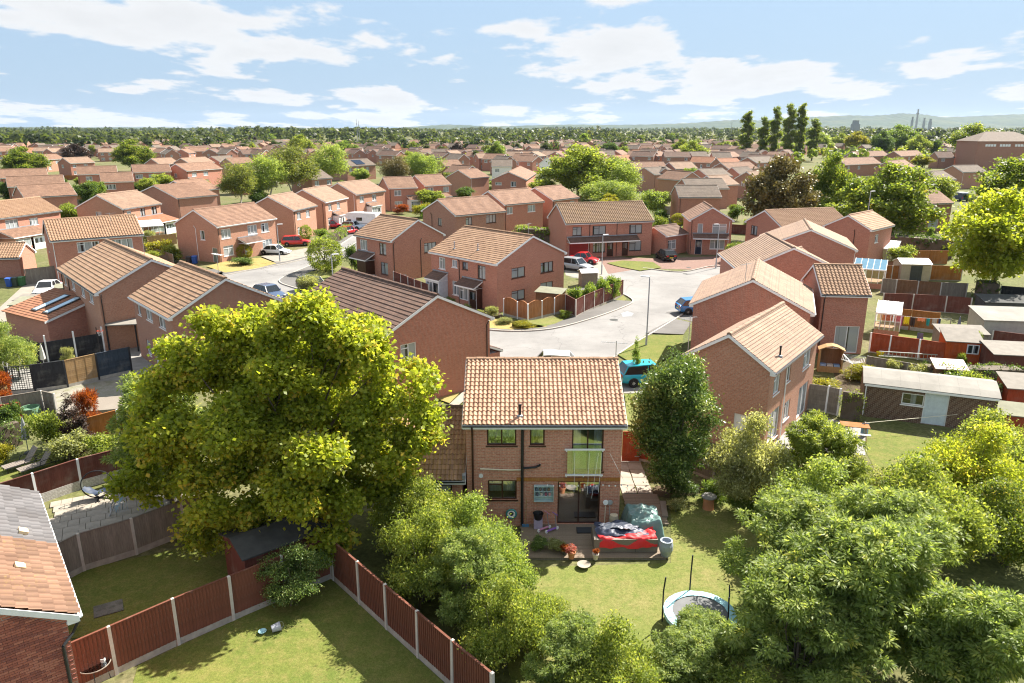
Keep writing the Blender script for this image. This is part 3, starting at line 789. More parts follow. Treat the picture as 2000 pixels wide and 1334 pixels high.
def flue(root, x, frac, z_off=0.45, mat='black'):
    """soil vent pipe standing out of the camera-side roof slope"""
    L, Wd, ze, rise = root['dims']
    y = Wd/2*frac; z = ze+rise*frac
    fl = MB().lathe([(0.16,-0.1),(0.14,.06),(0.07,.09)], 8, (x,y,z)).build('flashing', M['lead'], root)
    MB().lathe([(0.055,0),(0.055,z_off),(0.075,z_off),(0.075,z_off+.08)], 8, (x,y,z)).build('vent_pipe', M[mat], fl)
def aerial(root, x, y, z, h=1.6, rz=0.4):
    a = MB(); a.tube((0,0,-.9),(0,0,h),.02); d = (math.cos(rz), math.sin(rz))
    a.tube((-d[0]*.55,-d[1]*.55,h-.1),(d[0]*.75,d[1]*.75,h-.1),.012,.012,4)
    for k in range(7):
        t = -.45+k*.19; c = (d[0]*t, d[1]*t)
        a.tube((c[0]-d[1]*.16,c[1]+d[0]*.16,h-.1),(c[0]+d[1]*.16,c[1]-d[0]*.16,h-.1),.006,.006,3)
    a.build('aerial', M['metal'], root, (x,y,z))
# ------------------------------------------------------------------ trees and plants
nr = np.random.default_rng(11)
def unit(v): return v/np.maximum(np.linalg.norm(v, axis=-1, keepdims=True), 1e-9)
def leaves(centers, outward, per, cr, ll, lw, tintc, up=0.5, droop=0.0, rosette=False, flat=0.8, outb=0.6):
    n = len(centers); N = n*per
    c = np.repeat(centers, per, 0); o = np.repeat(outward, per, 0)
    off = nr.normal(0, 1, (N,3)); off[:,2] *= flat
    if rosette:
        d = unit(off + o*0.5); pos = c + d*cr*nr.uniform(0.05,0.6,(N,1)); ax = d
    else:
        pos = c + off*cr*0.55; ax = unit(nr.normal(0,1,(N,3)) + o*0.5)
    ax[:,2] -= droop; ax = unit(ax)
    nm = unit(nr.normal(0,1,(N,3))*0.75 + o*outb + np.array([0,0,up]))
    side = unit(np.cross(nm, ax)); nm = np.cross(ax, side)
    s = nr.uniform(0.7,1.25,(N,1))
    L_, W_ = ll*s, lw*s
    v = np.empty((N,4,3))
    v[:,0] = pos; v[:,1] = pos+ax*L_*0.45+side*W_*0.5+nm*W_*0.12; v[:,2] = pos+ax*L_; v[:,3] = pos+ax*L_*0.45-side*W_*0.5+nm*W_*0.12
    t = np.repeat(tintc, per) + nr.normal(0,0.16,N)
    return v.reshape(-1,3), np.clip(t,0,1)
def sublobes(lobes, k, f=(.26,.42)):
    """smaller lobes budding from the surface of each lobe: a lumpy outline with gaps"""
    out = []
    for l in lobes:
        for i in range(k):
            d = unit(nr.normal(0,1,3)); d[2] = d[2]*.8+.12; s = nr.uniform(*f)
            out.append((l[0]+d[0]*l[3]*.78, l[1]+d[1]*l[4]*.78, l[2]+d[2]*l[5]*.78, l[3]*s, l[4]*s, l[5]*s*.8))
    return out
def lobed_points(lobes, n, inner=0.62, up_only=True):
    """clump centres near the surface of overlapping lobes, kept where no other lobe covers them"""
    w = np.array([l[3]*l[4]+l[4]*l[5]+l[3]*l[5] for l in lobes]); w = w/w.sum()
    k = nr.choice(len(lobes), n*2, p=w); Lb = np.array(lobes)[k]
    d = unit(nr.normal(0,1,(n*2,3)))
    r = nr.uniform(inner,1.0,(n*2,1))**0.6
    p = Lb[:,:3] + d*r*Lb[:,3:6]
    ins = np.zeros(n*2)
    for l in lobes:
        q = ((p-np.array(l[:3]))/np.array(l[3:6])); ins = np.maximum(ins, (np.linalg.norm(q,axis=1) < 0.45)*1.0)
    keep = np.where(ins < 0.5)[0][:n]
    return p[keep], d[keep]
def limb(mb, a, b, r0, r1, bend=0.15, n=5, seg=4):
    a = np.array(a); b = np.array(b); L_ = np.linalg.norm(b-a); m = nr.normal(0,bend*L_,3)*0.5
    pts = [a+(b-a)*t+m*math.sin(math.pi*t)+np.array([0,0,0.10*L_*math.sin(math.pi*t)]) for t in np.linspace(0,1,seg+1)]
    for i in range(seg): mb.tube(pts[i], pts[i+1], r0+(r1-r0)*i/seg, r0+(r1-r0)*(i+1)/seg, n)
    return pts
PROTO = {}
def proto(key, H, D, trunk_h, lobes, clumps, per, cr, ll, lw, leafmat, bark='bark', up=0.5, droop=0.0, rosette=False, inner=0.62, tr=None, limbs=16, flat=0.8, accent=0.0, twig=0.0, outb=0.35, stems=1, sub=6):
    if sub: lobes = sublobes(lobes, sub)
    pts, out = lobed_points(lobes, clumps, inner)
    tc = np.clip(0.40 + nr.normal(0,0.16,len(pts)), 0, 1)
    if accent: tc = np.where(nr.random(len(pts)) < accent, 0.92, tc)
    v, t = leaves(pts, out, per, cr, ll, lw, tc, up, droop, rosette, flat, outb)
    f = np.arange(len(v)).reshape(-1,4)
    crown = np_mesh('crown', v, f, LEAF[leafmat], tint=t)
    mb = MB(); tr = tr or H*0.018
    for s in range(stems):
        bx = (0,0) if stems == 1 else (nr.normal(0,D*.09), nr.normal(0,D*.09))
        top = (nr.normal(0,.04*H)+bx[0]*1.6, nr.normal(0,.04*H)+bx[1]*1.6, max(trunk_h, H*0.45))
        limb(mb, (bx[0],bx[1],-0.1), (top[0]*.6,top[1]*.6,trunk_h), tr*1.15, tr*.75, .04, 8)
        limb(mb, (top[0]*.6,top[1]*.6,trunk_h*.98), (top[0],top[1],H*.82), tr*.75, tr*.12, .05, 6)
        for i in nr.choice(len(pts), min(max(1,limbs//stems),len(pts)), replace=False):
            z0 = trunk_h*nr.uniform(.75,1.25); g = min(1.0, z0/H)
            a = (top[0]*g+bx[0]*(1-g), top[1]*g+bx[1]*(1-g), z0)
            limb(mb, a, pts[i]*np.array([.97,.97,.97]), tr*.38, tr*.05, .12, 5)
    trunk = mb.mesh('trunk', M[bark])
    PROTO[key] = (trunk, crown, H, D, leafmat)
def lob(n, D, z0, z1, spread=0.55, rr=(0.42,0.6), seed=0):
    """random overlapping lobes filling a crown of diameter D between z0 and z1"""
    g = np.random.default_rng(seed); H = z1-z0; out = [(0,0,(z0+z1)/2,D*.33,D*.33,H*.36)]
    for i in range(n):
        a = 2*math.pi*i/n*1.618+g.uniform(0,.8); q = g.uniform(-1,1); rad = math.sqrt(max(0.05,1-q*q))*D*.5*spread*g.uniform(.75,1.05)
        s = g.uniform(*rr)
        out.append((rad*math.cos(a), rad*math.sin(a), (z0+z1)/2+q*H*.5*.62, D*.5*s, D*.5*s, H*.5*s*.9))
    return out
MAPLE = []
for px_, py_, r_, dy_ in ((605,645,1.9,.6),(470,668,1.7,1.0),(705,700,2.0,.5),(375,700,1.5,1.0),(790,765,1.6,0),(815,838,1.1,-.5),(560,760,2.7,0),(650,860,2.5,-1.5),(450,850,2.6,-1),(345,850,1.9,0),(300,930,1.5,0),(420,965,1.8,-2),(560,985,2.0,-2.5),(690,960,1.6,-1.5),(395,1045,1.0,-2.2),(640,1045,1.1,-2.6),(740,880,1.6,-.5),(530,700,2.2,1.5),(600,800,2.4,3),(450,760,2.3,3),(700,800,2.0,2.6),(480,1040,1.0,-2.4),(600,620,1.1,-.3),(660,650,1.2,.2),(430,640,1.0,.5),(330,770,1.3,.4),(780,900,1.0,-1.2)):
    q_ = at_depth(px_, py_, 29.6+dy_); MAPLE.append((q_[0]+9.8, dy_, q_[2], r_, r_, r_*.85))
# prototypes (metres)
proto('maple', 11.6, 13.6, 2.6, MAPLE, 4200, 34, .42, .19, .165, 'maple', up=1.1, droop=.25, limbs=34, tr=.24, accent=.07, inner=.35, sub=8)
proto('ashy', 8.0, 7.0, 2.0, lob(14,7.0,.6,8.0,.66,(.36,.52),5), 1250, 44, .46, .205, .07, 'ash', up=1.0, droop=.35, rosette=True, limbs=26, tr=.12, accent=.03, stems=2)
proto('shrub', 4.0, 4.6, .6, lob(14,4.6,.2,4.0,.66,(.36,.54),8), 800, 38, .34, .13, .065, 'lime', up=1.0, droop=.1, limbs=22, tr=.06, accent=.05, stems=4, bark='bark')
proto('laurel', 7.0, 4.0, .8, lob(18,4.0,.1,7.0,.6,(.4,.55),9), 1300, 40, .34, .15, .075, 'laurel', up=1.0, droop=-.3, limbs=14, tr=.12, accent=.10)
proto('bush', 1.2, 1.5, .2, lob(8,1.5,.02,1.2,.6,(.38,.55),10), 130, 36, .16, .09, .05, 'lime', up=1.0, limbs=8, tr=.03)
proto('fluffy', 1.6, 2.0, .3, lob(9,2.0,.05,1.6,.65,(.34,.5),12), 120, 40, .26, .20, .035, 'pale', up=.4, droop=.3, rosette=True, limbs=8, tr=.03)
proto('round_a', 9.0, 8.5, 2.0, lob(13,8.5,1.2,9.0,.64,(.34,.5),21), 620, 26, .62, .30, .24, 'oak', up=1.0, limbs=14, tr=.2)
proto('round_b', 10.0, 9.5, 2.2, lob(16,9.5,1.0,10.0,.66,(.3,.46),22), 680, 26, .66, .32, .26, 'lime', up=1.0, limbs=14, tr=.2)
proto('round_c', 8.0, 6.5, 1.6, lob(11,6.5,.8,8.0,.6,(.34,.52),23), 420, 26, .58, .30, .22, 'oak', up=1.0, limbs=10, tr=.15)
proto('birch', 13.0, 7.5, 4.0, lob(15,7.5,2.6,13.0,.66,(.26,.42),24), 620, 24, .75, .30, .16, 'birch', up=.2, droop=.8, limbs=22, tr=.14, bark='bark_pale', flat=1.5, inner=.5)
proto('weep', 9.0, 8.5, 2.0, lob(14,8.5,.5,9.0,.66,(.32,.46),25), 620, 28, .7, .34, .12, 'willow', up=.3, droop=.9, limbs=14, tr=.16, flat=1.4)
proto('poplar', 28.0, 6.0, 3.0, [(0.5*math.sin(i*2.1),0.5*math.cos(i*1.7),3+i*2.05,2.5*math.sin(math.pi*(i+1.5)/14.5)**.8,2.5*math.sin(math.pi*(i+1.5)/14.5)**.8,2.0) for i in range(12)], 620, 22, .7, .5, .38, 'oak', up=1.0, droop=-.5, sub=5, limbs=20, tr=.3, inner=.5)
proto('conifer', 8.0, 3.6, .6, [(0,0,.6+i*.74,1.8*(1-i/10.5),1.8*(1-i/10.5),.75) for i in range(10)], 420, 26, .34, .22, .10, 'dark', up=.6, droop=.3, limbs=6, tr=.1, sub=4)
proto('topiary', 2.2, 2.0, .5, [(0,0,1.15,1.0,1.0,1.02)], 260, 30, .14, .09, .06, 'lime', up=.6, sub=0, limbs=6, tr=.05, inner=.85)
proto('far_a', 9.0, 9.0, 1.6, lob(10,9.0,.6,9.0,.64,(.34,.5),31), 240, 18, .9, .62, .5, 'far', up=1.0, limbs=4, tr=.2)
proto('far_b', 12.0, 8.5, 2.0, lob(12,8.5,1.0,12.0,.62,(.32,.48),32), 260, 18, .9, .62, .5, 'far', up=1.0, limbs=4, tr=.2)
proto('far_c', 15.0, 6.0, 2.0, lob(10,6.0,1.5,15.0,.6,(.36,.5),33), 240, 18, .9, .6, .45, 'far', up=1.0, limbs=4, tr=.2)
def plant(key, loc, D, H, label, cat='tree', leaf=None, group=None, name='tree', rz=None, bark=None):
    tr, cr, h0, d0, lm = PROTO[key]
    root = empty(name, loc, rng.uniform(0,6.28) if rz is None else rz, label, cat, group)
    root.scale = (D/d0, D/d0, H/h0)
    o = link('trunk' if cat == 'tree' else 'stem', tr, root)
    if bark: o.material_slots[0].link = 'OBJECT'; o.material_slots[0].material = M[bark]
    c = link('crown' if cat == 'tree' else 'foliage', cr, root)
    if leaf and leaf != lm:
        c.material_slots[0].link = 'OBJECT'; c.material_slots[0].material = LEAF[leaf]
    return root
def ptree(key, cx, ytop, wpx, ybase, label, leaf=None, group=None, **k):
    """tree measured in the photo: crown centre column, top row, width, and the row of its foot"""
    x, y = at(cx, ybase)
    top = at_depth(cx, ytop, y); Z = y*_c + (CAM_H - top[2]*.5)*_s
    return plant(key, (x, y, 0), wpx/FPX*Z, max(.3, top[2]), label, leaf=leaf, group=group, **k)
def pbush(key, cx, ytop, wpx, ybase, label, leaf=None, group=None, cat='shrub', name='shrub', z0=0.0):
    x, y = at(cx, ybase, z0)
    top = at_depth(cx, ytop, y); Z = y*_c + (CAM_H - top[2]*.5)*_s
    return plant(key, (x, y, z0), wpx/FPX*Z, max(.25, (top[2]-z0)*1.03), label, cat, leaf, group, name)
def hedge(P, h, t, label, leaf='hedge', name='hedge', dens=150, group=None, ll=.10):
    """clipped hedge along world points: dark woody core and leafy faces"""
    root = empty(name, (P[0][0], P[0][1], 0), 0, label, 'hedge', group)
    ox, oy = P[0]; pts = []; outs = []; core = MB()
    for (x0,y0),(x1,y1) in zip(P, P[1:]):
        d = math.hypot(x1-x0,y1-y0); ux, uy = (x1-x0)/d, (y1-y0)/d; nx, ny = -uy, ux
        for fc in ('a','b','t','e0','e1'):
            ar = d*h if fc in 'ab' else (d*t if fc == 't' else t*h); m = max(4, int(ar*dens/14))
            u = nr.random(m)*d; v = nr.random(m)*h; w = (nr.random(m)-.5)*t; j = nr.normal(0,.035,m)
            if fc == 'a': q = (u, -t/2+j, v); o = (-nx,-ny,0)
            elif fc == 'b': q = (u, t/2+j, v); o = (nx,ny,0)
            elif fc == 't': q = (u, w, h+j); o = (0,0,1)
            elif fc == 'e0': q = (j, w, v); o = (-ux,-uy,0)
            else: q = (d+j, w, v); o = (ux,uy,0)
            pts.append(np.stack([x0-ox+ux*q[0]+nx*q[1], y0-oy+uy*q[0]+ny*q[1], q[2]+0*u], 1)); outs.append(np.tile(o,(m,1)))
        c = t/2-.12
        core.prism([(x0-ox+ux*.1+nx*c,y0-oy+uy*.1+ny*c),(x0-ox+ux*.1-nx*c,y0-oy+uy*.1-ny*c),(x1-ox-ux*.1-nx*c,y1-oy-uy*.1-ny*c),(x1-ox-ux*.1+nx*c,y1-oy-uy*.1+ny*c)], 0, h-.1)
    pts = np.concatenate(pts); outs = np.concatenate(outs)
    v, t_ = leaves(pts, outs, 14, .16, ll, ll*.6, np.clip(.42+nr.normal(0,.12,len(pts)),0,1), up=.3, outb=1.0)
    link('foliage', np_mesh('foliage', v, np.arange(len(v)).reshape(-1,4), LEAF[leaf], tint=t_), root)
    core.build('woody_core', M['bark'], root)
    return root
# ------------------------------------------------------------------ the detached house in the middle
def absorb(main, ext):
    a = main.rotation_euler[2]; c, s = math.cos(-a), math.sin(-a)
    dx, dy = ext.location[0]-main.location[0], ext.location[1]-main.location[1]
    off = Vector((dx*c-dy*s, dx*s+dy*c, ext.location[2])); da = ext.rotation_euler[2]-a
    Rz = Matrix.Rotation(da, 4, 'Z')
    for ch in list(ext.children):
        ch.parent = main; m = Matrix.Translation(off) @ Rz @ ch.matrix_basis
        ch.matrix_basis = m
    bpy.data.objects.remove(ext)
def tile_mesh(w, l, mat, n=5, hgt=0.055, t=0.036):
    """one rolled roof tile: flat trough, then a round roll, open front edge closed"""
    xs = [0, w*.22, w*.34, w*.5, w*.66, w*.82, w*1.02]; hs = [0, 0, hgt*.62, hgt, hgt*.88, hgt*.45, .004]
    mb = MB(); m = len(xs)
    vs = [(x,0,h+t) for x,h in zip(xs,hs)] + [(x,l,h) for x,h in zip(xs,hs)] + [(x,0,h-.012) for x,h in zip(xs,hs)]
    mb.faces(vs, [(i,i+1,m+i+1,m+i) for i in range(m-1)] + [(2*m+i,2*m+i+1,i+1,i) for i in range(m-1)])
    return mb.mesh('roof_tile', mat)
def tile_roof(roof, a, L, S, pitch, cols, rows, mat, single_rows, rotz=0.0, colmat=None, first_col=0):
    """tiles on a slope of the roof part: lower rows one object each, the rest joined as one part"""
    w, g = L/cols, S/rows
    me = tile_mesh(w, g*1.12, mat); me2 = tile_mesh(w, g*1.12, colmat[1]) if colmat else None
    cz, sz = math.cos(rotz), math.sin(rotz); cp, sp = math.cos(pitch), math.sin(pitch)
    rest = MB(); rest_v = np.array([v.co for v in me.vertices]); rest_f = [tuple(p.vertices) for p in me.polygons]
    Rm = Matrix.Rotation(rotz,3,'Z') @ Matrix.Rotation(pitch,3,'X')
    for r in range(rows):
        for c in range(cols):
            u, v = c*w, r*g + rng.uniform(-.006,.006)
            loc = Vector(a) + Vector((cz*u - sz*cp*v, sz*u + cz*cp*v, sp*v + .01 + rng.uniform(0,.006)))
            mm = me2 if colmat and c >= colmat[0] else me
            if r < single_rows:
                o = link('roof_tile', mm, roof, loc, (pitch + rng.uniform(-.012,.012), rng.uniform(-.01,.01), rotz))
            else:
                vs = [tuple(Rm @ Vector(q) + loc) for q in rest_v]
                rest.mat(1 if mm is me2 else 0).faces(vs, rest_f)
    if rest.f:
        o = rest.build('upper_tile_courses', [mat, colmat[1]] if colmat else mat, roof); o['kind'] = 'stuff'
def strip_front(root, which, keep_back=True):
    for ch in root.children:
        if ch.name.split('.')[0] == 'roof': return ch
ZE, RI, WD = 5.2, 1.9, 7.3
main_f = [(0.93,4.08,1.32,.92,'w2'),(2.86,4.08,.66,.92,'w1'),(4.75,2.80,1.42,2.2,'french'),(0.95,1.38,1.32,.98,'w2'),(4.15,0.14,1.95,2.16,'slide')]
main_house = house('detached red brick house with pale pantiled roof and a glass balcony over its patio door', (903,830), (1225,830), WD, ZE, RI, roof='course', rc=1, bc=3, trim='brown_frame', f=main_f, r=[(2.5,0.0,.9,2.05,'door','white')], pipes=None, fascia='white')
# swap the plain front panes for clear glass with net curtains in a dim room
mh = main_house
roof_o = strip_front(mh, 'roof')
L0 = mh['dims'][0]
roof_me = MB(); hw = WD/2; S0 = math.hypot(hw, RI); pit = math.atan2(RI, hw)
slope_mesh(roof_me, (L0,WD,ZE), (0,WD,ZE), (0,-hw,RI), (0,RI/S0,hw/S0), 'course')
roof_me.poly((0,0.02,ZE-.03),(L0,0.02,ZE-.03),(L0,hw,ZE+RI-.03),(0,hw,ZE+RI-.03))
roof_o.data = roof_me.mesh('roof', M['roof'][1])
tile_roof(roof_o, (0,-.02,ZE), L0, S0+.02, pit, 36, 16, M['tile'], 8)
for ch in list(mh.children):
    n = ch.name.split('.')[0]
    if n == 'window' and ch.location[1] < 1.0:
        for g in list(ch.children):
            if g.name.startswith('pane'):
                g.data = g.data.copy(); g.data.materials[0] = M['glass']
                xs = [v.co.x for v in g.data.vertices]; zs = [v.co.z for v in g.data.vertices]
                x0, x1, z0_, z1 = min(xs), max(xs), min(zs), max(zs)
                low = ch.location[2] < 1.0; upper_door = ch.location[2] > 2.5 and z1-z0_ > 1.6
                cu = MB(); m_ = int((x1-x0)/.035)
                if not low:
                    zb = z0_ + (.28 if not upper_door else .1)
                    segs = [(x0,x1)] if not upper_door else [(x0,x0+.35),(x1-.35,x1)]
                    for (s0,s1) in segs:
                        m_ = max(3,int((s1-s0)/.04))
                        for i in range(m_):
                            xa, xb = s0+(s1-s0)*i/m_, s0+(s1-s0)*(i+1)/m_
                            ya, yb = .16+.03*math.sin(i*1.9), .16+.03*math.sin((i+1)*1.9)
                            cu.poly((xa,ya,zb),(xb,yb,zb),(xb,yb,z1+.05),(xa,ya,z1+.05))
                    cu.build('curtain', col_mat('net_curtain',(0.70,0.72,0.70),.9,.05), ch)
MB().box(0.5,0.6,0.02,L0-.5,WD-.6,0.12).build('floor', M['wood_orange'], mh)
MB().box(0.2,3.4,0.2,L0-.2,3.5,ZE).build('inner_wall', col_mat('room_wall',(0.55,0.48,0.38),.9), mh)
MB().box(0.3,0.35,2.55,L0-.3,3.4,2.7).build('inner_ceiling', M['white'], mh)
# pipes, vent, beam, rail
MB().path([(0.42,-.05,5.05),(0.42,.22,4.7),(0.42,.22,0.1)],.045,8).build('downpipe', M['brown_frame'], mh)
sp_ = MB().tube((2.66,.2,.1),(2.66,.2,5.15),.065,.065,10); sp_.build('soil_pipe', M['black'], mh)
br_ = MB().path([(2.66,.2,3.0),(3.25,.2,3.06),(3.42,.2,3.14),(3.46,.28,3.14)],.05,8); br_.build('waste_pipe', M['black'], mh)
MB().box(2.4,.235,2.34,L0-.16,.296,2.5).build('timber_beam', M['wood_orange'], mh)
MB().path([(0.75,.24,2.96),(2.1,.24,2.90),(2.6,.26,2.90)],.032,6).build('overflow_pipe', M['cream'], mh)
MB().lathe([(.0,0),(.1,0),(.1,.05),(.0,.05)],12).build('alarm_disc', M['white'], mh, (.78,.29,2.6), (math.pi/2,0,0))
flue(mh, 2.55, 0.12, .5)
bal = MB().box(4.55,.08,3.93,6.35,.14,4.0).box(4.60,.04,2.70,6.30,.10,2.75); bal.build('balcony_rail', M['white'], mh)
for x in (4.62,5.4,6.2): MB().box(x,.06,2.63,x+.05,.29,2.7).build('balcony_bracket', M['white'], mh)
for x in (4.62,6.24): MB().box(x,.10,3.86,x+.05,.29,3.93).build('balcony_bracket', M['white'], mh)
MB().box(4.68,.095,2.75,6.22,.107,3.93).build('balcony_glass', M['glass_soft'], mh)
ext = house('x', (766,938.5), (908,938.5), 7.2, 2.5, 2.15, roof='course', rc=2, bc=3, trim='brown_frame', f=[(1.25,1.18,1.28,.95,'w2','brown_frame',2),(2.58,.05,.84,2.08,'door','brown_frame')], pipes=None)
Le = ext['dims'][0]
er = strip_front(ext, 'roof'); em = MB(); Se = math.hypot(3.6,2.15)
slope_mesh(em, (Le,7.2,2.5),(0,7.2,2.5),(0,-3.6,2.15),(0,2.15/Se,3.6/Se),'course')
em.poly((0,.02,2.47),(Le,.02,2.47),(Le,3.6,4.62),(0,3.6,4.62)); er.data = em.mesh('roof', M['roof'][2])
tile_roof(er, (0,-.02,2.5), Le, Se, math.atan2(2.15,3.6), 17, 15, M['tile_shaded_mossy'], 0)
MB().box(Le-.12,-.05,2.55,Le+.02,.8,2.75).build('flashing', M['lead'], ext)
absorb(main_house, ext)
# ------------------------------------------------------------------ gable corner house by the side fence
LB = 9.0; WB = 7.2
corner = house('corner house with orange tiled roof part patched in grey beside the brown side fence', world=((-11.95,17.45), R(128), LB), Wd=WB, ze=4.9, rise=2.1, roof='course', rc=3, bc=0, trim='white', pipes=None, cat='house')
cr_ = strip_front(corner, 'roof'); cm = MB(); Sb = math.hypot(3.6,2.1)
slope_mesh(cm,(LB,WB,4.9),(0,WB,4.9),(0,-3.6,2.1),(0,2.1/Sb,3.6/Sb),'course')
cm.poly((0,.02,4.87),(LB,.02,4.87),(LB,3.6,6.97),(0,3.6,6.97)); cr_.data = cm.mesh('roof', M['roof'][3])
tile_roof(cr_, (0,-.02,4.9), LB, Sb, math.atan2(2.1,3.6), 30, 13, M['tile_plain'], 10, colmat=(15, M['tile_grey']))
for (u, v) in ((2.4,1.25),(5.0,.9)):
    MB().box(-.16,-.12,0,.16,.12,.1).box(-.13,-.15,.02,.13,-.12,.09).build('roof_vent', col_mat('vent_cream',(0.72,0.55,0.33)), cr_, (LB*.0+u, v*3.6/Sb, 4.9+v*2.1/Sb+.05), (math.atan2(2.1,3.6),0,0))
MB().path([(.12,-.05,4.8),(.12,.2,4.35),(-.06,.5,4.15),(-.06,.5,.1)],.045,8).build('downpipe', M['black'], corner)
# bricks of the gable wall near the eave, laid one by one in front of the mortar
bme = [MB().box(0,-.012,0,.213,.012,.064).mesh('brick', col_mat(n_, c_, .9, .25)) for n_, c_ in (('brick_a',(0.38,0.13,0.09)),('brick_b',(0.32,0.105,0.075)),('brick_c',(0.43,0.165,0.115)),('brick_d',(0.26,0.09,0.07)))]
for rowi in range(34):
    z = 2.85+rowi*.075
    for ci in range(12):
        y = 0.33+ci*.225+(.1125 if rowi%2 else 0)
        if y+.21 > 2.55 or z+.08 > 4.68+2.1*y/3.6: continue
        o = link('brick', rng.choice(bme), corner, (.128+rng.uniform(-.002,.002), y+.213, z), (0,0,-math.pi/2))
# ------------------------------------------------------------------ the other houses of the street
W2 = lambda u,v=3.35,w=1.5,h=1.15: (u,v,w,h,'w3' if w > 1.6 else 'w2')
B2 = lambda u,v,w,h,k='w2': (u,v,w,h,k,'brown_frame')
# the row on the right, gables to the camera
h2 = house('narrow brick house with plain brown roof and a white side door under its gable', (1330,694), (1515,729), ze=5.0, rise=1.75, mode='g', L=9.6, rc=6, bc=1, roof='flat', course=.2, trim='white', l=[(3.1,.05,.95,2.1,'solid','white')], f=[(.8,3.3,1.1,1.1,'w2'),(3.2,3.4,.7,1.0,'w1'),(6.5,3.3,1.6,1.1,'w2'),(.6,.4,1.9,1.9,'french'),(3.4,.9,1.1,1.2,'w2'),(6.3,.1,2.0,2.1,'french')], pipes=[('f',2.9)])
h3 = house('brick house with a two storey pantiled rear wing and french doors', (1346,594), (1592,613), ze=5.0, rise=2.2, mode='g', L=9.4, rc=6, bc=0, roof='flat', course=.2, f=[(.4,3.3,1.4,1.2,'w2'),(.5,.8,1.6,1.5,'w2')], pipes=[('f',2.3)])
w3 = house('x', (1605,575), (1703,577), 6.0, 5.0, 1.9, rc=1, bc=0, roof='pantile', f=[(1.35,.1,1.9,2.25,'french')], r=[(1.2,3.2,1.2,1.2,'w2')], pipes=[('f',.2)])
absorb(h3, w3)
h4 = house('brick house with wide tan roof and white boarding behind the pantiled rear wing', (1442,528), (1652,531), ze=5.0, rise=2.2, mode='g', L=10.0, rc=6, bc=0, roof='flat', course=.2, f=[(1.2,3.3,1.4,1.1),(5,3.3,1.4,1.1)])
w4 = house('x', (1492,508), (1565,517), ze=4.4, rise=1.1, mode='g', L=4.5, rc=6, bc=2, roof='flat', course=.2, pipes=None)
absorb(h4, w4)
h5 = house('brick house with tan gabled roof next to the blue roofed conservatory', (1488,481), (1676,489), ze=5.0, rise=2.1, mode='g', L=10.0, rc=6, bc=0, roof='flat', course=.2, f=[(1.5,3.3,1.4,1.1)])
h6 = house('tall gable ended brick house backing on the orange garden fences', (1606,441), (1704,450), ze=5.2, rise=1.7, mode='g', L=8.0, rc=1, bc=0, roof='course', f=[(2,3.3,1.2,1.1)], pipes=[('l',4.0)])
h7 = house('brick house with cream ridged pantile roof facing the dark copper tree', (1531,447), (1668,441), 9.0, 5.0, 2.0, rc=1, bc=0, roof='pantile', l=[(1.2,3.3,1.5,1.3,'w2','brown_frame'),(5.4,3.3,.9,1.1,'w1','brown_frame')], f=[(1.2,3.3,1.4,1.1)])
# facing the turning head
h9 = house('semi detached brick pair with lichen covered roof and a red garage door', (1105,437), (1278,431), 8.5, 5.0, 2.4, rc=5, bc=0, roof='pantile', trim='black', f=[(1.0,3.25,1.35,1.2,'w2'),(4.0,3.25,2.0,1.25,'w2'),(9.6,3.25,2.0,1.25,'w2'),(.5,.05,3.0,2.2,'garage',col_mat('garage_red',(0.26,0.025,0.022))),(4.1,.75,1.9,1.35,'w2'),(6.25,.05,1.0,2.15,'door','brown_frame'),(8.6,.05,.95,2.15,'door','brown_frame'),(9.7,.75,1.9,1.35,'w2')], pipes=[('f',3.55),('f',7.7)])
canopy(h9, 'f', .2, 10.6, 1.3, 2.45, 3.05, 2)
h8 = house('small detached brick house with gable front, white windows and navy door', (1346,430), (1435,431), ze=5.0, rise=1.9, mode='g', L=8.5, rc=0, bc=0, roof='course', l=[(1.0,3.1,.75,1.4,'w1'),(3.1,3.1,2.0,1.4,'bay'),(2.9,.85,2.1,1.35,'w3'),(.8,.05,1.0,2.15,'door',col_mat('navy_door',(0.015,0.02,0.04)))], pipes=[('l',.15),('l',5.45)])
canopy(h8, 'l', .35, 5.1, .9, 2.5, 3.1, 2)
e8 = house('x', (1303,461), (1346,455), 5.0, 2.9, 1.1, rc=2, bc=0, roof='course', f=[(.5,.8,1.9,1.35,'bay')], pipes=None)
absorb(h8, e8)
# the corner pair and its neighbour across the pavement
h10 = house('semi detached brick pair with tan roof, brown porch and arched fence', (836,491), (968,516), 10.4, 5.0, 2.3, rc=1, bc=0, roof='course', f=[(1.3,3.3,1.1,1.25,'w2'),(3.5,3.75,.9,.8,'w2'),(5.2,3.75,.9,.8,'w2','brown_frame'),(7.6,3.1,1.2,1.4,'w2','brown_frame'),(3.5,.8,1.2,1.5,'w2')],
   r=[(2.0,3.2,1.9,1.05,'w2','brown_frame'),(6.2,3.2,1.9,1.1,'w3','brown_frame'),(2.0,.85,1.9,1.05,'w2','brown_frame'),(6.2,.05,1.9,2.1,'french','brown_frame')], pipes=[('f',4.75)], trim='white')
canopy(h10, 'f', .35, 2.5, 1.3, 2.35, 3.0, 2); porch_box(h10, 'f', .45, 2.3, 1.2, 2.3, col_mat('porch_pale_blue',(0.62,0.66,0.72)), dm=col_mat('porch_door_black',(0.02,0.022,0.028)), zhi=2.9)
canopy(h10, 'f', 5.3, 3.1, 1.25, 2.35, 2.95, 2); porch_box(h10, 'f', 5.4, 2.9, .7, 2.3, M['brown_frame'], dm='brown_frame')
flue(h10, 3.1, .22, .7, 'lead'); flue(h10, 6.4, .3, .6, 'lead')
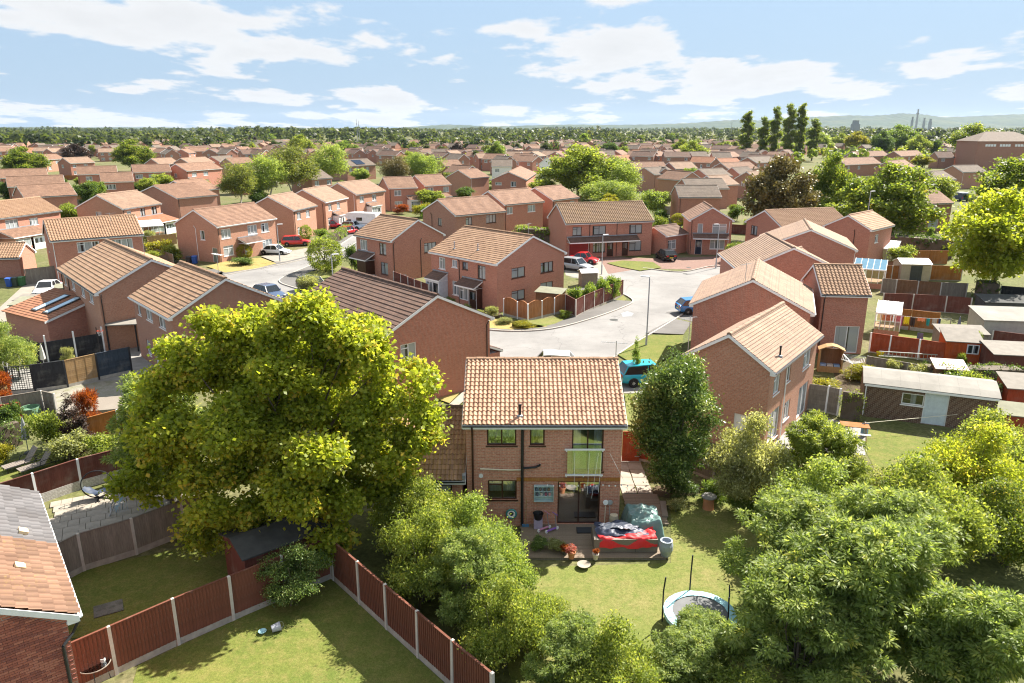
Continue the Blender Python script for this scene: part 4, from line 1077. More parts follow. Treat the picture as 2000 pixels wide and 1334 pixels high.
h11 = house('brick house with tan roof beside the clipped round bush at the bend', (690,458), (762,471), 8.4, 5.0, 2.2, rc=1, bc=0, roof='course', f=[(.8,3.2,1.6,1.3,'w3'),(5.0,3.1,1.4,1.4,'w2','brown_frame'),(.6,.05,.95,2.1,'door','white'),(5.1,.7,1.5,1.5,'w2','brown_frame')], r=[(4.8,3.0,1.9,1.2,'w3','brown_frame')], pipes=[('r',.2),('r',4.2)])
canopy(h11, 'f', .4, 3.6, 1.5, 2.4, 3.1, 2)
for x0_ in (0.5,): 
    (x_, y_), ro_ = side_pt(h11, 'f', 1.9); MB().box(0,-1.3,0,1.9,-.01,2.3).build('porch', M['brown_frame'], h11, (x_,y_,0), (0,0,ro_))
# houses behind that pair
house('brown brick house end on behind the corner pair', (890,421), (989,412), 9.5, 5.0, 2.1, rc=0, bc=2, roof='course', l=[(4.2,3.0,1.0,1.2,'w2','brown_frame')], f=[(2.0,3.3,1.2,1.2,'w2','brown_frame'),(6.0,3.3,2.0,1.3,'w3','brown_frame')], pipes=[('l',2.6)])
house('brick house with brown roof just behind the clipped hedge', (986,400), (1064,393), 9.0, 5.0, 2.1, rc=0, bc=0, f=[(.6,3.3,1.4,1.2),(5.6,3.3,1.9,1.2,'w3')])
house('brick house with brown roof under the big lime green trees', (1081,391), (1132,385), 9.0, 5.0, 2.1, rc=0, bc=0, f=[(1,3.2,2.0,1.2,'w2','brown_frame'),(5.5,3.3,1.4,1.1)])
# the row opposite with the motorhome
rowf = [(1.0,3.3,1.3,1.2),(5.0,3.3,1.3,1.2),(1.0,.8,1.9,1.3,'w3'),(4.4,.05,.95,2.1,'door','white')]
h13 = house('brick house with yellow conifer and tiled porch at the road bend', (425,443), (541,426), 8.6, 5.0, 2.1, rc=0, bc=1, f=[(.6,3.2,1.7,1.3,'w3'),(5.4,3.2,1.8,1.3,'w3'),(8.0,3.2,1.5,1.3,'w2'),(.7,.8,1.8,1.4,'bay'),(4.5,.05,1.0,2.1,'door','white'),(8.0,.6,1.9,1.5,'w3')], l=[(4.6,3.0,.9,1.3,'w1'),(6.6,.05,1.0,2.0,'solid',col_mat('door_sage',(0.16,0.20,0.16)))], pipes=[('l',3.9),('f',.1)])
canopy(h13,'f',3.4,3.6,1.6,2.4,3.0,2)
house('brick house beside the red car parked on the concrete drive', (575,411), (620,401), 9.0, 5.0, 2.2, rc=6, bc=1, roof='flat', course=.25, f=[(1.2,3.3,1.3,1.2),(4.4,3.3,1.3,1.2),(1,.8,1.6,1.3)])
hp = house('brick house with pale porch between the red cars and the motorhome', (637,395), (681,386), 9.0, 5.0, 2.2, rc=6, bc=1, roof='flat', course=.25, f=[(1.2,3.3,1.3,1.2),(4.6,3.3,1.3,1.2),(.8,.8,1.6,1.3)], pipes=[('l',7.9)])
canopy(hp,'f',2.6,2.8,1.4,2.4,3.0,0); porch_box(hp,'f',2.7,2.6,1.2,2.3,M['white'])
hq = house('brick house with white porch close behind the motorhome', (697,380), (754,372), 9.0, 5.0, 2.2, rc=6, bc=1, roof='flat', course=.25, f=[(1.2,3.3,1.5,1.2),(5.8,3.3,1.5,1.2)], pipes=[('l',7.9)])
canopy(hq,'f',3.4,3.8,1.5,2.4,3.0,0); porch_box(hq,'f',3.5,3.5,1.3,2.3,M['white'])
hr = house('brick house with low white front extension beside the orange shrub', (759,368), (816,366), 8.5, 5.0, 2.2, rc=0, bc=0, f=[(1.2,3.3,1.6,1.2),(5.2,3.3,1.6,1.2),(1.2,.7,1.8,1.4,'w3')])
canopy(hr,'f',4.0,5.0,3.0,2.5,3.2,0); porch_box(hr,'f',4.1,4.8,2.6,2.4,M['white'])
hs = house('brick house with tiled garage extension at the end of the motorhome row', (830,363), (882,360), 8.5, 5.0, 2.2, rc=0, bc=0, f=[(.8,3.3,1.6,1.2),(5.2,3.3,1.6,1.2)])
canopy(hs,'f',-.3,6.0,3.0,2.5,3.3,0); porch_box(hs,'f',-.2,5.6,2.7,2.4,M['brick'][1],glazed=False)
# the pair of gables behind the big maple
h18 = house('long brick house with striped tan roof and small white windows beside the maple', (250,579), (328,622), 8.6, 5.0, 2.3, rc=1, bc=2, course=.36, f=[(.9,3.7,.8,.9,'w1'),(3.0,3.7,1.5,.9,'w2'),(6.0,3.7,1.5,.9,'w2'),(8.6,3.5,.7,1.1,'w1'),(2.0,.7,1.0,1.2,'w1'),(4.0,.1,1.0,2.1,'door','white'),(6.4,.1,1.8,2.1,'french'),(8.6,.8,.7,1.0,'w1')], r=[(6.0,3.0,.9,1.3,'w1'),(3.2,3.0,.9,1.3,'w1')], pipes=None)
h17 = house('brick house with striped tan roof and skylit extension by the white car', (110,524), (184,574), 9.2, 5.0, 2.3, rc=1, bc=1, course=.36, f=[(1.0,3.6,1.0,.9,'w1'),(4.2,3.7,1.4,.9,'w2'),(8.0,3.7,1.4,.9,'w2'),(11.0,3.7,1.4,.9,'w2')], pipes=[('f',.4),('f',3.2),('r',.15)])
h19 = house('brick house with brown roof and gable to the dry front lawn behind the maple', (560,598), (733,668), 9.6, 5.0, 2.3, rc=2, bc=0, course=.36, r=[(1.6,3.2,1.2,1.2,'w2')], pipes=[('r',8.7)])
canopy(h19,'b',.2,2.5,1.4,2.3,2.9,2); porch_box(h19,'b',.2,2.4,1.1,2.2,M['brick'][0])
aerial(h18, 8.2, 4.3, 7.3, 1.7, .2); aerial(h17, 13.0, 4.6, 7.3, 1.8, 1.0)
aerial(h3, .6, 5.0, 7.1, 1.2, 2.6); aerial(h2, 1.2, 5.6, 5.6, 1.5, 2.8)
aerial(h10, 10.1, 5.2, 7.2, 1.3, 2.0)
flue(h2, 2.2, .18, .55); 
# left side
h15 = house('brick house with cream pantiled roof and two wide white windows', (97,471), (281,457), 7.8, 5.0, 2.1, rc=1, bc=0, roof='pantile', f=[(2.6,3.35,2.4,1.2,'w3'),(6.2,3.35,2.5,1.2,'w4')], l=[(3.0,3.2,.8,1.2,'w1')], pipes=[('f',.15)])
aerial(h15, 7.0, 2.0, 6.0, 1.7, .3)
h16 = house('brick house with pantiled roof and lean to with two roof windows', (-40,432), (121,411), 7.8, 5.0, 2.1, rc=1, bc=0, roof='pantile', f=[(4.2,3.3,2.2,1.3,'w3'),(8.4,3.3,1.6,1.1,'w3')], pipes=None)
cn = canopy(h16,'f',2.6,6.4,2.8,2.3,3.3,0,name='lean_to_roof'); porch_box(h16,'f',2.9,5.8,2.6,2.2,M['brick'][1],zhi=3.1)
h14 = house('brick house with broad sunlit tan roof and cream end wall', (240,408), (316,397), 9.4, 5.0, 2.2, rc=6, bc=1, roof='flat', course=.25, l=[(3.6,3.0,1.1,1.4,'w1')], f=[(1,3.2,1.0,1.3,'w1'),(4.2,3.3,1.2,1.3,'w2','brown_frame'),(7.0,3.3,1.4,1.3,'w2','brown_frame')])
canopy(h14,'f',2.2,7.5,3.4,2.3,3.2,3); porch_box(h14,'f',2.4,7.0,3.0,2.2,M['brick'][1])
house('brick house with gable end hiding the white roofed conservatory', (260,380), (346,387), ze=5.0, rise=2.1, mode='g', L=9, rc=0, bc=2)
house('brick house with tall gable end beside the white patio', (306,372), (376,374), ze=5.0, rise=2.1, mode='g', L=9, rc=0, bc=2, l=[(5.0,3.0,1.2,1.2,'w2','brown_frame')])
hg = house('brick house with white porch beside the drooping birch', (365,334), (435,329), 8.5, 5.0, 2.1, rc=0, bc=0, f=[(2.2,3.2,2.0,1.2,'w3'),(7.2,3.2,2.0,1.2,'w3'),(3.2,.7,2.0,1.2,'w3'),(7.2,.7,2.0,1.2,'w3')], l=[(3,3,1.0,1.2,'w1')])
canopy(hg,'f',.2,3.0,1.4,2.4,3.0,0); porch_box(hg,'f',.3,2.6,1.2,2.3,M['white'])
for k_, (a_, b_, lb) in enumerate([((0,348),(95,345),'longest plain brick house in the trio of stepped roofs'), ((14,365),(128,361),'brick house in the middle of the trio of stepped roofs'), ((47,386),(151,380),'brick house of the stepped trio nearest the cream pantiled house')]):
    house(lb, a_, b_, 8, 5.0, 2.1, rc=0, bc=0, f=[(1.2,3.3,1.9,1.2,'w2','black'),(8.0,3.3,2.2,1.2,'w3')])
house('brick house with dark gabled roof behind the skylit roof', (150,341), (230,339), 8, 5.0, 2.1, rc=0, bc=0, f=[(2.0,3.2,1.6,1.2),(7,3.2,1.6,1.2)])
house('brick house with roof window behind the copper beech side', (197,356), (262,354), 8, 5.0, 2.1, rc=0, bc=0, f=[(.6,3.2,2.4,1.2,'w3')])
house('brick house with broad brown roof beside the dark bushes', (260,337), (335,335), 8, 5.0, 2.1, rc=0, bc=0, f=[(.4,3.2,2.0,1.2,'w3'),(4,3.2,2.0,1.2,'w3'),(9,3.2,2.0,1.2,'w3')])
# middle distance, right
house('brick house with blank side wall behind the gable fronted house', (1326,385), (1410,385), 8, 5.0, 2.0, rc=4, bc=0, r=[(2,3.2,1.4,1.2)])
house('brick house with low grey hipped looking roof behind the blank wall', (1345,369), (1425,368), 9, 4.6, 2.0, rc=4, bc=0)
for A_, B_, lb in (((1237,338),(1279,341),'brick gable house with pale wall panel beside the white lean to'), ((1283,340),(1315,340),'brick gable house standing beside the green tree and glass roof')):
    house(lb, A_, B_, ze=5.0, rise=1.8, mode='g', L=9, rc=4, bc=1, l=[(2.4,3.1,1.6,1.3,'w2')])
hsol = house('brick house with dark solar panels on its roof', (677,325), (735,322), 9, 5.0, 2.1, rc=4, bc=2, f=[(1.2,3.2,1.3,1.2),(4.4,3.2,1.3,1.2),(9,3.2,1.5,1.2)])
pa = MB(); 
for i in range(4):
    for j in range(2): pa.box(5.2+i*1.05,.4+j*1.7,0,6.2+i*1.05,2.05+j*1.7,.05)
pa.build('solar_panel', col_mat('solar_blue',(0.012,0.018,0.035),.15), hsol, (0,.3,5.25), (math.atan2(2.1,4.5),0,0))
house('brick house with sunlit side wall behind the small green tree', (920,348), (957,345), 9, 5.0, 2.0, rc=0, bc=1)
house('brick house with two small windows in its gable beside the lime trees', (1029,351), (1048,338), 9.5, 5.0, 2.0, rc=0, bc=0, l=[(1,3.6,1.6,.7,'w1'),(5,3.2,1.4,1.3,'w1')])
house('brown brick house low behind the big yellowing tree', (1812,398), (1864,396), 8, 5.0, 2.0, rc=0, bc=2, f=[(1,3.0,2.0,1.3),(1,.6,2.2,1.5,'w2')])
house('brick house with paned windows and blue van on its drive', (1832,352), (1869,350), 8, 5.0, 2.0, rc=4, bc=2, f=[(.8,3.0,1.6,1.3,'georgian'),(4.0,3.0,1.8,1.3,'georgian'),(3.6,.6,2.0,1.4,'georgian')])
house('brick house with wide gable behind the blue van', (1838,333), (1881,336), ze=5, rise=1.8, mode='g', L=9, rc=4, bc=1)
house('red brick house with dormer like twin windows by the far road', (1833,308), (1866,308), 8, 4.8, 2.6, rc=2, bc=2, f=[(1.5,3.2,1.6,1.2),(6,3.2,1.6,1.2)])
for A_, B_, lb in (((1677,306),(1738,304),'long low brick house beneath the dark skyline trees'),((1760,305),(1806,303),'brown roofed house with one window by the yellow green bushes'),((1652,322),(1722,319),'low white trimmed house behind the broad round tree'),((1755,329),(1788,325),'house with sunlit pink gable behind the broad round tree')):
    house(lb, A_, B_, 8, 4.6, 2.3, rc=0, bc=2, f=[(1.5,2.8,1.6,1.2),(8,2.8,1.6,1.2)])
# ------------------------------------------------------------------ fences
_bcache = {}
def fence(label, P, h=1.75, mat='fence_red', post='concrete', base=0.22, style='feather', single=False, span=1.9, px=True, cat='fence', name='fence', posth=None, mats=None, group=None, ends=True, gmat=None):
    """posts, gravel boards and board panels along the line P"""
    P = [at(*p) for p in P] if px else list(P)
    ox, oy = P[0]
    root = empty(name, (ox, oy, 0), 0, label, cat, group)
    ph = posth or (base + h + 0.06); k = 0
    pm = {'concrete': col_mat('concrete_post',(0.50,0.47,0.43),.85,.15), 'white': M['white'], 'wood': M[mat], 'grey': col_mat('post_grey',(0.20,0.19,0.18)), None: None}[post]
    gb = gmat or col_mat('gravel_board',(0.36,0.33,0.29),.9,.2)
    for si, ((x0,y0),(x1,y1)) in enumerate(zip(P, P[1:])):
        d = math.hypot(x1-x0, y1-y0); m = max(1, round(d/span)); a = math.atan2(y1-y0, x1-x0); w = d/m
        for i in range(m + (1 if si == len(P)-2 and ends else 0)):
            t = i/m; lx, ly = x0-ox+(x1-x0)*t, y0-oy+(y1-y0)*t
            if post:
                key = ('post', post, mat, round(ph,2))
                if key not in _bcache: _bcache[key] = MB().box(-.055,-.055,-.1,.055,.055,ph-.03).faces([(-.055,-.055,ph-.03),(.055,-.055,ph-.03),(.055,.055,ph-.03),(-.055,.055,ph-.03),(0,0,ph+.01)],[(0,1,4),(1,2,4),(2,3,4),(3,0,4)]).mesh('post', pm)
                link('post', _bcache[key], root, (lx,ly,0), (rng.uniform(-.015,.015),rng.uniform(-.015,.015),a))
            if i == m: break
            mk = mats[k % len(mats)] if mats else mat; k += 1
            st = style
            if isinstance(mk, tuple): mk, st = mk
            if base > 0.02:
                key = ('gravel', round(w,1), round(base,2), gb.name)
                if key not in _bcache: _bcache[key] = MB().box(.057,-.025,-.05,w-.057,.025,base-.005).mesh('gravel_board', gb)
                link('gravel_board', _bcache[key], root, (lx,ly,0), (0,0,a))
            pw = w-.12
            pan = MB()
            nb = max(2, int(pw/.115)); bw = pw/nb
            def cap(x):
                return 0.0 if st != 'arched' else 0.22*math.sin(math.pi*x/pw)
            if st in ('feather','arched'):
                rails = MB()
                for rz in (.18,h*.5,h-.2): rails.box(0,.012,rz,pw,.05,rz+.07)
                for q in range(max(1,4 if st == 'arched' else 1)):
                    s0, s1 = (q/4,(q+1)/4) if st == 'arched' else (0,1)
                    c0, c1 = cap(pw*s0), cap(pw*s1)
                    rails.extr([(pw*s0,-.045,h+c0),(pw*s1,-.045,h+c1),(pw*s1,-.045,h+c1+.035),(pw*s0,-.045,h+c0+.035)],(0,0,0),(0,.08,0))
                po = rails.build('panel', M[mk], root, (lx+.06*math.cos(a),ly+.06*math.sin(a),base), (0,0,a))
                if single:
                    key = ('board', round(bw,3), round(h,2), mk)
                    if key not in _bcache: _bcache[key] = MB().extr([(0,-.004,0),(bw*1.1,-.034,0),(bw*1.1,-.006,0),(0,0.006,0)],(0,0,0),(0,0,h)).mesh('board', M[mk])
                    for j in range(nb): link('board', _bcache[key], po, (bw*j,rng.uniform(-.003,.003),rng.uniform(-.006,.004)))
                else:
                    bd = MB()
                    for j in range(nb):
                        c = cap(bw*(j+.5)); bd.extr([(bw*j,-.006,0),(bw*(j+1.06),-.022,0),(bw*(j+1.06),-.002,0),(bw*j,.006,0)],(0,0,0),(0,0,h+c))
                    bd.build('boarding', M[mk], po)
            elif st == 'lap':
                po = MB().box(0,-.03,0,.05,.03,h).box(pw-.05,-.03,0,pw,.03,h).box(pw*.33,-.03,0,pw*.33+.04,.03,h).box(pw*.66,-.03,0,pw*.66+.04,.03,h).box(0,-.035,h,pw,.035,h+.03).build('panel', M[mk], root, (lx+.06*math.cos(a),ly+.06*math.sin(a),base), (0,0,a))
                bd = MB(); n_ = int(h/.13)
                for j in range(n_): bd.extr([(.01,-.022,h*j/n_),(.01,-.008,h*j/n_),(.01,.004,h*(j+1.1)/n_),(.01,-.01,h*(j+1.1)/n_)],(0,0,0),(pw-.02,0,0))
                bd.build('boarding', M[mk], po)
            elif st == 'trellis':
                po = MB().box(0,-.03,0,.05,.03,h).box(pw-.05,-.03,0,pw,.03,h).box(0,-.03,0,pw,.03,.05).box(0,-.03,h-.05,pw,.03,h).build('panel', M[mk], root, (lx+.06*math.cos(a),ly+.06*math.sin(a),base), (0,0,a))
                bd = MB(); s = .15
                for j in range(1,int(pw/s)): bd.box(s*j,-.012,.05,s*j+.035,.0,h-.05)
                for j in range(1,int(h/s)): bd.box(.05,.002,s*j,pw-.05,.014,s*j+.035)
                bd.build('lattice', M[mk], po)
            else:   # flat composite boards
                po = MB()
                n_ = max(3,int(h/.3))
                for j in range(n_): po.box(0,-.02,h*j/n_+.006,pw,.02,h*(j+1)/n_-.004)
                po.build('panel', M[mk], root, (lx+.06*math.cos(a),ly+.06*math.sin(a),base), (0,0,a))
    return root
FA = [(-14.85,19.4),(-13.41,20.88),(-11.95,22.38),(-10.48,23.74),(-8.93,25.1),(-7.42,26.42)]
fence('red brown board fence from the corner house to the garden shed', FA, 1.62, 'fence_red', base=.26, single=True, px=False)
FB = [(-7.30,26.30),(-5.92,24.72),(-4.62,23.22),(-3.28,21.71),(-1.95,20.2),(-0.6,18.7)]
fence('red brown board fence between the shaded lawn and the trampoline garden', FB, 1.62, 'fence_red', base=.26, single=True, px=False)
fence('weathered grey board fence along the slabbed patio', [(98,1150),(165,1115),(267,1083),(362,1045),(430,1030)], 1.45, 'fence_grey', base=.28)
fence('brown board fence on white stone blocks behind the patio', [(-15,1015),(75,985),(160,955),(250,930)], 1.15, 'fence_maroon', post='white', base=.5, gmat=m_brick('white_block', (0.72,0.72,0.70), (0.62,0.62,0.60), (0.45,0.45,0.43)))
fence('rust red fence panel where the patio meets the maple', [(256,935),(315,960)], 1.5, 'fence_rust', base=.2)
fence('row of black, slate and tan garden panels with one trellis', [(20,770),(70,766),(133,757),(194,742),(258,728)], 1.75, 'fence_black', 'wood', base=.25, mats=[('fence_black','trellis'),('fence_black','lap'),('fence_tan','lap'),('fence_blue','lap')], span=3.2)
fence('tall black fence behind the closed white parasol', [(48,716),(95,707),(150,698),(205,688)], 1.6, 'fence_black', 'white', base=.02, style='lap', posth=2.2, span=3)
fence('weathered wood fence behind the three bins', [(53,556),(115,548)], 1.8, 'fence_grey', 'wood', base=.02)
fence('low grey wood fence by the water butt', [(8,820),(88,806),(112,812)], 1.4, 'fence_grey', base=.1)
fence('rust red fence at the edge of the ivy hedge', [(-30,842),(10,838),(45,832)], 1.5, 'fence_rust', base=.05, post='wood')
fence('orange fence half hidden by the feathery tree', [(165,868),(235,848),(300,840)], 1.5, 'fence_orange', base=.05, post='white')
# island garden
fence('chestnut arched fence with white posts round the corner garden', [(984,616),(1011,623),(1031,628),(1058,621),(1082,615),(1104,609)], 1.45, 'fence_fresh' if 'fence_fresh' in M else 'fence_brown', 'white', base=.24, style='arched', span=2.2)
fence('dark board fence under the garden shrubs beside the turning head', [(1104,609),(1124,621),(1140,612),(1160,603),(1178,595),(1197,587),(1216,578)], 1.6, 'fence_maroon', 'concrete', base=.2, span=2.0)
fence('dark fence beside the two parked hatchbacks', [(770,560),(798,572),(838,588)], 1.7, 'fence_maroon', 'concrete', base=.1)
# right hand gardens
fence('dark stained fence between the laurel and the pale shrub', [(1338,918),(1393,940),(1440,957),(1500,975)], 1.5, 'fence_grey', base=.15, post='concrete')
fence('bright rust red side fence with hose', [(1242,899),(1285,906)], 1.75, 'fence_rust', base=.15, span=1.6)
gate = empty('garden_gate', (*at(1214,903),0), 0.02, 'rust red wooden side gate beside the pale gatepost', 'gate')
g_ = MB().box(0,-.02,.08,.95,.02,1.85); g_.build('gate_boards', M['fence_rust'], gate)
for z_ in (.25,.95,1.6): MB().box(.02,-.05,z_,.93,-.021,z_+.1).build('ledge', M['fence_rust'], gate)
MB().extr([(.03,-.05,.35),(.12,-.05,.35),(.92,-.05,.95),(.83,-.05,.95)],(0,0,0),(0,.028,0)).build('brace', M['fence_rust'], gate)
for z_ in (.35,1.65): MB().box(.7,-.07,z_,.96,-.051,z_+.05).build('hinge', M['metal'], gate)
fence('long rust red fence beside the orange shed', [(1697,688),(1735,694),(1792,702),(1850,712)], 1.55, 'fence_rust', 'white', base=.1, span=2.6)
fence('maroon fence across the middle of the gardens', [(1722,604),(1780,606),(1845,610),(1893,614)], 1.6, 'fence_maroon', 'concrete', base=.05, span=2.6)
fence('mixed tan and grey fence below the beige shed', [(1720,572),(1748,575),(1790,578),(1835,581),(1885,583)], 1.6, 'fence_brown', 'concrete', base=.05, mats=['fence_grey','fence_brown','fence_brown','fence_grey'], span=3.0)
fence('long orange fence below the evergreen hedge', [(1722,514),(1780,515),(1848,516)], 1.8, 'fence_orange', 'wood', base=.02, span=2.6)
fence('orange fence either side of the beige shed', [(1690,546),(1740,547),(1815,547),(1876,548)], 1.7, 'fence_orange', 'concrete', base=.05, span=2.8)
fence('light orange fence behind the washing line', [(1722,640),(1775,645),(1830,652)], 1.55, 'fence_orange', 'wood', base=.35, span=2.6)
fence('grey fence overgrown with white flowered climber', [(1690,728),(1768,742),(1838,756)], 1.25, 'fence_grey', 'grey', base=.05, span=2.4)
fence('grey composite panel screen below the flowering climber', [(1547,796),(1612,806),(1635,812)], 1.7, 'fence_grey', 'white', base=.12, style='panel', span=2.4)
fence('dark garden fence behind the red geraniums', [(1950,588),(2020,594)], 1.6, 'fence_black', 'concrete', base=.05, span=2.6)
fence('maroon fence behind the felt roofed garage', [(1935,676),(2040,690)], 1.3, 'fence_maroon', 'concrete', base=.05, span=2.6)
# ------------------------------------------------------------------ vehicles
def car(px, py, head, paint, label, kind='hatch', L=4.2, Wd=1.78, H=1.5, group=None, name='car', plate=True, loc=None):
    x, y = at(px, py) if loc is None else loc
    root = empty(name, (x, y, 0.02), R(head), label, 'car', group)
    pm = M.get(paint) or paint
    h = L/2; wb = h*.62; z0 = .22; w = Wd/2
    suv = kind == 'suv'; belt = H*.60; nose = H*.50
    st = {'hatch': [(-h,.62*H,.9),(-h+.12,.66*H,.97),(-h+.8,belt*1.04,1),(0,belt,1),(h*.40,belt*.99,1),(h*.66,belt*.93,.98),(h*.9,nose*.92,.92),(h,nose*.72,.80)],
          'suv': [(-h,.60*H,.9),(-h+.12,.65*H,.97),(-h+.8,belt*1.05,1),(0,belt,1),(h*.40,belt*1.0,1),(h*.68,belt*.95,.98),(h*.92,nose*.98,.92),(h,nose*.78,.82)],
          'saloon': [(-h,.52*H,.88),(-h+.15,.60*H,.95),(-h+.9,belt*1.0,1),(0,belt,1),(h*.36,belt*.98,1),(h*.66,belt*.9,.98),(h*.9,nose*.88,.92),(h,nose*.7,.80)]}[kind]
    body = MB(); rings = []
    for xs, zt, k in st:
        zb = z0 + (.12 if abs(xs) > h*.93 else 0)
        rg = [(xs,-w*k*.90,zb),(xs,-w*k*.99,zb+.14),(xs,-w*k,(zb+zt)*.55),(xs,-w*k*.95,zt-.05),(xs,-w*k*.80,zt),(xs,w*k*.80,zt),(xs,w*k*.95,zt-.05),(xs,w*k,(zb+zt)*.55),(xs,w*k*.99,zb+.14),(xs,w*k*.90,zb)]
        rings.append(rg)
    n = 10; vs = [p for r_ in rings for p in r_]; fs = []
    for i in range(len(rings)-1):
        for j in range(n): fs.append((i*n+j, i*n+(j+1)%n, (i+1)*n+(j+1)%n, (i+1)*n+j))
    fs.append(tuple(range(n))); fs.append(tuple((len(rings)-1)*n+j for j in range(n-1,-1,-1)))
    body.faces(vs, [f[::-1] for f in fs])
    bo = body.build('body', pm, root, smooth=True)
    # cabin: glass house with painted roof and pillars
    if kind == 'saloon': cx = [(-h+.75,belt),(-h+1.35,H*.96),(0.15,H),(h*.02+.35,H*.985),(h*.42,belt)]
    elif suv: cx = [(-h+.06,belt*1.02),(-h+.42,H*.97),(-.1,H),(h*.06+.3,H*.985),(h*.46,belt)]
    else: cx = [(-h+.08,belt*1.03),(-h+.55,H*.95),(-.1,H),(h*.04+.3,H*.98),(h*.44,belt)]
    gl = MB(); wt = w*.74; wbm = w*.93
    def wd(z): return wbm + (wt-wbm)*max(0,(z-belt))/(H-belt)
    Lp = [(xx,-wd(z),z) for xx,z in cx]; Rp = [(xx,wd(z),z) for xx,z in cx]
    gl.poly(*Lp[::-1]); gl.poly(*Rp)
    gl.poly(Lp[0],Lp[1],Rp[1],Rp[0]); gl.poly(Lp[3],Lp[4],Rp[4],Rp[3])
    gl.build('glazing', M['carglass'], root)
    rf = MB()
    top = [cx[1],cx[2],cx[3]]
    up = [(xx,s*(wd(z)+.012),z+dz) for s in (-1,1) for xx,z in top for dz in (.022,)]
    a = [(xx,-(wd(z)+.012),z+.022) for xx,z in top]; b_ = [(xx,(wd(z)+.012),z+.022) for xx,z in top]
    for i in range(2):
        rf.poly(a[i],a[i+1],b_[i+1],b_[i])
        rf.poly((a[i][0],a[i][1],a[i][2]-.07),(a[i+1][0],a[i+1][1],a[i+1][2]-.07),a[i+1],a[i]); rf.poly(b_[i],b_[i+1],(b_[i+1][0],b_[i+1][1],b_[i+1][2]-.07),(b_[i][0],b_[i][1],b_[i][2]-.07))
    rf.poly((a[0][0]-.02,a[0][1],a[0][2]-.06),a[0],b_[0],(b_[0][0]-.02,b_[0][1],b_[0][2]-.06)); rf.poly(a[2],(a[2][0]+.03,a[2][1],a[2][2]-.06),(b_[2][0]+.03,b_[2][1],b_[2][2]-.06),b_[2])
    for s, P_ in ((-1,Lp),(1,Rp)):
        for q0, q1 in ((P_[0],P_[1]),(P_[4],P_[3])): rf.tube((q0[0],q0[1]*1.005,q0[2]),(q1[0],q1[1]*1.005,q1[2]),.05,.045,5)
        xm = -.05*L; rf.tube((xm,s*wbm*1.004,belt),(xm,s*wd(H-.03)*1.004,H-.03),.035,.035,4)
    rf.build('roof_panel', pm, root)
    for s in (-1,1):
        for xx in (wb,-wb):
            tm = ('tyre', suv)
            if tm not in _bcache:
                r0 = .35 if suv else .32
                _bcache[tm] = MB().lathe([(r0*.62,-.1),(r0*.94,-.1),(r0,-.06),(r0,.06),(r0*.94,.1),(r0*.62,.1)],18).mesh('tyre', M['tyre'])
                rm = MB().lathe([(.02,.085),(r0*.2,.095),(r0*.2,.07)],10)
                for q in range(7):
                    t = 6.283*q/7; rm.tube((.03*math.cos(t),.03*math.sin(t),.085),(r0*.62*math.cos(t),r0*.62*math.sin(t),.08),.028,.022,4)
                rm.lathe([(r0*.56,.05),(r0*.64,.102),(r0*.66,.05)],16); _bcache[('rim',suv)] = rm.mesh('rim', M['rim'])
            t_ = link('tyre', _bcache[tm], root, (xx, s*(w-.075), .33), (-s*math.pi/2,0,0)); link('rim', _bcache[('rim',suv)], t_)
            MB().extr([(xx+.40*math.cos(q),s*(w*1.0+.004),.33+.40*math.sin(q)) for q in np.linspace(0,math.pi,9)],(0,0,0),(0,-s*.02,0)).build('wheel_arch', M['black'], root)
        MB().box(-h-.01,s*w*.62-.16,.58*H-.16,-h+.1,s*w*.62+.16,.58*H+.02).build('tail_lamp', M['lamp_red'], root)
        MB().box(h-.22,s*w*.66-.17,nose*.66,h-.01,s*w*.66+.13,nose*.82).build('headlamp', M['lamp_clear'], root)
        MB().box(h*.30,s*(w+.02)-.08,belt+.02,h*.30+.12,s*(w+.02)+.08,belt+.14).build('mirror', pm, root)
    if plate:
        MB().box(-h-.02,-.26,.52,-h-.005,.26,.63).build('number_plate', M['plate_yellow'], root)
        MB().box(h+.002,-.26,.38,h+.015,.26,.49).build('number_plate', M['white'], root)
    MB().box(h*.985,-w*.5,.40,h*.995+.006,w*.5,.56).build('grille', M['black'], root)
    for s in (-1,1): MB().box(-h*.5,s*(w*.985)-.012,.24,h*.5,s*(w*.985)+.012,.34).build('side_skirt', M['black'], root)
    return root
P_ = lambda n,c: m_paint(n,c)
M['p_grey']=P_('paint_taupe',(0.17,0.155,0.14)); M['p_dark']=P_('paint_dark',(0.035,0.038,0.045)); M['p_black']=P_('paint_black',(0.012,0.012,0.014))
M['p_silver']=P_('paint_silver',(0.34,0.36,0.39)); M['p_red']=P_('paint_red',(0.55,0.012,0.018)); M['p_white']=P_('paint_white',(0.78,0.79,0.80))
M['p_blue']=P_('paint_blue',(0.035,0.17,0.42)); M['p_teal']=P_('paint_teal',(0.01,0.36,0.50)); M['p_ltblue']=P_('paint_light_blue',(0.45,0.55,0.66)); M['p_navy']=P_('paint_navy',(0.06,0.09,0.16))
car(765,578,16,'p_grey','taupe hatchback on the concrete drive of the corner pair')
car(728,564,16,'p_dark','dark hatchback parked beside the taupe hatchback')
car(613,568,-35,'p_black','dark car half hidden behind the pale roadside bush', 'suv', H=1.6)
car(1125,528,-40,'p_silver','silver crossover on the concrete drive by the red car','suv',L=4.5,H=1.62)
car(1140,514,-25,'p_red','red car behind the silver crossover','saloon')
car(1300,507,100,'p_black','black hatchback reversed to the gable fronted house')
car(1362,611,8,'p_blue','blue hatchback nosing out beside a brick gable',H=1.52)
car(1263,748,10,'p_teal','teal crossover behind the tall laurel','suv',H=1.58)
car(579,480,12,'p_red','bright red crossover on the drive by the street lamp','suv',L=4.4,H=1.6)
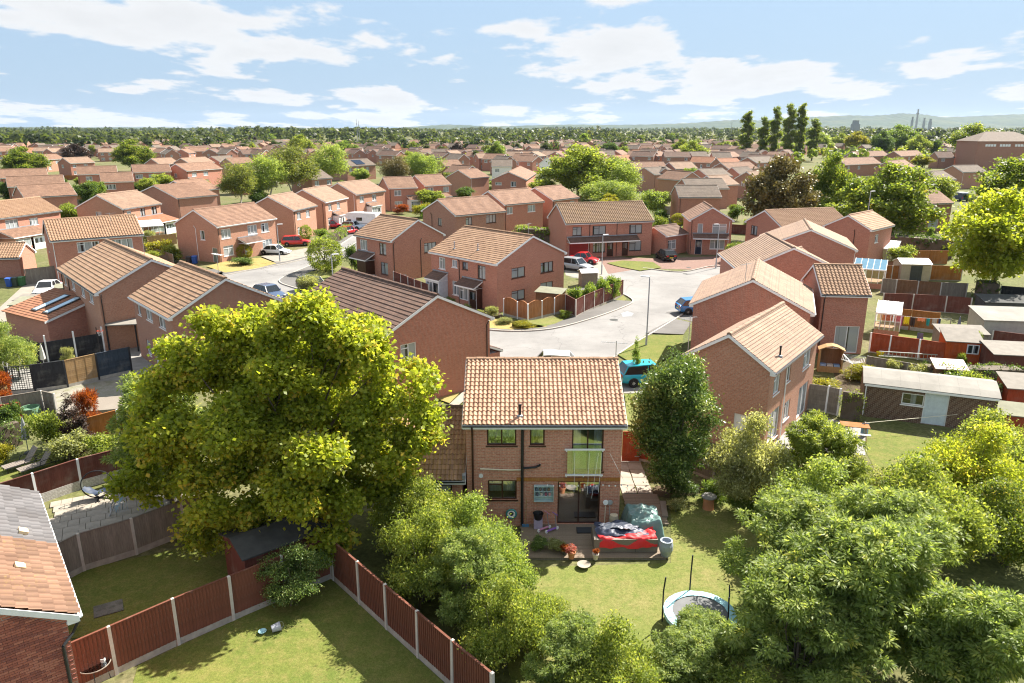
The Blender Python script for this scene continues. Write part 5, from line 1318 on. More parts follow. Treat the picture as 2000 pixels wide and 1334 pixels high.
car(538,497,-10,'p_white','white saloon parked by the yellow conifer','saloon',L=4.5,H=1.42)
car(648,446,20,'p_red','red car squeezed beside the pale porch','hatch')
car(690,448,-20,'p_ltblue','pale blue car by the motorhome','hatch')
car(680,458,60,'p_red','small red car nosed in beside the privet hedge','hatch',L=3.8)
car(95,573,-80,'p_white','white saloon on the concrete yard by the bins','saloon',L=4.5,H=1.42)
car(527,583,-40,'p_navy','dark blue car half hidden by a roof ridge','hatch')
car(0,0,178,'p_white','white car showing only its roof over the ridge','hatch',H=1.6,loc=at(1072,690,1.55))
car(380,407,10,'p_white','white car parked on the pale patio drive','hatch')
# motorhome
mhx, mhy = at(706,446); mo = empty('motorhome', (mhx,mhy,0.02), R(172), 'white motorhome with over cab bulge parked on the block drive', 'motorhome')
bd = MB(); Lm = 6.4; 
prof = [(-3.2,.45),(3.1,.45),(3.2,.9),(2.75,1.35),(2.1,1.75),(2.6,2.1),(2.7,2.45),(2.3,2.85),(1.5,2.95),(-3.0,2.85),(-3.2,2.6)]
bd.extr([(x,-1.12,z) for x,z in prof],(0,0,0),(0,2.24,0)); bd.build('body', M['p_white'], mo)
for s in (-1,1):
    y_ = s*1.125
    MB().box(-.6,y_-.02*s,1.5,.5,y_+.015*s,2.1).build('side_window', M['carglass'], mo)
    MB().extr([(1.5,y_,1.3),(2.6,y_,1.3),(2.05,y_,1.75),(1.5,y_,1.75)],(0,0,0),(0,.012*s,0)).build('cab_window', M['carglass'], mo)
    MB().box(-2.9,y_-.01*s,1.0,1.4,y_+.008*s,1.06).build('stripe', M['darkgrey'], mo)
    for xx in (2.0,-1.9):
        t_ = link('tyre', _bcache[('tyre',True)], mo, (xx,s*1.02,.34), (-s*math.pi/2,0,0)); link('rim', _bcache[('rim',True)], t_)
MB().box(-3.215,-.6,1.5,-3.195,.6,2.1).build('rear_window', M['carglass'], mo)
MB().extr([(2.74,-.95,1.37),(2.74,.95,1.37),(2.12,.95,1.74),(2.12,-.95,1.74)],(0,0,0),(.02,0,.02)).build('windscreen', M['carglass'], mo)
MB().box(-.5,-.35,2.93,.2,.35,3.02).build('roof_vent', M['white'], mo)
# van on the far drive
vx, vy = at(1876,392); va = empty('van', (vx,vy,0), R(85), 'dark blue van with roof load beside the paned window house', 'van')
MB().extr([(x,-.9,z) for x,z in [(-2.2,.35),(2.2,.35),(2.25,.8),(1.7,1.1),(1.0,1.9),(-2.2,1.95)]],(0,0,0),(0,1.8,0)).build('body', M['p_navy'], va)
MB().box(-2.22,-.7,1.15,-2.202,.7,1.75).build('rear_window', M['carglass'], va); MB().box(-1.9,-.8,1.97,.8,.8,2.15).build('roof_load', M['white'], va)
for s in (-1,1):
    for xx in (1.4,-1.4): link('tyre', _bcache[('tyre',True)], va, (xx,s*.82,.34), (-s*math.pi/2,0,0))
    MB().box(-2.23,s*.75-.1,.7,-2.2,s*.75+.1,1.1).build('tail_lamp', M['lamp_red'], va)
# ------------------------------------------------------------------ street lamps
def street_lamp(px, py, h, head, label):
    x, y = at(px, py); r = empty('street_lamp', (x,y,0), R(head), label, 'street lamp', 'street lamps along the estate road')
    MB().lathe([(.09,-.1),(.09,1.2),(.06,1.25),(.05,h-.15)],10).build('column', col_mat('lamp_column',(0.36,0.38,0.41),.45), r)
    MB().path([(0,0,h-.18),(.03,0,h-.05),(.12,0,h)],.04,6).build('bracket', col_mat('lamp_column',(0.36,0.38,0.41),.45), r)
    MB().extr([(.05,-.13,h-.05),(.75,-.10,h-.02),(.75,.10,h-.02),(.05,.13,h-.05)],(0,0,0),(0,0,.09)).build('lantern', M['white'], r)
street_lamp(1262,676,6.0,178,'grey street lamp on the grass verge opposite the arched fence')
street_lamp(1398,524,5.8,200,'street lamp before the gable fronted house')
street_lamp(1175,536,5.0,20,'slim street lamp by the concrete drive of the silver crossover')
street_lamp(653,585,4.9,10,'street lamp on the pavement near the two hatchbacks')
street_lamp(547,512,5.2,10,'street lamp by the white saloon')
street_lamp(1684,500,9.2,20,'street lamp peeping over the tall gable')
# ------------------------------------------------------------------ sheds, garages, conservatories
def shed(px, py, ang, L, Wd, h, rise, wall, roofm, label, name='shed', door=None, win=None, pent=False, ov=.12, cat='shed', boards=True, loc=None, doorside='f'):
    x, y = at(px, py) if loc is None else loc; r = empty(name, (x,y,0), R(ang), label, cat)
    mb = MB(); b = MB()
    hf = h if not pent else h+rise
    if pent:
        mb.extr([(0,0,0),(0,Wd,0),(0,Wd,h+rise),(0,0,h)],(0,0,0),(L,0,0))
        rp = [(0,-ov,h-.01),(0,Wd+ov,h+rise+.02),(0,Wd+ov,h+rise+.08),(0,-ov,h+.05)]; ro = MB().extr([(-ov,p[1],p[2]) for p in rp],(0,0,0),(L+2*ov,0,0))
    else:
        mb.extr([(0,0,0),(0,Wd,0),(0,Wd,h),(0,Wd/2,h+rise),(0,0,h)],(0,0,0),(L,0,0))
        ro = MB(); s = rise/(Wd/2)
        for sg in (0,1):
            y0, y1 = (-ov, Wd/2) if sg == 0 else (Wd+ov, Wd/2)
            z0, z1 = h-ov*s, h+rise
            q = [(-ov,y0,z0+.01),(-ov,y1,z1+.01),(-ov,y1,z1+.07),(-ov,y0,z0+.07)]
            ro.extr(q if sg == 0 else q[::-1],(0,0,0),(L+2*ov,0,0))
    mb.build('wall', wall, r); ro.build('roof', roofm, r)
    tm = M['white']
    if door:
        u, w_, hh, dm = door
        if doorside == 'f':
            d = MB().box(u,-.035,.03,u+w_,-.003,hh)
            for i in range(5): d.box(u+w_*i/5+.01,-.045,.05,u+w_*(i+1)/5-.01,-.034,hh-.02)
        else:
            d = MB().box(-.035,u,.03,-.003,u+w_,hh)
        d.build('door', dm, r)
    if win:
        u, v, w_, hh = win; wme, pme, sme = window_meshes(w_, hh, 'w2', 'white', 1)
        q = link('window', wme, r, (u,-.05,v)); link('pane', pme, q)
    return r
# brick garage beside the grass court
ga = at(1680,812); gb2 = at(1938,846); gA = math.atan2(gb2[1]-ga[1], gb2[0]-ga[0]); gL = math.hypot(gb2[0]-ga[0], gb2[1]-ga[1])
gar = empty('garage', (ga[0],ga[1],0), gA, 'long dark brick garage with grey sheet roof and pale blue door', 'garage')
gm = MB(); holes = [(gL*.30,1.15,1.25,.75),(gL*.47,.02,1.35,2.05)]
wall_panel(gm,(0,0),(1,0),(0,-1),gL,2.25,holes); wall_panel(gm,(gL,0),(0,1),(1,0),3.4,2.25,[]); wall_panel(gm,(gL,3.4),(-1,0),(0,1),gL,2.25,[]); wall_panel(gm,(0,3.4),(0,-1),(-1,0),3.4,2.25,[])
gm.poly((0,3.4,2.25),(0,0,2.25),(0,1.7,2.62)); gm.poly((gL,0,2.25),(gL,3.4,2.25),(gL,1.7,2.62)); gm.build('wall', M['brick'][4], gar)
for i in range(7):
    x0, x1 = -.1+(gL+.2)*i/7, -.1+(gL+.2)*(i+1)/7-.004
    q = MB().extr([(x0,-.2,2.24),(x0,.5,2.46),(x0,1.7,2.70),(x0,2.9,2.46),(x0,3.6,2.24),(x0,3.6,2.30),(x0,2.9,2.52),(x0,1.7,2.76),(x0,.5,2.52),(x0,-.2,2.30)][::-1],(0,0,0),(x1-x0,0,.0)); q.build('roof_sheet', M['asbestos'], gar)
MB().box(0,-.22,2.12,gL,-.19,2.25).build('fascia', M['white'], gar)
wme,pme,sme = window_meshes(1.25,.75,'w1','white',1); q=link('window',wme,gar,(gL*.30,.05,1.15)); link('pane',pme,q); link('sill',sme,q)
dme,fme,hme,gme = door_meshes(1.35,2.05,'garage',col_mat('door_pale_blue',(0.60,0.68,0.72)),'white'); q=link('door',dme,gar,(gL*.47,.05,.02)); link('door_frame',fme,q)
MB().tube((.12,-.05,.1),(.12,-.05,2.1),.035).build('downpipe', M['white'], gar)
shed(1842,712,-14,2.5,1.9,1.9,.55,M['shed_orange'],M['felt'],'orange stained shed with felt roof at the end of the red fence',pent=True,door=(.35,.8,1.7,M['shed_orange']),win=(1.45,1.0,.85,.75))
shed(1757,549,-4,3.4,2.4,2.1,.45,col_mat('shed_beige',(0.42,0.35,0.28)),M['white'],'beige shed with dark grey double doors and white roof',door=(1.1,1.35,1.9,M['darkgrey']))
shed(1760,668,-8,3.6,1.6,1.7,.3,M['felt'],M['felt'],'low grey felted shed behind the closed navy parasol',pent=True,loc=at(1832,690))
shed(1915,672,-8,5.5,3.0,2.1,.5,col_mat('pebbledash',(0.38,0.35,0.31)),M['asbestos'],'pebbledashed garage with ribbed grey roof beside the shed',name='garage',cat='garage',pent=True)
shed(1920,622,-8,5.0,2.2,1.6,.3,M['darkgrey'],M['felt_dark'],'dark flat roofed outbuilding beside the red geraniums',pent=True)
shed(1935,735,-10,3.5,2.4,1.7,.35,M['fence_maroon'],M['felt'],'felt roofed maroon shed among the clipped hedges',pent=True)
shed(1960,810,-14,2.6,2.0,1.8,.4,M['fence_rust'],M['felt'],'grey felted shed next to the red hutch',pent=True)
shed(1945,845,-20,2.2,1.3,1.2,.35,M['fence_rust'],M['felt_green'],'red wooden hutch with slatted roof beside the brick garage',name='hutch',cat='hutch',pent=True)
shed(1822,765,-14,1.9,1.3,1.7,.3,M['fence_brown'],col_mat('felt_pink',(0.42,0.31,0.26)),'small pinkish roofed shed behind the brick garage',pent=True)
shed(1046,606,-24,2.7,1.4,1.9,.25,M['fence_brown'],M['felt_green'],'brown lean shed inside the arched fence',pent=True)
shed(1136,560,10,1.9,1.5,1.6,.3,M['fence_grey'],col_mat('roof_white_sheet',(0.70,0.72,0.75)),'small grey shed with pale roof among the corner shrubs')
shed(25,635,8,4.0,2.5,1.9,.2,col_mat('shed_sage',(0.32,0.38,0.28)),M['felt_green'],'sage green shed with flat felted roof',pent=True)
shed(30,606,6,4.2,1.8,1.0,.15,M['fence_grey'],M['felt'],'grey shed with pale flat roof beside the sage shed',pent=True)
shed(112,597,20,1.6,1.2,1.8,.2,M['darkgrey'],M['felt_green'],'narrow dark store with pale lid roof',pent=True)
shed(484,1100,40,3.6,2.3,1.9,.35,M['fence_maroon'],M['felt_dark'],'dark felted shed in the shade under the maple',loc=(-10.3,24.9))
# skylit extension of the striped roof house
ex = empty('garden_room', (*at(100,676),0), R(14), 'single storey brick garden room with two long roof windows', 'extension')
sa = at(100,676); sb = at(203,652); exL = math.hypot(sb[0]-sa[0], sb[1]-sa[1]); ex.rotation_euler = (0,0,math.atan2(sb[1]-sa[1], sb[0]-sa[0]))
em_ = MB().extr([(0,0,0),(exL,0,0),(exL,0,3.4),(0,0,2.2)],(0,0,0),(0,7.0,0)); em_.build('wall', M['brick'][0], ex)
pt = math.atan2(1.2,exL)
sm = MB(); slope_mesh(sm,(-.25,7.15,2.2),(-.25,-.15,2.2),(exL+.25,0,1.25),(-math.sin(pt),0,math.cos(pt)),'course',.34); ro_ = sm.build('roof', M['roof'][3], ex)
for y_ in (1.6,3.5):
    sk = MB().box(-1.6,-.45,.06,1.6,.45,.12); so = sk.build('skylight', M['darkgrey'], ro_, (exL*.5,y_,2.2+.5*1.2+.05), (0,-pt,0)); MB().box(-1.45,-.3,.121,1.45,.3,.13).build('skylight_glass', M['skylight'], so)
MB().extr([(-.25,-.17,2.02),(exL,-.17,3.22),(exL,-.17,3.42),(-.25,-.17,2.2)],(0,0,0),(0,.03,0)).build('barge_board', M['white'], ex)
# lean-to canopy and basketball hoop
pg = empty('pergola', (*at(212,690),0), R(10), 'grey sheet roofed timber shelter between the two brick houses', 'shelter')
MB().extr([(0,0,2.3),(0,3.0,2.6),(0,3.0,2.68),(0,0,2.38)],(0,0,0),(4.6,0,0)).build('roof', M['asbestos'], pg)
for x_ in (.1,2.3,4.5): MB().box(x_-.05,.05,0,x_+.05,.15,2.32).build('post', M['fence_black'], pg)
MB().box(.2,2.9,0,4.5,3.0,2.4).build('back_boards', M['fence_brown'], pg)
bh = empty('basketball_hoop', (*at(197,700),0), R(0), 'red rimmed basketball hoop on the black fence corner', 'hoop')
MB().tube((0,0,0),(0,0,2.6),.04).build('pole', M['black'], bh)
MB().path([(.05+.23+.23*math.cos(t),.0+.23*math.sin(t),2.3) for t in np.linspace(0,6.283,13)],.02,4).build('rim', col_mat('hoop_red',(0.5,0.06,0.02)), bh)
nt_ = MB()
for i in range(10):
    t = 6.283*i/10; nt_.tube((.28+.22*math.cos(t),.22*math.sin(t),2.28),(.28+.12*math.cos(t+.5),.12*math.sin(t+.5),1.9),.008,.008,3)
nt_.build('net', M['white'], bh)
def conservatory(px, py, ang, L, Wd, h, rise, label, solid=False):
    r = empty('conservatory', (*at(px,py),0), R(ang), label, 'conservatory')
    MB().box(0,0,0,L,Wd,.6).build('dwarf_wall', M['brick'][1], r)
    fr = MB(); gl = MB()
    for i in range(6):
        x_ = L*i/5; fr.box(x_-.03,-.03,.6,x_+.03,.03,h); fr.extr([(x_-.025,0,h),(x_+.025,0,h),(x_+.025,0,h+.06),(x_-.025,0,h+.06)],(0,0,0),(0,Wd,rise))
    for i in range(1,4): fr.box(-.03,Wd*i/4-.03,.6,.03,Wd*i/4+.03,h+rise*i/4); fr.box(L-.03,Wd*i/4-.03,.6,L+.03,Wd*i/4+.03,h+rise*i/4)
    fr.box(-.04,-.05,h-.08,L+.04,.05,h+.05); fr.build('frame', M['white'], r)
    gl.poly((0,0,.6),(L,0,.6),(L,0,h),(0,0,h)); gl.poly((0,Wd,.6),(0,0,.6),(0,0,h),(0,Wd,h+rise)); gl.poly((L,0,.6),(L,Wd,.6),(L,Wd,h+rise),(L,0,h)); gl.build('glazing', M['glass_soft'], r)
    MB().poly((0,-.05,h+.03),(L,-.05,h+.03),(L,Wd,h+rise+.03),(0,Wd,h+rise+.03)).build('roof_glass', M['white'] if solid else M['blue_glass'], r)
    return r
conservatory(1662,560,-28,3.4,3.2,2.2,.7,'white conservatory with blue glass roof behind the rear wing')
conservatory(1700,515,-35,3.0,2.6,2.2,.8,'dark framed conservatory with pale roof against the tall gable', True)
conservatory(1705,655,-28,2.0,3.0,2.1,.5,'narrow white lean to beside the washing line', True)
conservatory(345,432,35,5.0,3.6,2.2,.8,'white roofed conservatory behind the tan roofed house', True)
conservatory(272,470,35,4.0,3.0,2.2,.7,'white conservatory with clear sides behind the pantiled house', True)
conservatory(1265,365,0,6.5,4.5,2.2,.9,'glass roofed conservatory between the two gable houses')
conservatory(1210,372,0,4.0,3.2,2.2,.7,'white lean to beneath the gable house', True)
conservatory(1000,432,-10,4.0,3.0,2.2,.6,'pale roofed conservatory behind the hedge', True)
house('low pantiled outbuilding by the round hedge tree', (-40,505), (36,503), 5.0, 2.5, 1.5, rc=1, bc=0, roof='pantile', f=[(3.2,.3,1.6,1.6,'w2')], pipes=None, cat='outbuilding', name='outbuilding')
pbush('bush', 45,485,30,522,'round leafy bush beside the pantiled outbuilding','lime')
# wheelie bins
def bin_(px, py, c, label, z=0, ang=0):
    r = empty('wheelie_bin', (*at(px,py),0), R(ang), label, 'bin', 'wheelie bins')
    m_ = col_mat('bin_'+label.split()[0], c)
    MB().faces([(-.24,-.3,.06),(.24,-.3,.06),(.24,.25,.06),(-.24,.25,.06),(-.29,-.36,.98),(.29,-.36,.98),(.29,.36,.98),(-.29,.36,.98)],[(0,3,2,1),(4,5,6,7),(0,1,5,4),(1,2,6,5),(2,3,7,6),(3,0,4,7)]).build('body', m_, r)
    MB().extr([(-.31,-.39,.98),(-.31,.38,.98),(-.31,.40,1.08),(-.31,.0,1.10),(-.31,-.39,1.02)][::-1],(0,0,0),(.62,0,0)).build('lid', m_, r)
    for s in (-1,1): MB().lathe([(.02,-.03),(.1,-.03),(.1,.03),(.02,.03)],10).build('wheel', M['tyre'], r, (s*.22,.3,.1), (0,math.pi/2,0))
bin_(20,560,(0.03,0.09,0.35),'blue wheelie bin at the end of three in the yard'); bin_(32,559,(0.05,0.07,0.05),'dark wheelie bin in the middle of three in the yard'); bin_(44,558,(0.05,0.14,0.05),'green wheelie bin beside the weathered fence')
bin_(381,515,(0.03,0.10,0.38),'royal blue wheelie bin beside the sage door'); bin_(370,516,(0.03,0.03,0.035),'black wheelie bin beside the royal blue one'); bin_(789,555,(0.03,0.03,0.035),'charcoal wheelie bin against the dark fence')
# ------------------------------------------------------------------ main garden: deck, path, furniture
dk = empty('deck', (0.4, 27.75, 0), 0, 'weathered timber deck outside the patio door', 'deck')
pl_ = MB().box(0,0,-.03,6.3,.115,0).mesh('plank', M['deck'])
for i in range(23):
    o = link('plank', pl_, dk, (rng.uniform(-.03,.03), i*.121, .13+rng.uniform(-.004,.004)), (0,0,rng.uniform(-.002,.002)))
MB().box(.02,.02,0,6.2,2.7,.095).build('joists', M['fence_grey'], dk)
dk2 = empty('deck', (5.55, 30.7, 0), 0, 'weathered timber decking strip beside the house corner', 'deck')
pl2 = MB().box(0,0,-.03,1.75,.115,0).mesh('plank', M['deck'])
for i in range(24): link('plank', pl2, dk2, (rng.uniform(-.02,.02), -.1+i*.122, .10+rng.uniform(-.008,.006)), (0,0,rng.uniform(-.01,.01)))
MB().box(.03,-.08,0,1.7,2.8,.065).build('joists', M['fence_grey'], dk2)
sp = empty('side_path', (5.6,33.7,0), 0); sp['kind'] = 'structure'
slm = MB().box(0,0,-.02,.74,.86,.03).mesh('paving_slab', M['slab'])
for i in range(5):
    for j in range(2): link('paving_slab', slm, sp, (j*.78+rng.uniform(-.02,.02), i*.9, .02+rng.uniform(-.006,.006)), (0,0,rng.uniform(-.02,.02)))
# stored plank leaning
MB_ = MB().box(0,0,0,.28,1.5,.06); tag(MB_.build('plank', M['fence_grey'], None, (7.1,31.2,.12), (0,0,-.12)), 'loose grey plank lying along the decking strip', 'plank')
# patio of slabs in the neighbouring garden
pt_ = empty('slab_patio', (*at(100,1062),0), 0); pt_['kind'] = 'structure'
a0 = at(100,1062); a1 = at(345,1010); a2 = at(75,985)
ux = Vector((a1[0]-a0[0], a1[1]-a0[1])); uxl = ux.length; ux.normalize(); vy_ = Vector((-ux.y, ux.x))
pme = [MB().box(0,0,-.02,w_,.60,.03).mesh('paving_slab', M['slab']) for w_ in (.9,.6,.45)]
angp = math.atan2(ux.y, ux.x)
for j in range(7):
    x_ = rng.uniform(-.5,0)
    while x_ < uxl+.9:
        k = rng.randrange(3); w_ = (.9,.6,.45)[k]
        p_ = ux*x_ + vy_*(j*.62); link('paving_slab', pme[k], pt_, (p_.x,p_.y,.03+rng.uniform(-.005,.005)), (0,0,angp)); x_ += w_+.02
# rattan corner sofa with covers
sof = empty('sofa', (3.55,28.15,.13), 0, 'brown rattan garden sofa half covered with red and navy sheets', 'sofa')
MB().box(0,.0,.02,2.75,.18,.62).box(0,.18,.02,.22,1.2,.62).box(.22,.18,.02,2.75,1.0,.30).build('frame', M['rattan'], sof)
for i in range(3): MB().box(.25+i*.83,.2,.30,1.06+i*.83,.98,.42).build('cushion', col_mat('cushion_grey',(0.30,0.29,0.28)), sof)
MB().box(1.78,-.004,.03,1.80,.0,.6).build('seam', M['black'], sof)
def drape(name, x0, y0, x1, y1, hfun, mat, parent, n=26, m=18, label=None, cat=None, seed=0, loc=(0,0,0)):
    g = np.random.default_rng(seed); ph = g.uniform(0,6.28,8); vs = []; fs = []
    for i in range(n+1):
        for j in range(m+1):
            u, v = i/n, j/m; x, y = x0+(x1-x0)*u, y0+(y1-y0)*v
            z = hfun(u,v) + .035*math.sin(9*u+5*v+ph[0]) + .03*math.sin(17*u-11*v+ph[1]) + .02*math.sin(31*v+8*u+ph[2]) + .014*math.sin(40*u+ph[3]+9*v)
            vs.append((x+.04*math.sin(14*v+ph[4]), y+.04*math.sin(12*u+ph[5]), max(z,.01)))
    for i in range(n):
        for j in range(m): a = i*(m+1)+j; fs.append((a,a+m+1,a+m+2,a+1))
    o = MB().faces(vs,fs).build(name, mat, parent, loc, smooth=True)
    if label: tag(o, label, cat)
    return o
def hump(pk, ed):  # high in the middle, falling to the rim
    def f(u,v):
        d = max(abs(u-.5), abs(v-.5))*2; return pk*(1-max(0,(d-.72)/.28)**1.2) + ed
    return f
drape('red_cover', 0,-.07,2.5,1.0, lambda u,v: .66-.42*max(0,(.12-v)/.12) - .12*max(0,(v-.6)) + (.06 if u > .9 else 0), col_mat('sheet_red',(0.62,0.02,0.025),.55), None, label='bright red plastic sheet over the rattan sofa', cat='cover', seed=3, loc=(3.75,28.15,.15), n=34)
drape('navy_cover', 0,.0,2.35,1.0, lambda u,v: .74-.16*max(0,(.25-v)/.25)+.10*math.sin(3*u+1)-.1*abs(u-.5), col_mat('sheet_navy',(0.035,0.045,0.085),.5), None, label='crumpled navy and grey sheet on top of the red one', cat='cover', seed=5, loc=(3.65,28.32,.16), n=34)
drape('grey_cover', 0,.0,1.7,.5, lambda u,v: .82-.06*abs(v-.5)+.08*math.sin(4*u), col_mat('sheet_grey',(0.40,0.40,0.45),.5), None, label='folded grey lining on the navy sheet', cat='cover', seed=6, loc=(3.85,28.62,.17), n=30)
drape('green_tarpaulin', 0,0,1.75,2.1, hump(1.0,.02), col_mat('tarp_green',(0.13,0.22,0.21),.35), None, label='pale green tarpaulin heaped over stored furniture beside the sofa', cat='tarpaulin', seed=9, loc=(5.05,28.75,.12), n=36, m=36)
def pot(px, py, r, h, mat, label, z=.13, plantk=None, leaf=None, pw=.5, phh=.5, name='plant_pot', cat='pot', prof=None):
    x, y = at(px, py, z); o = MB().lathe(prof or [(r*.68,0),(r*.95,h*.85),(r*1.05,h*.87),(r*1.05,h),(r*.9,h),(r*.85,h*.8),(.0,h*.8)],16).build(name, mat, None, (x,y,z)); tag(o, label, cat)
    if plantk: plant(plantk, (x,y,z+h*.8), pw, phh, 'flowering plant growing in the '+label.split(' by ')[0].split(' beside ')[0], 'plant', leaf, name='potted_plant')
pot(1300,1084,.26,.72,col_mat('pot_blue_grey',(0.27,0.31,0.37),.4),'tall blue grey glazed pot at the deck corner', prof=[(.2,0),(.3,.3),(.3,.5),(.24,.68),(.27,.72),(.2,.72),(.18,.6),(0,.55)])
pot(1116,1090,.17,.3,M['terracotta'],'terracotta pot of pink flowers by the sofa',plantk='bush',leaf='pink',pw=.55,phh=.35)
pot(1103,1083,.13,.24,M['darkgrey'],'small dark pot of orange flowers by the terracotta one',plantk='bush',leaf='red',pw=.45,phh=.3)
pot(1163,1092,.14,.26,col_mat('pot_pale',(0.5,0.45,0.4)),'pale little pot beside the sofa arm',plantk='bush',leaf='red',pw=.35,phh=.3)
pot(1198,1032,.2,.62,col_mat('bin_cream',(0.55,0.47,0.34),.4),'cream pedal bin beside the patio door',prof=[(.17,0),(.2,.4),(.2,.5),(.215,.52),(.18,.7),(0,.74)],name='pedal_bin',cat='bin')
pot(1140,1108,.26,.12,M['slab'],'shallow stone bird bath bowl on the lawn edge',z=.02,prof=[(.1,0),(.22,.08),(.29,.16),(.25,.16),(.0,.10)],name='bird_bath',cat='bird bath')
pot(1383,993,.34,.66,M['terracotta'],'tall clay chimney pot standing on the lawn with stone lid',z=.01,prof=[(.28,0),(.26,.1),(.26,.58),(.0,.6)],name='chimney_pot')
tag(MB().lathe([(.0,0),(.36,0),(.37,.05),(.33,.08),(.0,.1)],14).build('stone_lid', M['slab_grey'], None, (*at(1383,993),.62)), 'round stone slab lying on the clay chimney pot', 'slab')
plant('bush', (*at(1055,1072,.13),.13), .95, .5, 'dark green hosta clump at the edge of the deck', 'plant', 'laurel', name='hosta')
plant('bush', (*at(1085,1075,.13),.13), 1.0, .5, 'variegated hosta beside the dark green one', 'plant', 'pale', name='hosta')
# phormium
ph_ = empty('phormium', (*at(1008,1100),0), 0, 'striped sword leaved phormium at the deck end', 'plant'); sb_ = MB()
for i in range(70):
    a = rng.uniform(0,6.283); t = rng.uniform(.15,1.0); l_ = rng.uniform(.8,1.25); p0 = Vector((0,0,0)); w_ = .03
    pts = [Vector((math.cos(a)*t*l_*s*.75, math.sin(a)*t*l_*s*.75, l_*(s*1.1-.75*t*s*s))) for s in (0,.35,.7,1.0)]; sd_ = Vector((-math.sin(a),math.cos(a),0))
    for q in range(3):
        w0, w1 = w_*(1-q*.3), w_*(1-(q+1)*.32); sb_.poly(tuple(pts[q]-sd_*w0),tuple(pts[q]+sd_*w0),tuple(pts[q+1]+sd_*w1),tuple(pts[q+1]-sd_*w1))
sb_.build('leaf_blade', col_mat('phormium_leaf',(0.15,0.20,0.08),.5), ph_)
# things against the back wall
wc = empty('wall_cabinet', (1.0,30.48,1.35), 0, 'pale glazed wall shelf with ornaments beside the patio door', 'shelf')
MB().box(0,-.1,0,.9,.1,.03).box(0,-.1,.75,.9,.1,.79).box(0,-.1,.03,.03,.1,.75).box(.87,-.1,.03,.9,.1,.75).box(.03,.07,.03,.87,.1,.75).box(.03,-.08,.26,.87,.08,.28).box(.03,-.08,.5,.87,.08,.52).build('case', col_mat('shelf_teal',(0.40,0.52,0.53)), wc)
for i, (x_, z_, c_) in enumerate([(.15,.28,(0.1,.1,.12)),(.35,.28,(.5,.45,.4)),(.55,.28,(.3,.1,.15)),(.72,.28,(.55,.3,.3)),(.12,.52,(.1,.15,.2)),(.3,.52,(.15,.12,.1)),(.5,.52,(.1,.1,.1)),(.68,.52,(.2,.15,.1))]):
    MB().lathe([(.05,0),(.07,.08),(.05,.14),(.0,.15)],8).build('ornament', col_mat('orn%d'%i,c_), wc, (x_,0,z_))
hr_ = empty('hose_reel', (-.03,30.45,.75), 0, 'teal and white hose reel hung on the back wall', 'hose reel')
for rr_, mm in ((.22,'hose_teal'),(.15,'white')):
    MB().path([(rr_*math.cos(t),-.08,rr_*math.sin(t)) for t in np.linspace(0,6.283,19)],.045,6).build('coil', col_mat('hose_teal',(0.05,0.25,0.25)) if mm=='hose_teal' else M['white'], hr_)
MB().lathe([(0,0),(.09,0),(.09,.1),(0,.1)],12).build('hub', M['darkgrey'], hr_, (0,0,0), (math.pi/2,0,0))
br = empty('broom', (.62,30.3,.14), 0, 'long broom handle leaning by the soil pipe', 'broom'); MB().tube((0,0,.1),(.05,.28,1.35),.016).build('handle', M['fence_tan'], br); MB().box(-.16,-.04,0,.16,.05,.1).build('head', col_mat('broom_blue',(0.08,0.2,0.35)), br)
tb = empty('tub', (1.2,30.2,.14), 0, 'black rubber tub with toys by the wall', 'tub'); MB().lathe([(.17,0),(.24,.3),(.25,.3),(.22,.28),(.15,.05),(0,.04)],14).build('tub_body', M['black'], tb, (0,0,.45)); MB().box(-.2,-.15,0,.2,.15,.45).build('crate', col_mat('crate_lilac',(0.42,0.36,0.5)), tb)
def scooter(x, y, c, label):
    s = empty('scooter', (x,y,.14), R(35), label, 'scooter')
    MB().box(-.35,-.05,.09,.2,.05,.12).build('deck_board', col_mat('sc_'+label.split()[0],c), s)
    MB().tube((.22,0,.1),(.12,0,.85),.02).build('stem', M['metal'], s); MB().tube((.12,-.18,.85),(.12,.18,.85),.018).build('handlebar', col_mat('sc_'+label.split()[0],c), s)
    for xx in (-.35,.27): MB().lathe([(.02,-.02),(.08,-.02),(.08,.02),(.02,.02)],10).build('wheel', M['white'], s, (xx,0,.08), (math.pi/2,0,0))
scooter(1.5,30.0,(0.55,0.25,0.4),'pink scooter parked below the wall shelf'); scooter(1.85,29.9,(0.25,0.12,0.5),'purple scooter beside the pink one')
for i_,(x_,lb) in enumerate(((4.25,'white headed paddle leaning against the wall by the patio door'),(4.45,'grey shovel leaning beside the white paddle'))):
    t_ = empty('garden_tool', (x_,30.25,.14), 0, lb, 'tool'); MB().tube((0,0,0),(.04,.18,1.0),.016).build('handle', M['cream'] if i_ == 0 else M['metal'], t_); MB().lathe([(0,-.02),(.12,-.015),(.13,.0),(.12,.015),(0,.02)],10).build('blade', M['white'] if i_==0 else M['metal'], t_, (.05,.2,1.15), (math.pi/2-.2,0,0))
tag(MB().box(0,0,0,1.0,.5,.04).build('door_mat', M['black'], None, (2.95,29.7,.135)), 'black door mat on the deck at the patio door', 'mat')
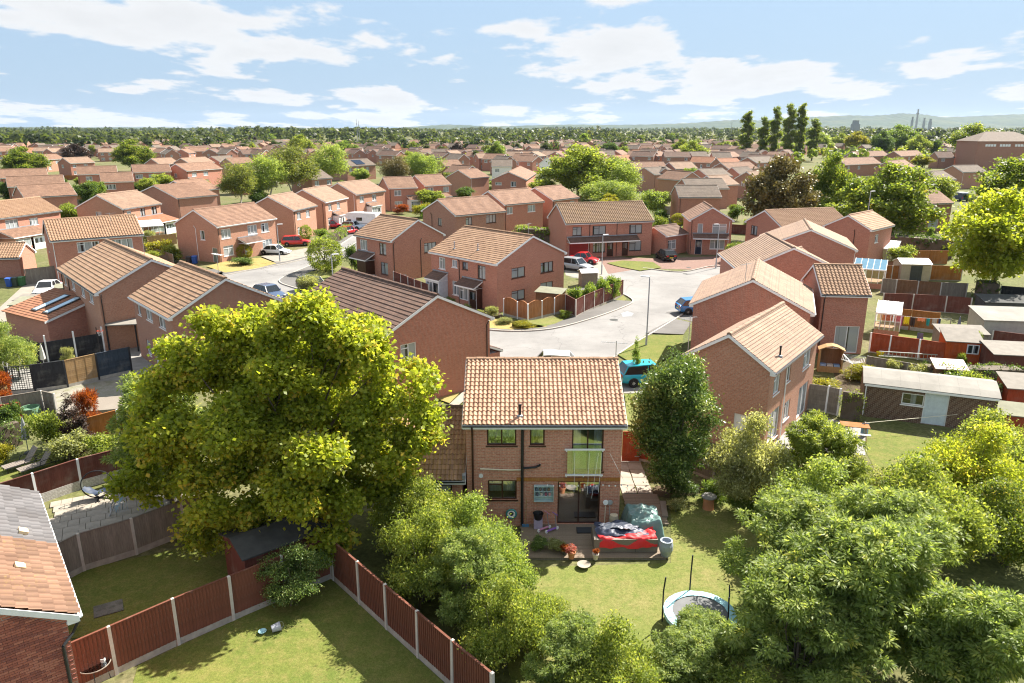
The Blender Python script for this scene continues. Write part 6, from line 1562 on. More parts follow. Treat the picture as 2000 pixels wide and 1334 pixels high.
# festoon lights along the beam
fl_ = empty('festoon_lights', (1.6,30.3,2.3), 0, 'string of white festoon bulbs under the timber beam', 'string lights')
cpts = [(i*.28, -.02, -.05*math.sin(i*1.05)**2) for i in range(14)]; MB().path(cpts,.008,3).build('cable', M['black'], fl_)
for p in cpts[::1]: MB().lathe([(.0,-.09),(.03,-.07),(.035,-.04),(.015,0)],8).build('bulb', M['white'], fl_, p)
wl = empty('washing_line', (3.1,30.2,3.9), 0, 'thin white cords hanging from the balcony rail', 'cord')
for i_, (a, b) in enumerate((((-.3,-.05,0),(-.3,-.1,-1.9)),((.35,-.05,0),(.3,-.12,-2.0)),((.75,-.05,0),(.5,-.12,-2.2)),((1.25,-.05,0),(1.95,.05,-1.4)),((.9,-.05,0),(.8,-.12,-1.9)))): MB().tube(a,b,.009,.009,4).build('cord_strand', M['white'], wl)
# trampoline
tx, ty = at_depth(1366,1212,23.2)[:2]; tp = empty('trampoline', (tx,ty,0), 0, 'round trampoline with pale blue edge pad and bare poles', 'trampoline'); TR = 1.28
MB().path([((TR+.03)*math.cos(t),(TR+.03)*math.sin(t),.72) for t in np.linspace(0,6.2832,25)],.03,6).build('rim', M['metal'], tp)
padm = MB()
for i in range(24):
    t0_, t1_ = 6.2832*i/24, 6.2832*(i+1)/24; c0, s0_, c1, s1_ = math.cos(t0_), math.sin(t0_), math.cos(t1_), math.sin(t1_)
    zz = .765+.008*math.sin(i*2.3)
    padm.poly((1.0*c0,1.0*s0_,zz),(TR*1.03*c0,TR*1.03*s0_,zz-.01),(TR*1.03*c1,TR*1.03*s1_,zz-.01),(1.0*c1,1.0*s1_,zz))
    padm.poly((TR*1.03*c0,TR*1.03*s0_,zz-.01),(TR*1.04*c0,TR*1.04*s0_,.62),(TR*1.04*c1,TR*1.04*s1_,.62),(TR*1.03*c1,TR*1.03*s1_,zz-.01))
padm.build('edge_pad', col_mat('pad_aqua',(0.30,0.55,0.62),.5), tp)
MB().lathe([(0,.70),(1.06,.73)],24).build('mat', col_mat('tramp_mat',(0.12,0.125,0.13),.7), tp)
for i in range(4):
    t_ = 6.2832*i/4+.5; MB().path([((TR-.1)*math.cos(t_-.25),(TR-.1)*math.sin(t_-.25),.7),((TR-.05)*math.cos(t_-.2),(TR-.05)*math.sin(t_-.2),.03),((TR-.05)*math.cos(t_+.2),(TR-.05)*math.sin(t_+.2),.03),((TR-.1)*math.cos(t_+.25),(TR-.1)*math.sin(t_+.25),.7)],.025,6).build('leg', M['metal'], tp)
for t_, h_ in ((1.62,2.3),(3.0,2.1),(.45,1.5),(5.2,2.2)):
    MB().path([((TR+.06)*math.cos(t_),(TR+.06)*math.sin(t_),.2),((TR+.08)*math.cos(t_),(TR+.08)*math.sin(t_),1.5 if h_ > 1.6 else 1.0),((TR+.03)*math.cos(t_),(TR+.03)*math.sin(t_),h_)],.028,6).build('pole', M['black'], tp)
# near lawn: bucket and bowl; corner: table
x_, y_ = at(540,1233); bk = empty('bucket', (x_,y_,.17), 0, 'grey plastic bucket lying on its side on the shaded lawn', 'bucket')
bk.rotation_euler = (0, R(84), R(30)); MB().lathe([(.13,-.16),(.17,.16),(.18,.16),(.155,.14),(.12,-.13),(0,-.13)],14).build('tub_body', col_mat('bucket_grey',(0.33,0.35,0.40)), bk); MB().path([(.16*math.cos(t),.16*math.sin(t)*.4,.16+.12*math.sin(t)) for t in np.linspace(0,3.14,7)],.008,4).build('handle', M['metal'], bk)
tag(MB().lathe([(.08,0),(.14,.09),(.15,.09),(.12,.07),(.06,.02),(0,.02)],14).build('bowl', col_mat('bowl_aqua',(0.30,0.52,0.58)), None, (*at(513,1237),.02)), 'pale aqua bowl on the lawn beside the bucket', 'bowl')
tbx = empty('garden_table', (*at(190,1330),0), 0, 'round glass garden table in the corner by the brown fence', 'table')
MB().lathe([(0,.70),(.5,.70),(.5,.715),(0,.715)],24).build('table_top', M['glass_soft'], tbx)
MB().path([(.5*math.cos(t),.5*math.sin(t),.705) for t in np.linspace(0,6.283,21)],.018,5).build('rim', M['fence_grey'], tbx)
for i in range(4): t_ = 6.283*i/4+.4; MB().tube((.4*math.cos(t_),.4*math.sin(t_),0),(.3*math.cos(t_),.3*math.sin(t_),.69),.018).build('leg', M['darkgrey'], tbx)
for i_,(dx,dy,c_,lb) in enumerate(((-.05,.15,(0.6,0.6,0.72),'white jug on the glass table'),(-.22,-.08,(0.62,0.45,0.42),'pink tub on the glass table'),(.28,.05,(0.4,0.42,0.42),'clear grey jar on the glass table'))):
    x_,y_=at(190,1330); tag(MB().lathe([(.07,0),(.09,.06),(.08,.14),(.06,.14),(.0,.1)],10).build('jar', col_mat('jar%d'%i_,c_), None, (x_+dx,y_+dy,.72)), lb, 'jar')
tag(MB().box(-.5,-.4,0,.5,.4,.03).build('drain_cover', m_ground('drain_rubble',((0.15,0.15,0.15),(0.22,0.22,0.21),(0.10,0.11,0.09)),(1,6,40)), None, (*at(212,1190),.02), (0,0,R(30))), 'grey gravelled drain cover set in the shaded lawn', 'drain cover')
# patio furniture: round hanging seat and metal frame
sw = empty('swing_seat', (*at(195,975),.05), R(20), 'round black tube swing seat with navy sling on the patio', 'seat')
MB().path([(.72*math.cos(t),0,.78+.72*math.sin(t)) for t in np.linspace(.2,6.1,26)],.03,6).build('ring', M['black'], sw)
MB().path([(-.1,-.5,.02),(0,0,.06),(.5,.6,.02)],.03,5).path([(-.3,.55,.02),(0,0,.06),(.7,-.35,.02)],.03,5).build('base', M['black'], sw)
drape('sling', -.62,-.28,.55,.28, lambda u,v: .35+.55*(u-.55)**2*2.2, col_mat('sling_navy',(0.03,0.045,0.08)), sw, 12, 6, seed=2)
gf = empty('metal_frame', (*at(255,1000),.04), R(35), 'leaning white tubular swing frame with blue net on the patio', 'frame')
fpts = [(-.9,0,.02),(0,0,1.75),(.9,0,.02)]; MB().path(fpts,.03,6).build('front_tube', M['metal'], gf); MB().path([(-.7,1.1,.02),(0,0.2,1.75),(.85,1.0,.02)],.03,6).build('rear_tube', M['metal'], gf)
MB().path([(-.85,0,.1),(-.7,1.1,.05)],.02,5).path([(.85,0,.1),(.85,1.0,.05)],.02,5).build('foot_tube', M['metal'], gf)
nn = MB()
for i in range(9): nn.tube((-.8+.09*i,.05,.05),(-.15,.12,1.2),.006,.006,3).tube((-.6,.2+.08*i,.04),(-.15,.12,.9),.006,.006,3)
nn.build('net', col_mat('net_blue',(0.25,0.42,0.52)), gf)
def lounger(px, py, ang, label):
    s = empty('sun_lounger', (*at(px,py),.03), R(ang), label, 'sun lounger', 'sun loungers by the ivy hedge')
    for i in range(10): MB().box(i*.12,-.3,.30,i*.12+.11,.3,.33).build('slat', M['rattan'], s)
    bk_ = MB()
    for i in range(7): bk_.box(i*.115,-.3,0,i*.115+.105,.3,.03)
    bk_.build('backrest', M['rattan'], s, (1.2,0,.33), (0,-R(52),0))
    for sgn in (-1,1): MB().path([(0,sgn*.33,.3),(1.9,sgn*.33,.3)],.025,5).path([(.9,sgn*.36,.3),(1.0,sgn*.36,.55),(1.4,sgn*.36,.58),(1.5,sgn*.36,.3)],.02,5).build('side_frame', M['black'], s)
    for xx in (.1,1.7):
        for sgn in (-1,1): MB().tube((xx,sgn*.3,0),(xx,sgn*.3,.3),.022).build('leg', M['black'], s)
lounger(8,925,52,'slatted sun lounger next to the ivy hedge'); lounger(38,930,52,'slatted sun lounger next to the closed grey parasol')
def parasol(px, py, h, c, label, z=0):
    s = empty('parasol', (*at(px,py,z),z), 0, label, 'parasol'); MB().tube((0,0,0),(0,0,h),.025).build('pole', M['metal'], s)
    n_ = 12; vs = []; 
    for r_, zz in ((.02,h),(.09,h*.85),(.16,h*.62),(.20,h*.42),(.13,h*.38)):
        for i in range(n_): t = 6.283*i/n_; q = r_*(1.0 if i%2 else .62); vs.append((q*math.cos(t),q*math.sin(t),zz))
    MB().faces(vs,[(j*n_+i,j*n_+(i+1)%n_,(j+1)*n_+(i+1)%n_,(j+1)*n_+i) for j in range(4) for i in range(n_)]).build('folded_canopy', col_mat('cloth_'+label.split()[1],c), s)
    MB().lathe([(.22,0),(.22,.06),(.05,.1)],10).build('base', M['darkgrey'], s)
parasol(56,885,2.2,(0.33,0.34,0.37),'closed grey parasol beside the sun lounger'); parasol(88,722,2.1,(0.62,0.61,0.58),'closed white parasol on the fenced lawn'); parasol(1867,668,2.3,(0.16,0.16,0.22),'closed navy parasol beside the laundry')
wb_ = empty('water_butt', (*at(62,818),0), 0, 'green ribbed water butt with open top', 'water butt'); MB().lathe([(.5,0),(.62,.4),(.58,.8),(.5,.8),(.5,.6),(0,.6)],16).build('tub_body', col_mat('butt_green',(0.12,0.22,0.14)), wb_)
tag(MB().box(0,0,0,4.4,2.6,.35).build('raised_bed', M['fence_grey'], None, (*at(112,818),0), (0,0,R(14))), 'grey timber raised bed with pale gravel edge', 'planter')
# right gardens
ar = empty('arbour_seat', (*at(1598,726),0), R(-16), 'wooden arbour seat with curved roof and cushions', 'arbour')
for x_ in (0,1.6): MB().box(x_-.05,0,0,x_+.05,.7,1.75).build('side_panel', M['fence_tan'], ar)
MB().box(0,.62,0,1.6,.7,1.75).build('back_panel', M['fence_brown'], ar); MB().box(0,.02,.0,1.6,.6,.45).build('seat_box', M['fence_tan'], ar)
MB().extr([(-.15,-.1,1.72),(.4,-.1,1.98),(.8,-.1,2.06),(1.2,-.1,1.98),(1.75,-.1,1.72),(1.75,-.1,1.78),(1.2,-.1,2.05),(.8,-.1,2.13),(.4,-.1,2.05),(-.15,-.1,1.78)],(0,0,0),(0,.9,0)).build('roof', M['fence_tan'], ar)
for i_, c_ in enumerate(((.30,.40,.6),(.55,.52,.5),(.2,.32,.55))): MB().box(.1+i_*.48,.1,.46,.52+i_*.48,.5,.60).build('cushion', col_mat('cush%d'%i_,c_), ar)
ro = empty('rotary_airer', (*at(1661,744),0), 0, 'white rotary clothes airer open above the flower bed', 'clothes airer'); MB().tube((0,0,0),(0,0,1.55),.022).build('pole', M['cream'], ro)
for i in range(4): t_ = 1.5708*i+.3; MB().tube((0,0,1.3),(1.05*math.cos(t_),1.05*math.sin(t_),1.75),.014,.01,4).build('arm', M['metal'], ro)
for k in range(6):
    f_ = .3+.14*k; MB().path([(1.05*f_*math.cos(1.5708*i+.3),1.05*f_*math.sin(1.5708*i+.3),1.3+.45*f_) for i in range(5)],.007,3).build('line', M['white'], ro)
ld = empty('ladder', (*at(1715,704),.35), R(-13), 'aluminium ladder hung along the red fence', 'ladder')
for z_ in (0,.38): MB().box(0,-.03,z_,4.2,.03,z_+.06).build('rail', M['metal'], ld)
for i in range(15): MB().box(.14+i*.28,-.015,.06,.17+i*.28,.015,.38).build('rung', M['metal'], ld)
tag(MB().lathe([(.2,0),(.3,.34),(.31,.34),(.27,.3),(.18,.05),(0,.04)],14).build('garden_tub', col_mat('tub_yellow',(0.72,0.58,0.02)), None, (*at(1718,696),.02)), 'bright yellow flexible tub below the ladder', 'tub')
# laundry
lx0, ly0 = at(1716,655); lx1, ly1 = at(1850,668); ll = empty('clothes_line', (lx0,ly0,0), math.atan2(ly1-ly0,lx1-lx0), 'white washing line strung over the turf', 'clothes line'); lL = math.hypot(lx1-lx0,ly1-ly0)
MB().path([(lL*i/8,0,2.05-.12*math.sin(math.pi*i/8)) for i in range(9)],.012,4).build('line', M['white'], ll)
for x_ in (0,lL): MB().tube((x_,0,0),(x_,0,2.1),.035).build('post', M['concrete'], ll)
for i_,(u,w_,h_,c_,lb) in enumerate(((.07,.12,.35,(.03,.03,.035),'row of black socks and small black garments on the line'),(.21,.10,1.15,(.62,.16,.40),'long pink towel on the line'),(.335,.08,.75,(.75,.60,.02),'yellow top pegged on the line'),(.43,.07,.95,(.05,.035,.035),'dark trousers pegged on the line'),(.53,.11,.35,(.75,.25,.12),'orange and white small garments on the line'),(.66,.05,.75,(.03,.28,.28),'teal garment on the line'),(.74,.07,.6,(.42,.38,.34),'stone grey top on the line'),(.83,.03,.6,(.03,.05,.14),'navy garment at the line end'))):
    zt = 2.05-.12*math.sin(math.pi*(u+w_/2)); x0_, x1_ = u*lL, (u+w_)*lL
    px_, py_ = lx0+math.cos(ll.rotation_euler[2])*x0_, ly0+math.sin(ll.rotation_euler[2])*x0_
    gv_ = []; n_ = 8
    for j in range(2):
        for i in range(n_+1): gv_.append(((x1_-x0_)*i/n_, .05*math.sin(i*1.3+i_)*(j+.3), -h_*j*(1-.12*((i*7+i_)%3))))
    tag(MB().faces(gv_,[(i,i+1,n_+2+i,n_+1+i) for i in range(n_)]).build('laundry', col_mat('laundry%d'%i_,c_,.9), None, (px_,py_,zt), (0,0,ll.rotation_euler[2])), lb, 'laundry')
ch = empty('garden_chair', (*at(1796,672),0), R(-20), 'dark blue plastic garden chair under the washing line', 'chair')
MB().box(-.25,-.25,.40,.25,.25,.44).build('seat', M['p_navy'], ch); MB().extr([(-.25,.24,.44),(.25,.24,.44),(.22,.34,.9),(-.22,.34,.9)],(0,0,0),(0,.03,0)).build('backrest', M['p_navy'], ch)
for sx_ in (-.22,.22):
    for sy_ in (-.22,.22): MB().tube((sx_*1.1,sy_*1.1,0),(sx_,sy_,.42),.02).build('leg', M['p_navy'], ch)
pb = empty('picnic_bench', (*at(1640,855),.03), R(-16), 'orange topped picnic bench on the grey patio', 'bench')
for i in range(5): MB().box(0,.0+i*.16,.72,1.6,.145+i*.16,.76).build('top_board', M['fence_orange'], pb)
for y_ in (-.45,1.05): MB().box(0,y_,.42,1.6,y_+.2,.46).build('seat', col_mat('bench_white',(.62,.6,.55)), pb)
for x_ in (.2,1.4): MB().tube((x_,-.4,0),(x_,.3,.72),.04,.04,4).tube((x_,1.2,0),(x_,.5,.72),.04,.04,4).build('leg', M['fence_tan'], pb)
l2a = at_depth(1690,826,41.0); l2b = at_depth(1908,806,42.5)
cl2 = empty('clothes_line', l2a, 0, 'single white cord running past the brick garage', 'clothes line'); MB().tube((0,0,0),(l2b[0]-l2a[0],l2b[1]-l2a[1],l2b[2]-l2a[2]),.014,.014,4).build('line', M['cream'], cl2)
MB().tube((0,0,-l2a[2]),(0,0,.05),.04).build('post', M['metal'], cl2); MB().tube((l2b[0]-l2a[0],l2b[1]-l2a[1],-l2a[2]),(l2b[0]-l2a[0],l2b[1]-l2a[1],l2b[2]-l2a[2]),.03).build('post', M['metal'], cl2)
tag(MB().faces([(0,0,0),(.45,0,-.01),(.47,.04,-.85),(.22,-.05,-.9),(0,.03,-.85)],[(0,1,2,3,4)]).build('laundry', col_mat('towel_blue',(.30,.45,.68),.9), None, (l2a[0]-.2,l2a[1],l2a[2]-.01)), 'pale blue towel hanging by the patio edge', 'laundry')
aerial(main_house, 7.2, 3.7, 7.0, 1.0, 2.9)
for px_,py_,r_,lb,mm in ((1199,625,.42,'dark oval drain cover in the road by the arched fence','felt_dark'),(1345,523,.32,'round drain cover near the lamp at the turning head','felt_dark'),(1338,535,.3,'second small drain cover at the turning head','felt_dark'),(735,660,.35,'drain cover in the road behind the maple','felt_dark')):
    tag(MB().lathe([(0,0),(r_,0),(r_,.006),(0,.006)],16).build('drain_cover', M[mm], None, (*at(px_,py_),.014)), lb, 'drain cover')
patch('tarmac_repair', [(1213,612),(1225,608),(1238,612),(1234,618),(1216,619)], 0.017, m_asphalt('new_tarmac', (0.30,0.31,0.33), 0))
patch('tarmac_repair', [(1120,563),(1180,556),(1184,560),(1124,568)], 0.017, m_asphalt('old_tarmac', (0.19,0.185,0.18), 0))
# ------------------------------------------------------------------ foreground and garden planting
plant('maple', (-9.8,29.6,0), 13.6, 11.6, 'huge yellow green maple spreading over the gardens', rz=0)
plant('ashy', (-16.6,33.0,0), 6.0, 6.6, 'feathery bright green tree beside the maple', rz=1.0)
plant('laurel', (8.2,34.0,0), 4.3, 7.4, 'tall dense glossy laurel beside the house', rz=.3)
plant('conifer', (8.9,50.5,0), 1.1, 3.6, 'slim bright green conifer behind the laurel', leaf='hedge')
# overgrown middle hedge row
shr = [(-3.6,27.4,4.3,3.9,'lime','leafy shrub with pale tips by the extension door'),(-1.6,26.2,3.6,3.6,'willow','willowy pale shrub beside the phormium'),(-3.1,24.7,3.8,4.0,'lime','green shrub leaning over the brown fence'),(-1.6,22.9,3.6,3.9,'ash','bright ash like shrub along the brown fence'),
       (-.2,21.0,3.3,3.6,'lime','low green shrub at the end of the brown fence'),(1.7,19.6,3.0,3.0,'ash','leafy sapling in the middle of the front hedge'),(3.2,18.8,3.4,3.3,'lime','yellowish sapling at the trampoline lawn edge'),(-4.6,28.6,3.2,3.4,'lime','pale shrub under the maple edge beside the extension'),(-.6,24.6,3.0,3.2,'willow','pale willowy shrub at the lawn corner'),(1.0,22.2,2.4,2.0,'lime','low bush creeping onto the lawn')]
for x_,y_,D_,H_,lf,lb in shr: plant('shrub' if lf != 'ash' else 'ashy', (x_,y_,0), D_, H_, lb, 'shrub', lf, name='shrub')
ash = [(5.4,19.6,3.2,2.6,'ash','ash sapling drooping over the trampoline edge'),(8.8,18.8,5.2,5.0,'ash','broad ash tree beside the trampoline'),(6.5,21.0,2.8,2.3,'ash','low ash seedling right against the trampoline'),(10.6,20.2,6.2,6.2,'ash','tallest ash tree of the front thicket'),(10.2,24.2,5.2,4.8,'ash','ash tree shading the lawn'),(13.6,23.2,5.6,5.8,'ash','dense ash tree at the thicket edge'),(13.2,28.0,5.0,4.2,'willow','mixed pale shrub behind the ash trees'),(16.6,27.0,5.2,5.0,'lime','green shrub tree behind the dense ash'),(6.9,17.0,3.6,2.8,'lime','bright green sapling at the thicket front'),(13.6,17.8,5.4,5.4,'ash','low spreading ash of the front thicket')]
for x_,y_,D_,H_,lf,lb in ash: plant('ashy' if lf == 'ash' else 'shrub', (x_,y_,0), D_, H_, lb, 'tree', lf, name='tree')
plant('shrub', (11.6,32.2,0), 4.2, 4.6, 'cream flecked shrub against the narrow brick house', 'shrub', 'pale', name='shrub')
plant('ashy', (14.6,31.6,0), 4.6, 4.9, 'upright green tree by the patio', leaf='lime')
plant('shrub', (18.2,31.0,0), 3.4, 3.0, 'feathery seeding bush before the grass court', 'shrub', 'pale', name='shrub')
plant('shrub', (21.8,31.0,0), 5.0, 4.6, 'yellow green bush by the red hutch', 'shrub', 'maple', name='shrub')
plant('shrub', (23.6,33.6,0), 5.0, 4.4, 'rounded yellow green bush below the brick garage', 'shrub', 'lime', name='shrub')
plant('shrub', (20.6,27.6,0), 4.2, 3.6, 'mottled olive bush at the edge of the court', 'shrub', 'oak', name='shrub')
plant('bush', (7.9,31.9,0), 1.1, .7, 'striped leafy plant under the laurel', 'plant', 'pale', name='plant')
plant('fluffy', (10.1,33.0,0), 1.6, 1.0, 'fern like plant beside the chimney pot', 'plant', 'hedge', name='plant')
plant('bush', (11.0,31.6,0), 1.7, 1.1, 'broad leaved plant in the bed by the dark fence', 'plant', 'hedge', name='plant')
plant('fluffy', (8.6,33.0,0), 1.6, .9, 'dark ground foliage between laurel and fence', 'plant', 'laurel', name='plant')
plant('shrub', (-8.5,25.0,0), 2.8, 2.3, 'dark leafy shrub in the corner of the shaded lawn', 'shrub', 'laurel', name='shrub')
gp = 'shrubs in the loungers garden'
for px_,yt,w_,yb,lf,k_,lb in ((150,770,70,880,'copper','conifer','upright purple leaved shrub'),(180,765,60,842,'red','fluffy','orange red autumn shrub by the gravel garden'),(95,805,85,880,'lime','bush','rounded light green bush by the closed parasol'),(135,850,90,905,'pale','bush','white variegated bush at the brown fence'),(20,790,60,850,'dark','bush','dark ivy mound by the rust fence'),(12,868,45,905,'yellow','bush','yellow mound beside the lounger'),(20,640,110,740,'ash','shrub','pale willow like bush by the black fence'),(10,730,50,790,'red','fluffy','red tipped shrub by the trellis'),(205,850,80,895,'lime','bush','green bush behind the brown patio fence')):
    pbush(k_, px_, yt, w_, yb, lb, lf)
pbush('fluffy', 133,680,30,712,'spiky agave in a pot before the black fence','pale',cat='plant',name='agave')
pbush('bush', 85,945,30,975,'small climbing plant against the white blocks','lime')
for px_,yt,w_,yb,lf,k_,lb in ((312,470,62,505,'yellow','bush','yellow green shrub in the garden behind the striped roof'),(292,452,46,478,'pale','fluffy','dry pinkish shrub by the white conservatory'),(335,478,44,512,'lime','bush','light shrub against the sage door wall'),(300,492,50,520,'lime','fluffy','feathery shrub at the end of the striped roof'),(20,500,26,525,'hedge','bush','small hedge bush by the bins')):
    pbush(k_, px_, yt, w_, yb, lb, lf)
fence('tan garden fence behind the striped roof', [(290,482),(345,476)], 1.6, 'fence_tan', 'wood', base=0)
fence('grey garden fence between the striped roof and the conservatory', [(283,500),(340,520)], 1.6, 'fence_grey', 'wood', base=0)
hedge([at(0,880),at(45,865)],1.5,.7,'dark ivy hedge beside the sun loungers','laurel')
# island shrubs and front gardens
for px_,yt,w_,yb,lf,k_,lb in ((637,466,66,531,'lime','topiary','round clipped tree on the corner lawn'),(688,480,32,532,'dark','bush','dark upright bush against the corner house'),(605,540,60,572,'pale','fluffy','pale roadside bush before the dark car'),
    (850,578,26,600,'dark','bush','dark green shrub by the pale porch'),(880,582,30,608,'dark','bush','dark clipped shrub below the porch steps'),(875,600,24,615,'laurel','topiary','small clipped ball by the garden path'),(905,596,34,616,'oak','bush','olive shrub before the brown porch'),(935,606,30,622,'pale','fluffy','feathery cream shrub near the brown door'),(960,600,36,624,'pale','fluffy','tall feathery cream shrub at the corner'),(985,622,40,634,'pale','fluffy','pale pink border flowers below the arched fence'),(1020,628,50,640,'yellow','fluffy','yellow border flowers below the arched fence'),(1105,607,28,622,'oak','bush','olive shrub before the white fence post'),
    (1150,555,38,600,'hedge','bush','leafy shrub rising over the dark fence'),(1120,562,34,606,'hedge','bush','bright green shrub over the fence end'),(1175,545,40,592,'hedge','bush','largest shrub over the dark fence'),(1198,540,34,585,'hedge','bush','shrub at the end of the dark fence'),(1090,535,20,580,'lime','round_c','thin young tree by the corner house wall'),
    (1440,474,48,512,'oak','topiary','rounded olive bush by the lamp'),(1425,508,30,520,'yellow','bush','low yellow hedge plant by the kerb'),(478,478,30,506,'yellow','topiary','bright yellow conifer by the tiled porch'),(472,503,50,518,'laurel','bush','low blue green shrub below the yellow conifer'),(598,440,22,470,'lime','topiary','small lollipop tree by the drive'),(627,447,40,470,'hedge','bush','pale privet by the red crossover'),
    (1112,410,30,455,'lime','bush','bushy tree behind the clipped hedge'),(995,420,40,450,'hedge','bush','green bush beside the pale conservatory'),(912,425,50,450,'pale','fluffy','spiky pale shrub behind the corner pair'),(1020,440,40,460,'pale','fluffy','pale shrub by the clipped hedge'),(825,398,50,425,'yellow','bush','yellow green shrub by the brown gable'),(785,400,36,418,'red','fluffy','orange autumn shrub by the white extension'),
    (1325,417,28,440,'yellow','topiary','yellow clipped bush by the lean to'),(1284,433,20,452,'lime','topiary','small clipped bush by the garage drive'),(1280,448,16,470,'hedge','topiary','second clipped bush below it'),(1280,368,55,430,'willow','round_c','grey green tree behind the semi pair'),(1290,410,34,435,'dark','bush','dark shrub under the grey green tree')):
    pbush(k_, px_, yt, w_, yb, lb, lf, cat='tree' if k_ in ('round_c',) else 'shrub', name='tree' if k_ in ('round_c',) else 'shrub')
hedge([at(1012,487),at(1108,490)],3.3,1.6,'tall clipped hedge between the corner pair and the garage','hedge',dens=60,ll=.2)
hedge([at(622,484),at(660,470),at(680,455)],1.5,1.2,'low clipped privet hedge along the drive','hedge',dens=60,ll=.16)
hedge([at(1270,860) if False else (24.6,47.0),(34.5,45.5)],1.7,1.6,'long clipped hedge beyond the brick garage','laurel',dens=60,ll=.14)
hedge([(29.5,50.0),(36,49.5)],1.6,1.3,'dark clipped hedge beside the maroon shed','dark',dens=60,ll=.14)
hedge([at(1905,588),at(1942,590)],2.2,2.4,'square dark conifer hedge at the end of the fences','dark',dens=50,ll=.16)
hedge([at(1700,492),at(1860,505)],2.8,3.0,'broad dark evergreen hedge above the orange fences','dark',dens=40,ll=.22)
hedge([at(1637,815),at(1682,822)],1.9,.5,'ivy clad fence end by the brick garage','oak',dens=90)
for px_,yt,w_,yb,lf,k_,lb in ((1680,715,70,742,'yellow','fluffy','yellow flowered bush by the rotary airer'),(1740,705,40,738,'pale','fluffy','white flowered climber on the grey fence'),(1800,715,70,752,'pale','fluffy','white seeded climber mass before the shed'),(1860,720,90,770,'hedge','bush','rambling green shrub behind the garage roof'),(1900,730,60,790,'lime','bush','light green bush beside the hutch'),(1875,690,24,720,'oak','bush','twiggy bush at the orange shed'),(1940,712,50,745,'oak','topiary','clipped dome beside the maroon shed'),
    (1600,742,80,770,'yellow','fluffy','yellow flowered climber over the grey screen'),(1755,480,60,520,'lime','bush','light bush over the orange fence'),(1955,690,30,705,'hedge','topiary','clipped ball behind the felted shed'),(1960,590,30,615,'pink','bush','red geraniums in the dark planter'),(1900,650,30,700,'oak','fluffy','dry climber beside the pebbledashed garage')):
    pbush(k_, px_, yt, w_, yb, lb, lf)
# ------------------------------------------------------------------ middle distance trees
mt = [('birch',470,312,80,408,'drooping birch beside the concrete drive','birch'),('birch',522,296,90,398,'leaning grey green birch in the birch group','willow'),('birch',578,275,100,392,'tallest grey birch of the birch group','birch'),('birch',648,274,78,372,'weeping birch at the end of the group','willow'),('round_a',508,370,40,402,'small dark tree under the birches','dark'),
 ('round_b',1128,282,150,392,'big lime green tree behind the semi pair','lime'),('weep',1195,298,110,392,'drooping yellow green tree beside the lime green one','willow'),('weep',1190,346,120,402,'pale feathery tree half covering the lime green one','willow'),('round_c',1060,345,60,388,'small bright tree beside the lime green one','lime'),
 ('round_b',1515,303,150,470,'dark copper leaved tree over the road','bronze'),('round_a',1618,297,100,445,'dark green tree beside the copper one','oak'),('round_b',1735,318,190,478,'broad round yellow green tree above the hedge','oak'),('round_a',1640,370,120,455,'pale shrubby tree under the copper one','lime'),
 ('round_b',1935,366,215,580,'big yellowing tree over the garden sheds','maple'),('round_b',1975,300,190,470,'green tree behind the yellowing one','oak'),('round_c',1830,338,70,410,'small yellow green tree near the blue van','lime'),
 ('round_a',53,286,85,352,'round olive tree behind the stepped roofs','oak'),('round_a',262,272,78,335,'round dark olive tree by the copper beech','oak'),('round_a',152,280,58,325,'copper beech among low brown roofs','copper'),('round_c',172,352,42,410,'dark green bush tree by the stepped roofs','dark'),('round_c',190,348,40,404,'mid green tree beside it','hedge'),('round_c',25,348,50,405,'dark evergreen by the pantiled house','dark'),('round_c',318,335,55,380,'yellow green tree behind the tall gable','lime'),('round_c',402,348,24,390,'small yellow tree by the pale patio','yellow'),
 ('round_a',590,262,55,310,'yellow green tree above the far roofs','lime'),('round_a',675,274,55,312,'dark green tree beyond the birches','hedge'),('weep',770,300,70,360,'bronze green tree by the solar roof','bronze'),('weep',830,292,90,356,'grey green willow beyond the motorhome row','willow'),('round_a',800,295,60,350,'mixed green tree before the willow','lime'),('round_c',893,330,56,380,'rounded green tree at the row end','birch'),('round_c',705,325,40,362,'thin pale tree by the solar roof house','willow'),('round_a',970,275,48,330,'upright mid green tree among far roofs','hedge'),('round_a',892,278,36,312,'copper tree among the middle roofs','copper'),
 ('round_a',1350,274,66,325,'rounded green tree among the grey roofed semis','lime'),('round_a',1328,270,44,310,'yellow green tree beside the rounded one','oak'),('round_c',1348,324,42,362,'green tree between the gable houses','hedge'),('round_c',1188,275,34,312,'dark tree above the lime green tree','dark'),('round_c',1302,355,24,372,'small bright conifer by the glass roof','hedge'),
 ('round_a',1750,243,80,300,'dark green tree above the long low house','hedge'),('round_a',1720,255,44,305,'dark evergreen next to the yellow tree','dark'),('round_a',1790,263,50,308,'bright green tree by the white gables','lime'),('round_b',1892,240,90,318,'large olive tree beside the hall','oak'),('round_c',1822,270,26,308,'dark small tree by the hall','dark'),('round_a',1672,256,50,300,'yellow tree beneath the concrete tower block','yellow'),('round_a',1640,260,40,298,'olive tree beside the poplar row','lime'),('round_c',1745,304,40,345,'yellow shrub tree by the low houses','lime'),('round_c',1800,302,44,330,'yellow bush tree by the brown roofs','yellow'),('conifer',1998,236,50,330,'dark conifer at the hall corner','dark'),('weep',1538,270,50,305,'grey green willow below the poplars','willow'),('round_a',1600,258,50,300,'pale green tree below the poplars','willow')]
for k_, cx, yt, w_, yb, lb, lf in mt: ptree(k_, cx, yt, w_, yb, lb, lf)
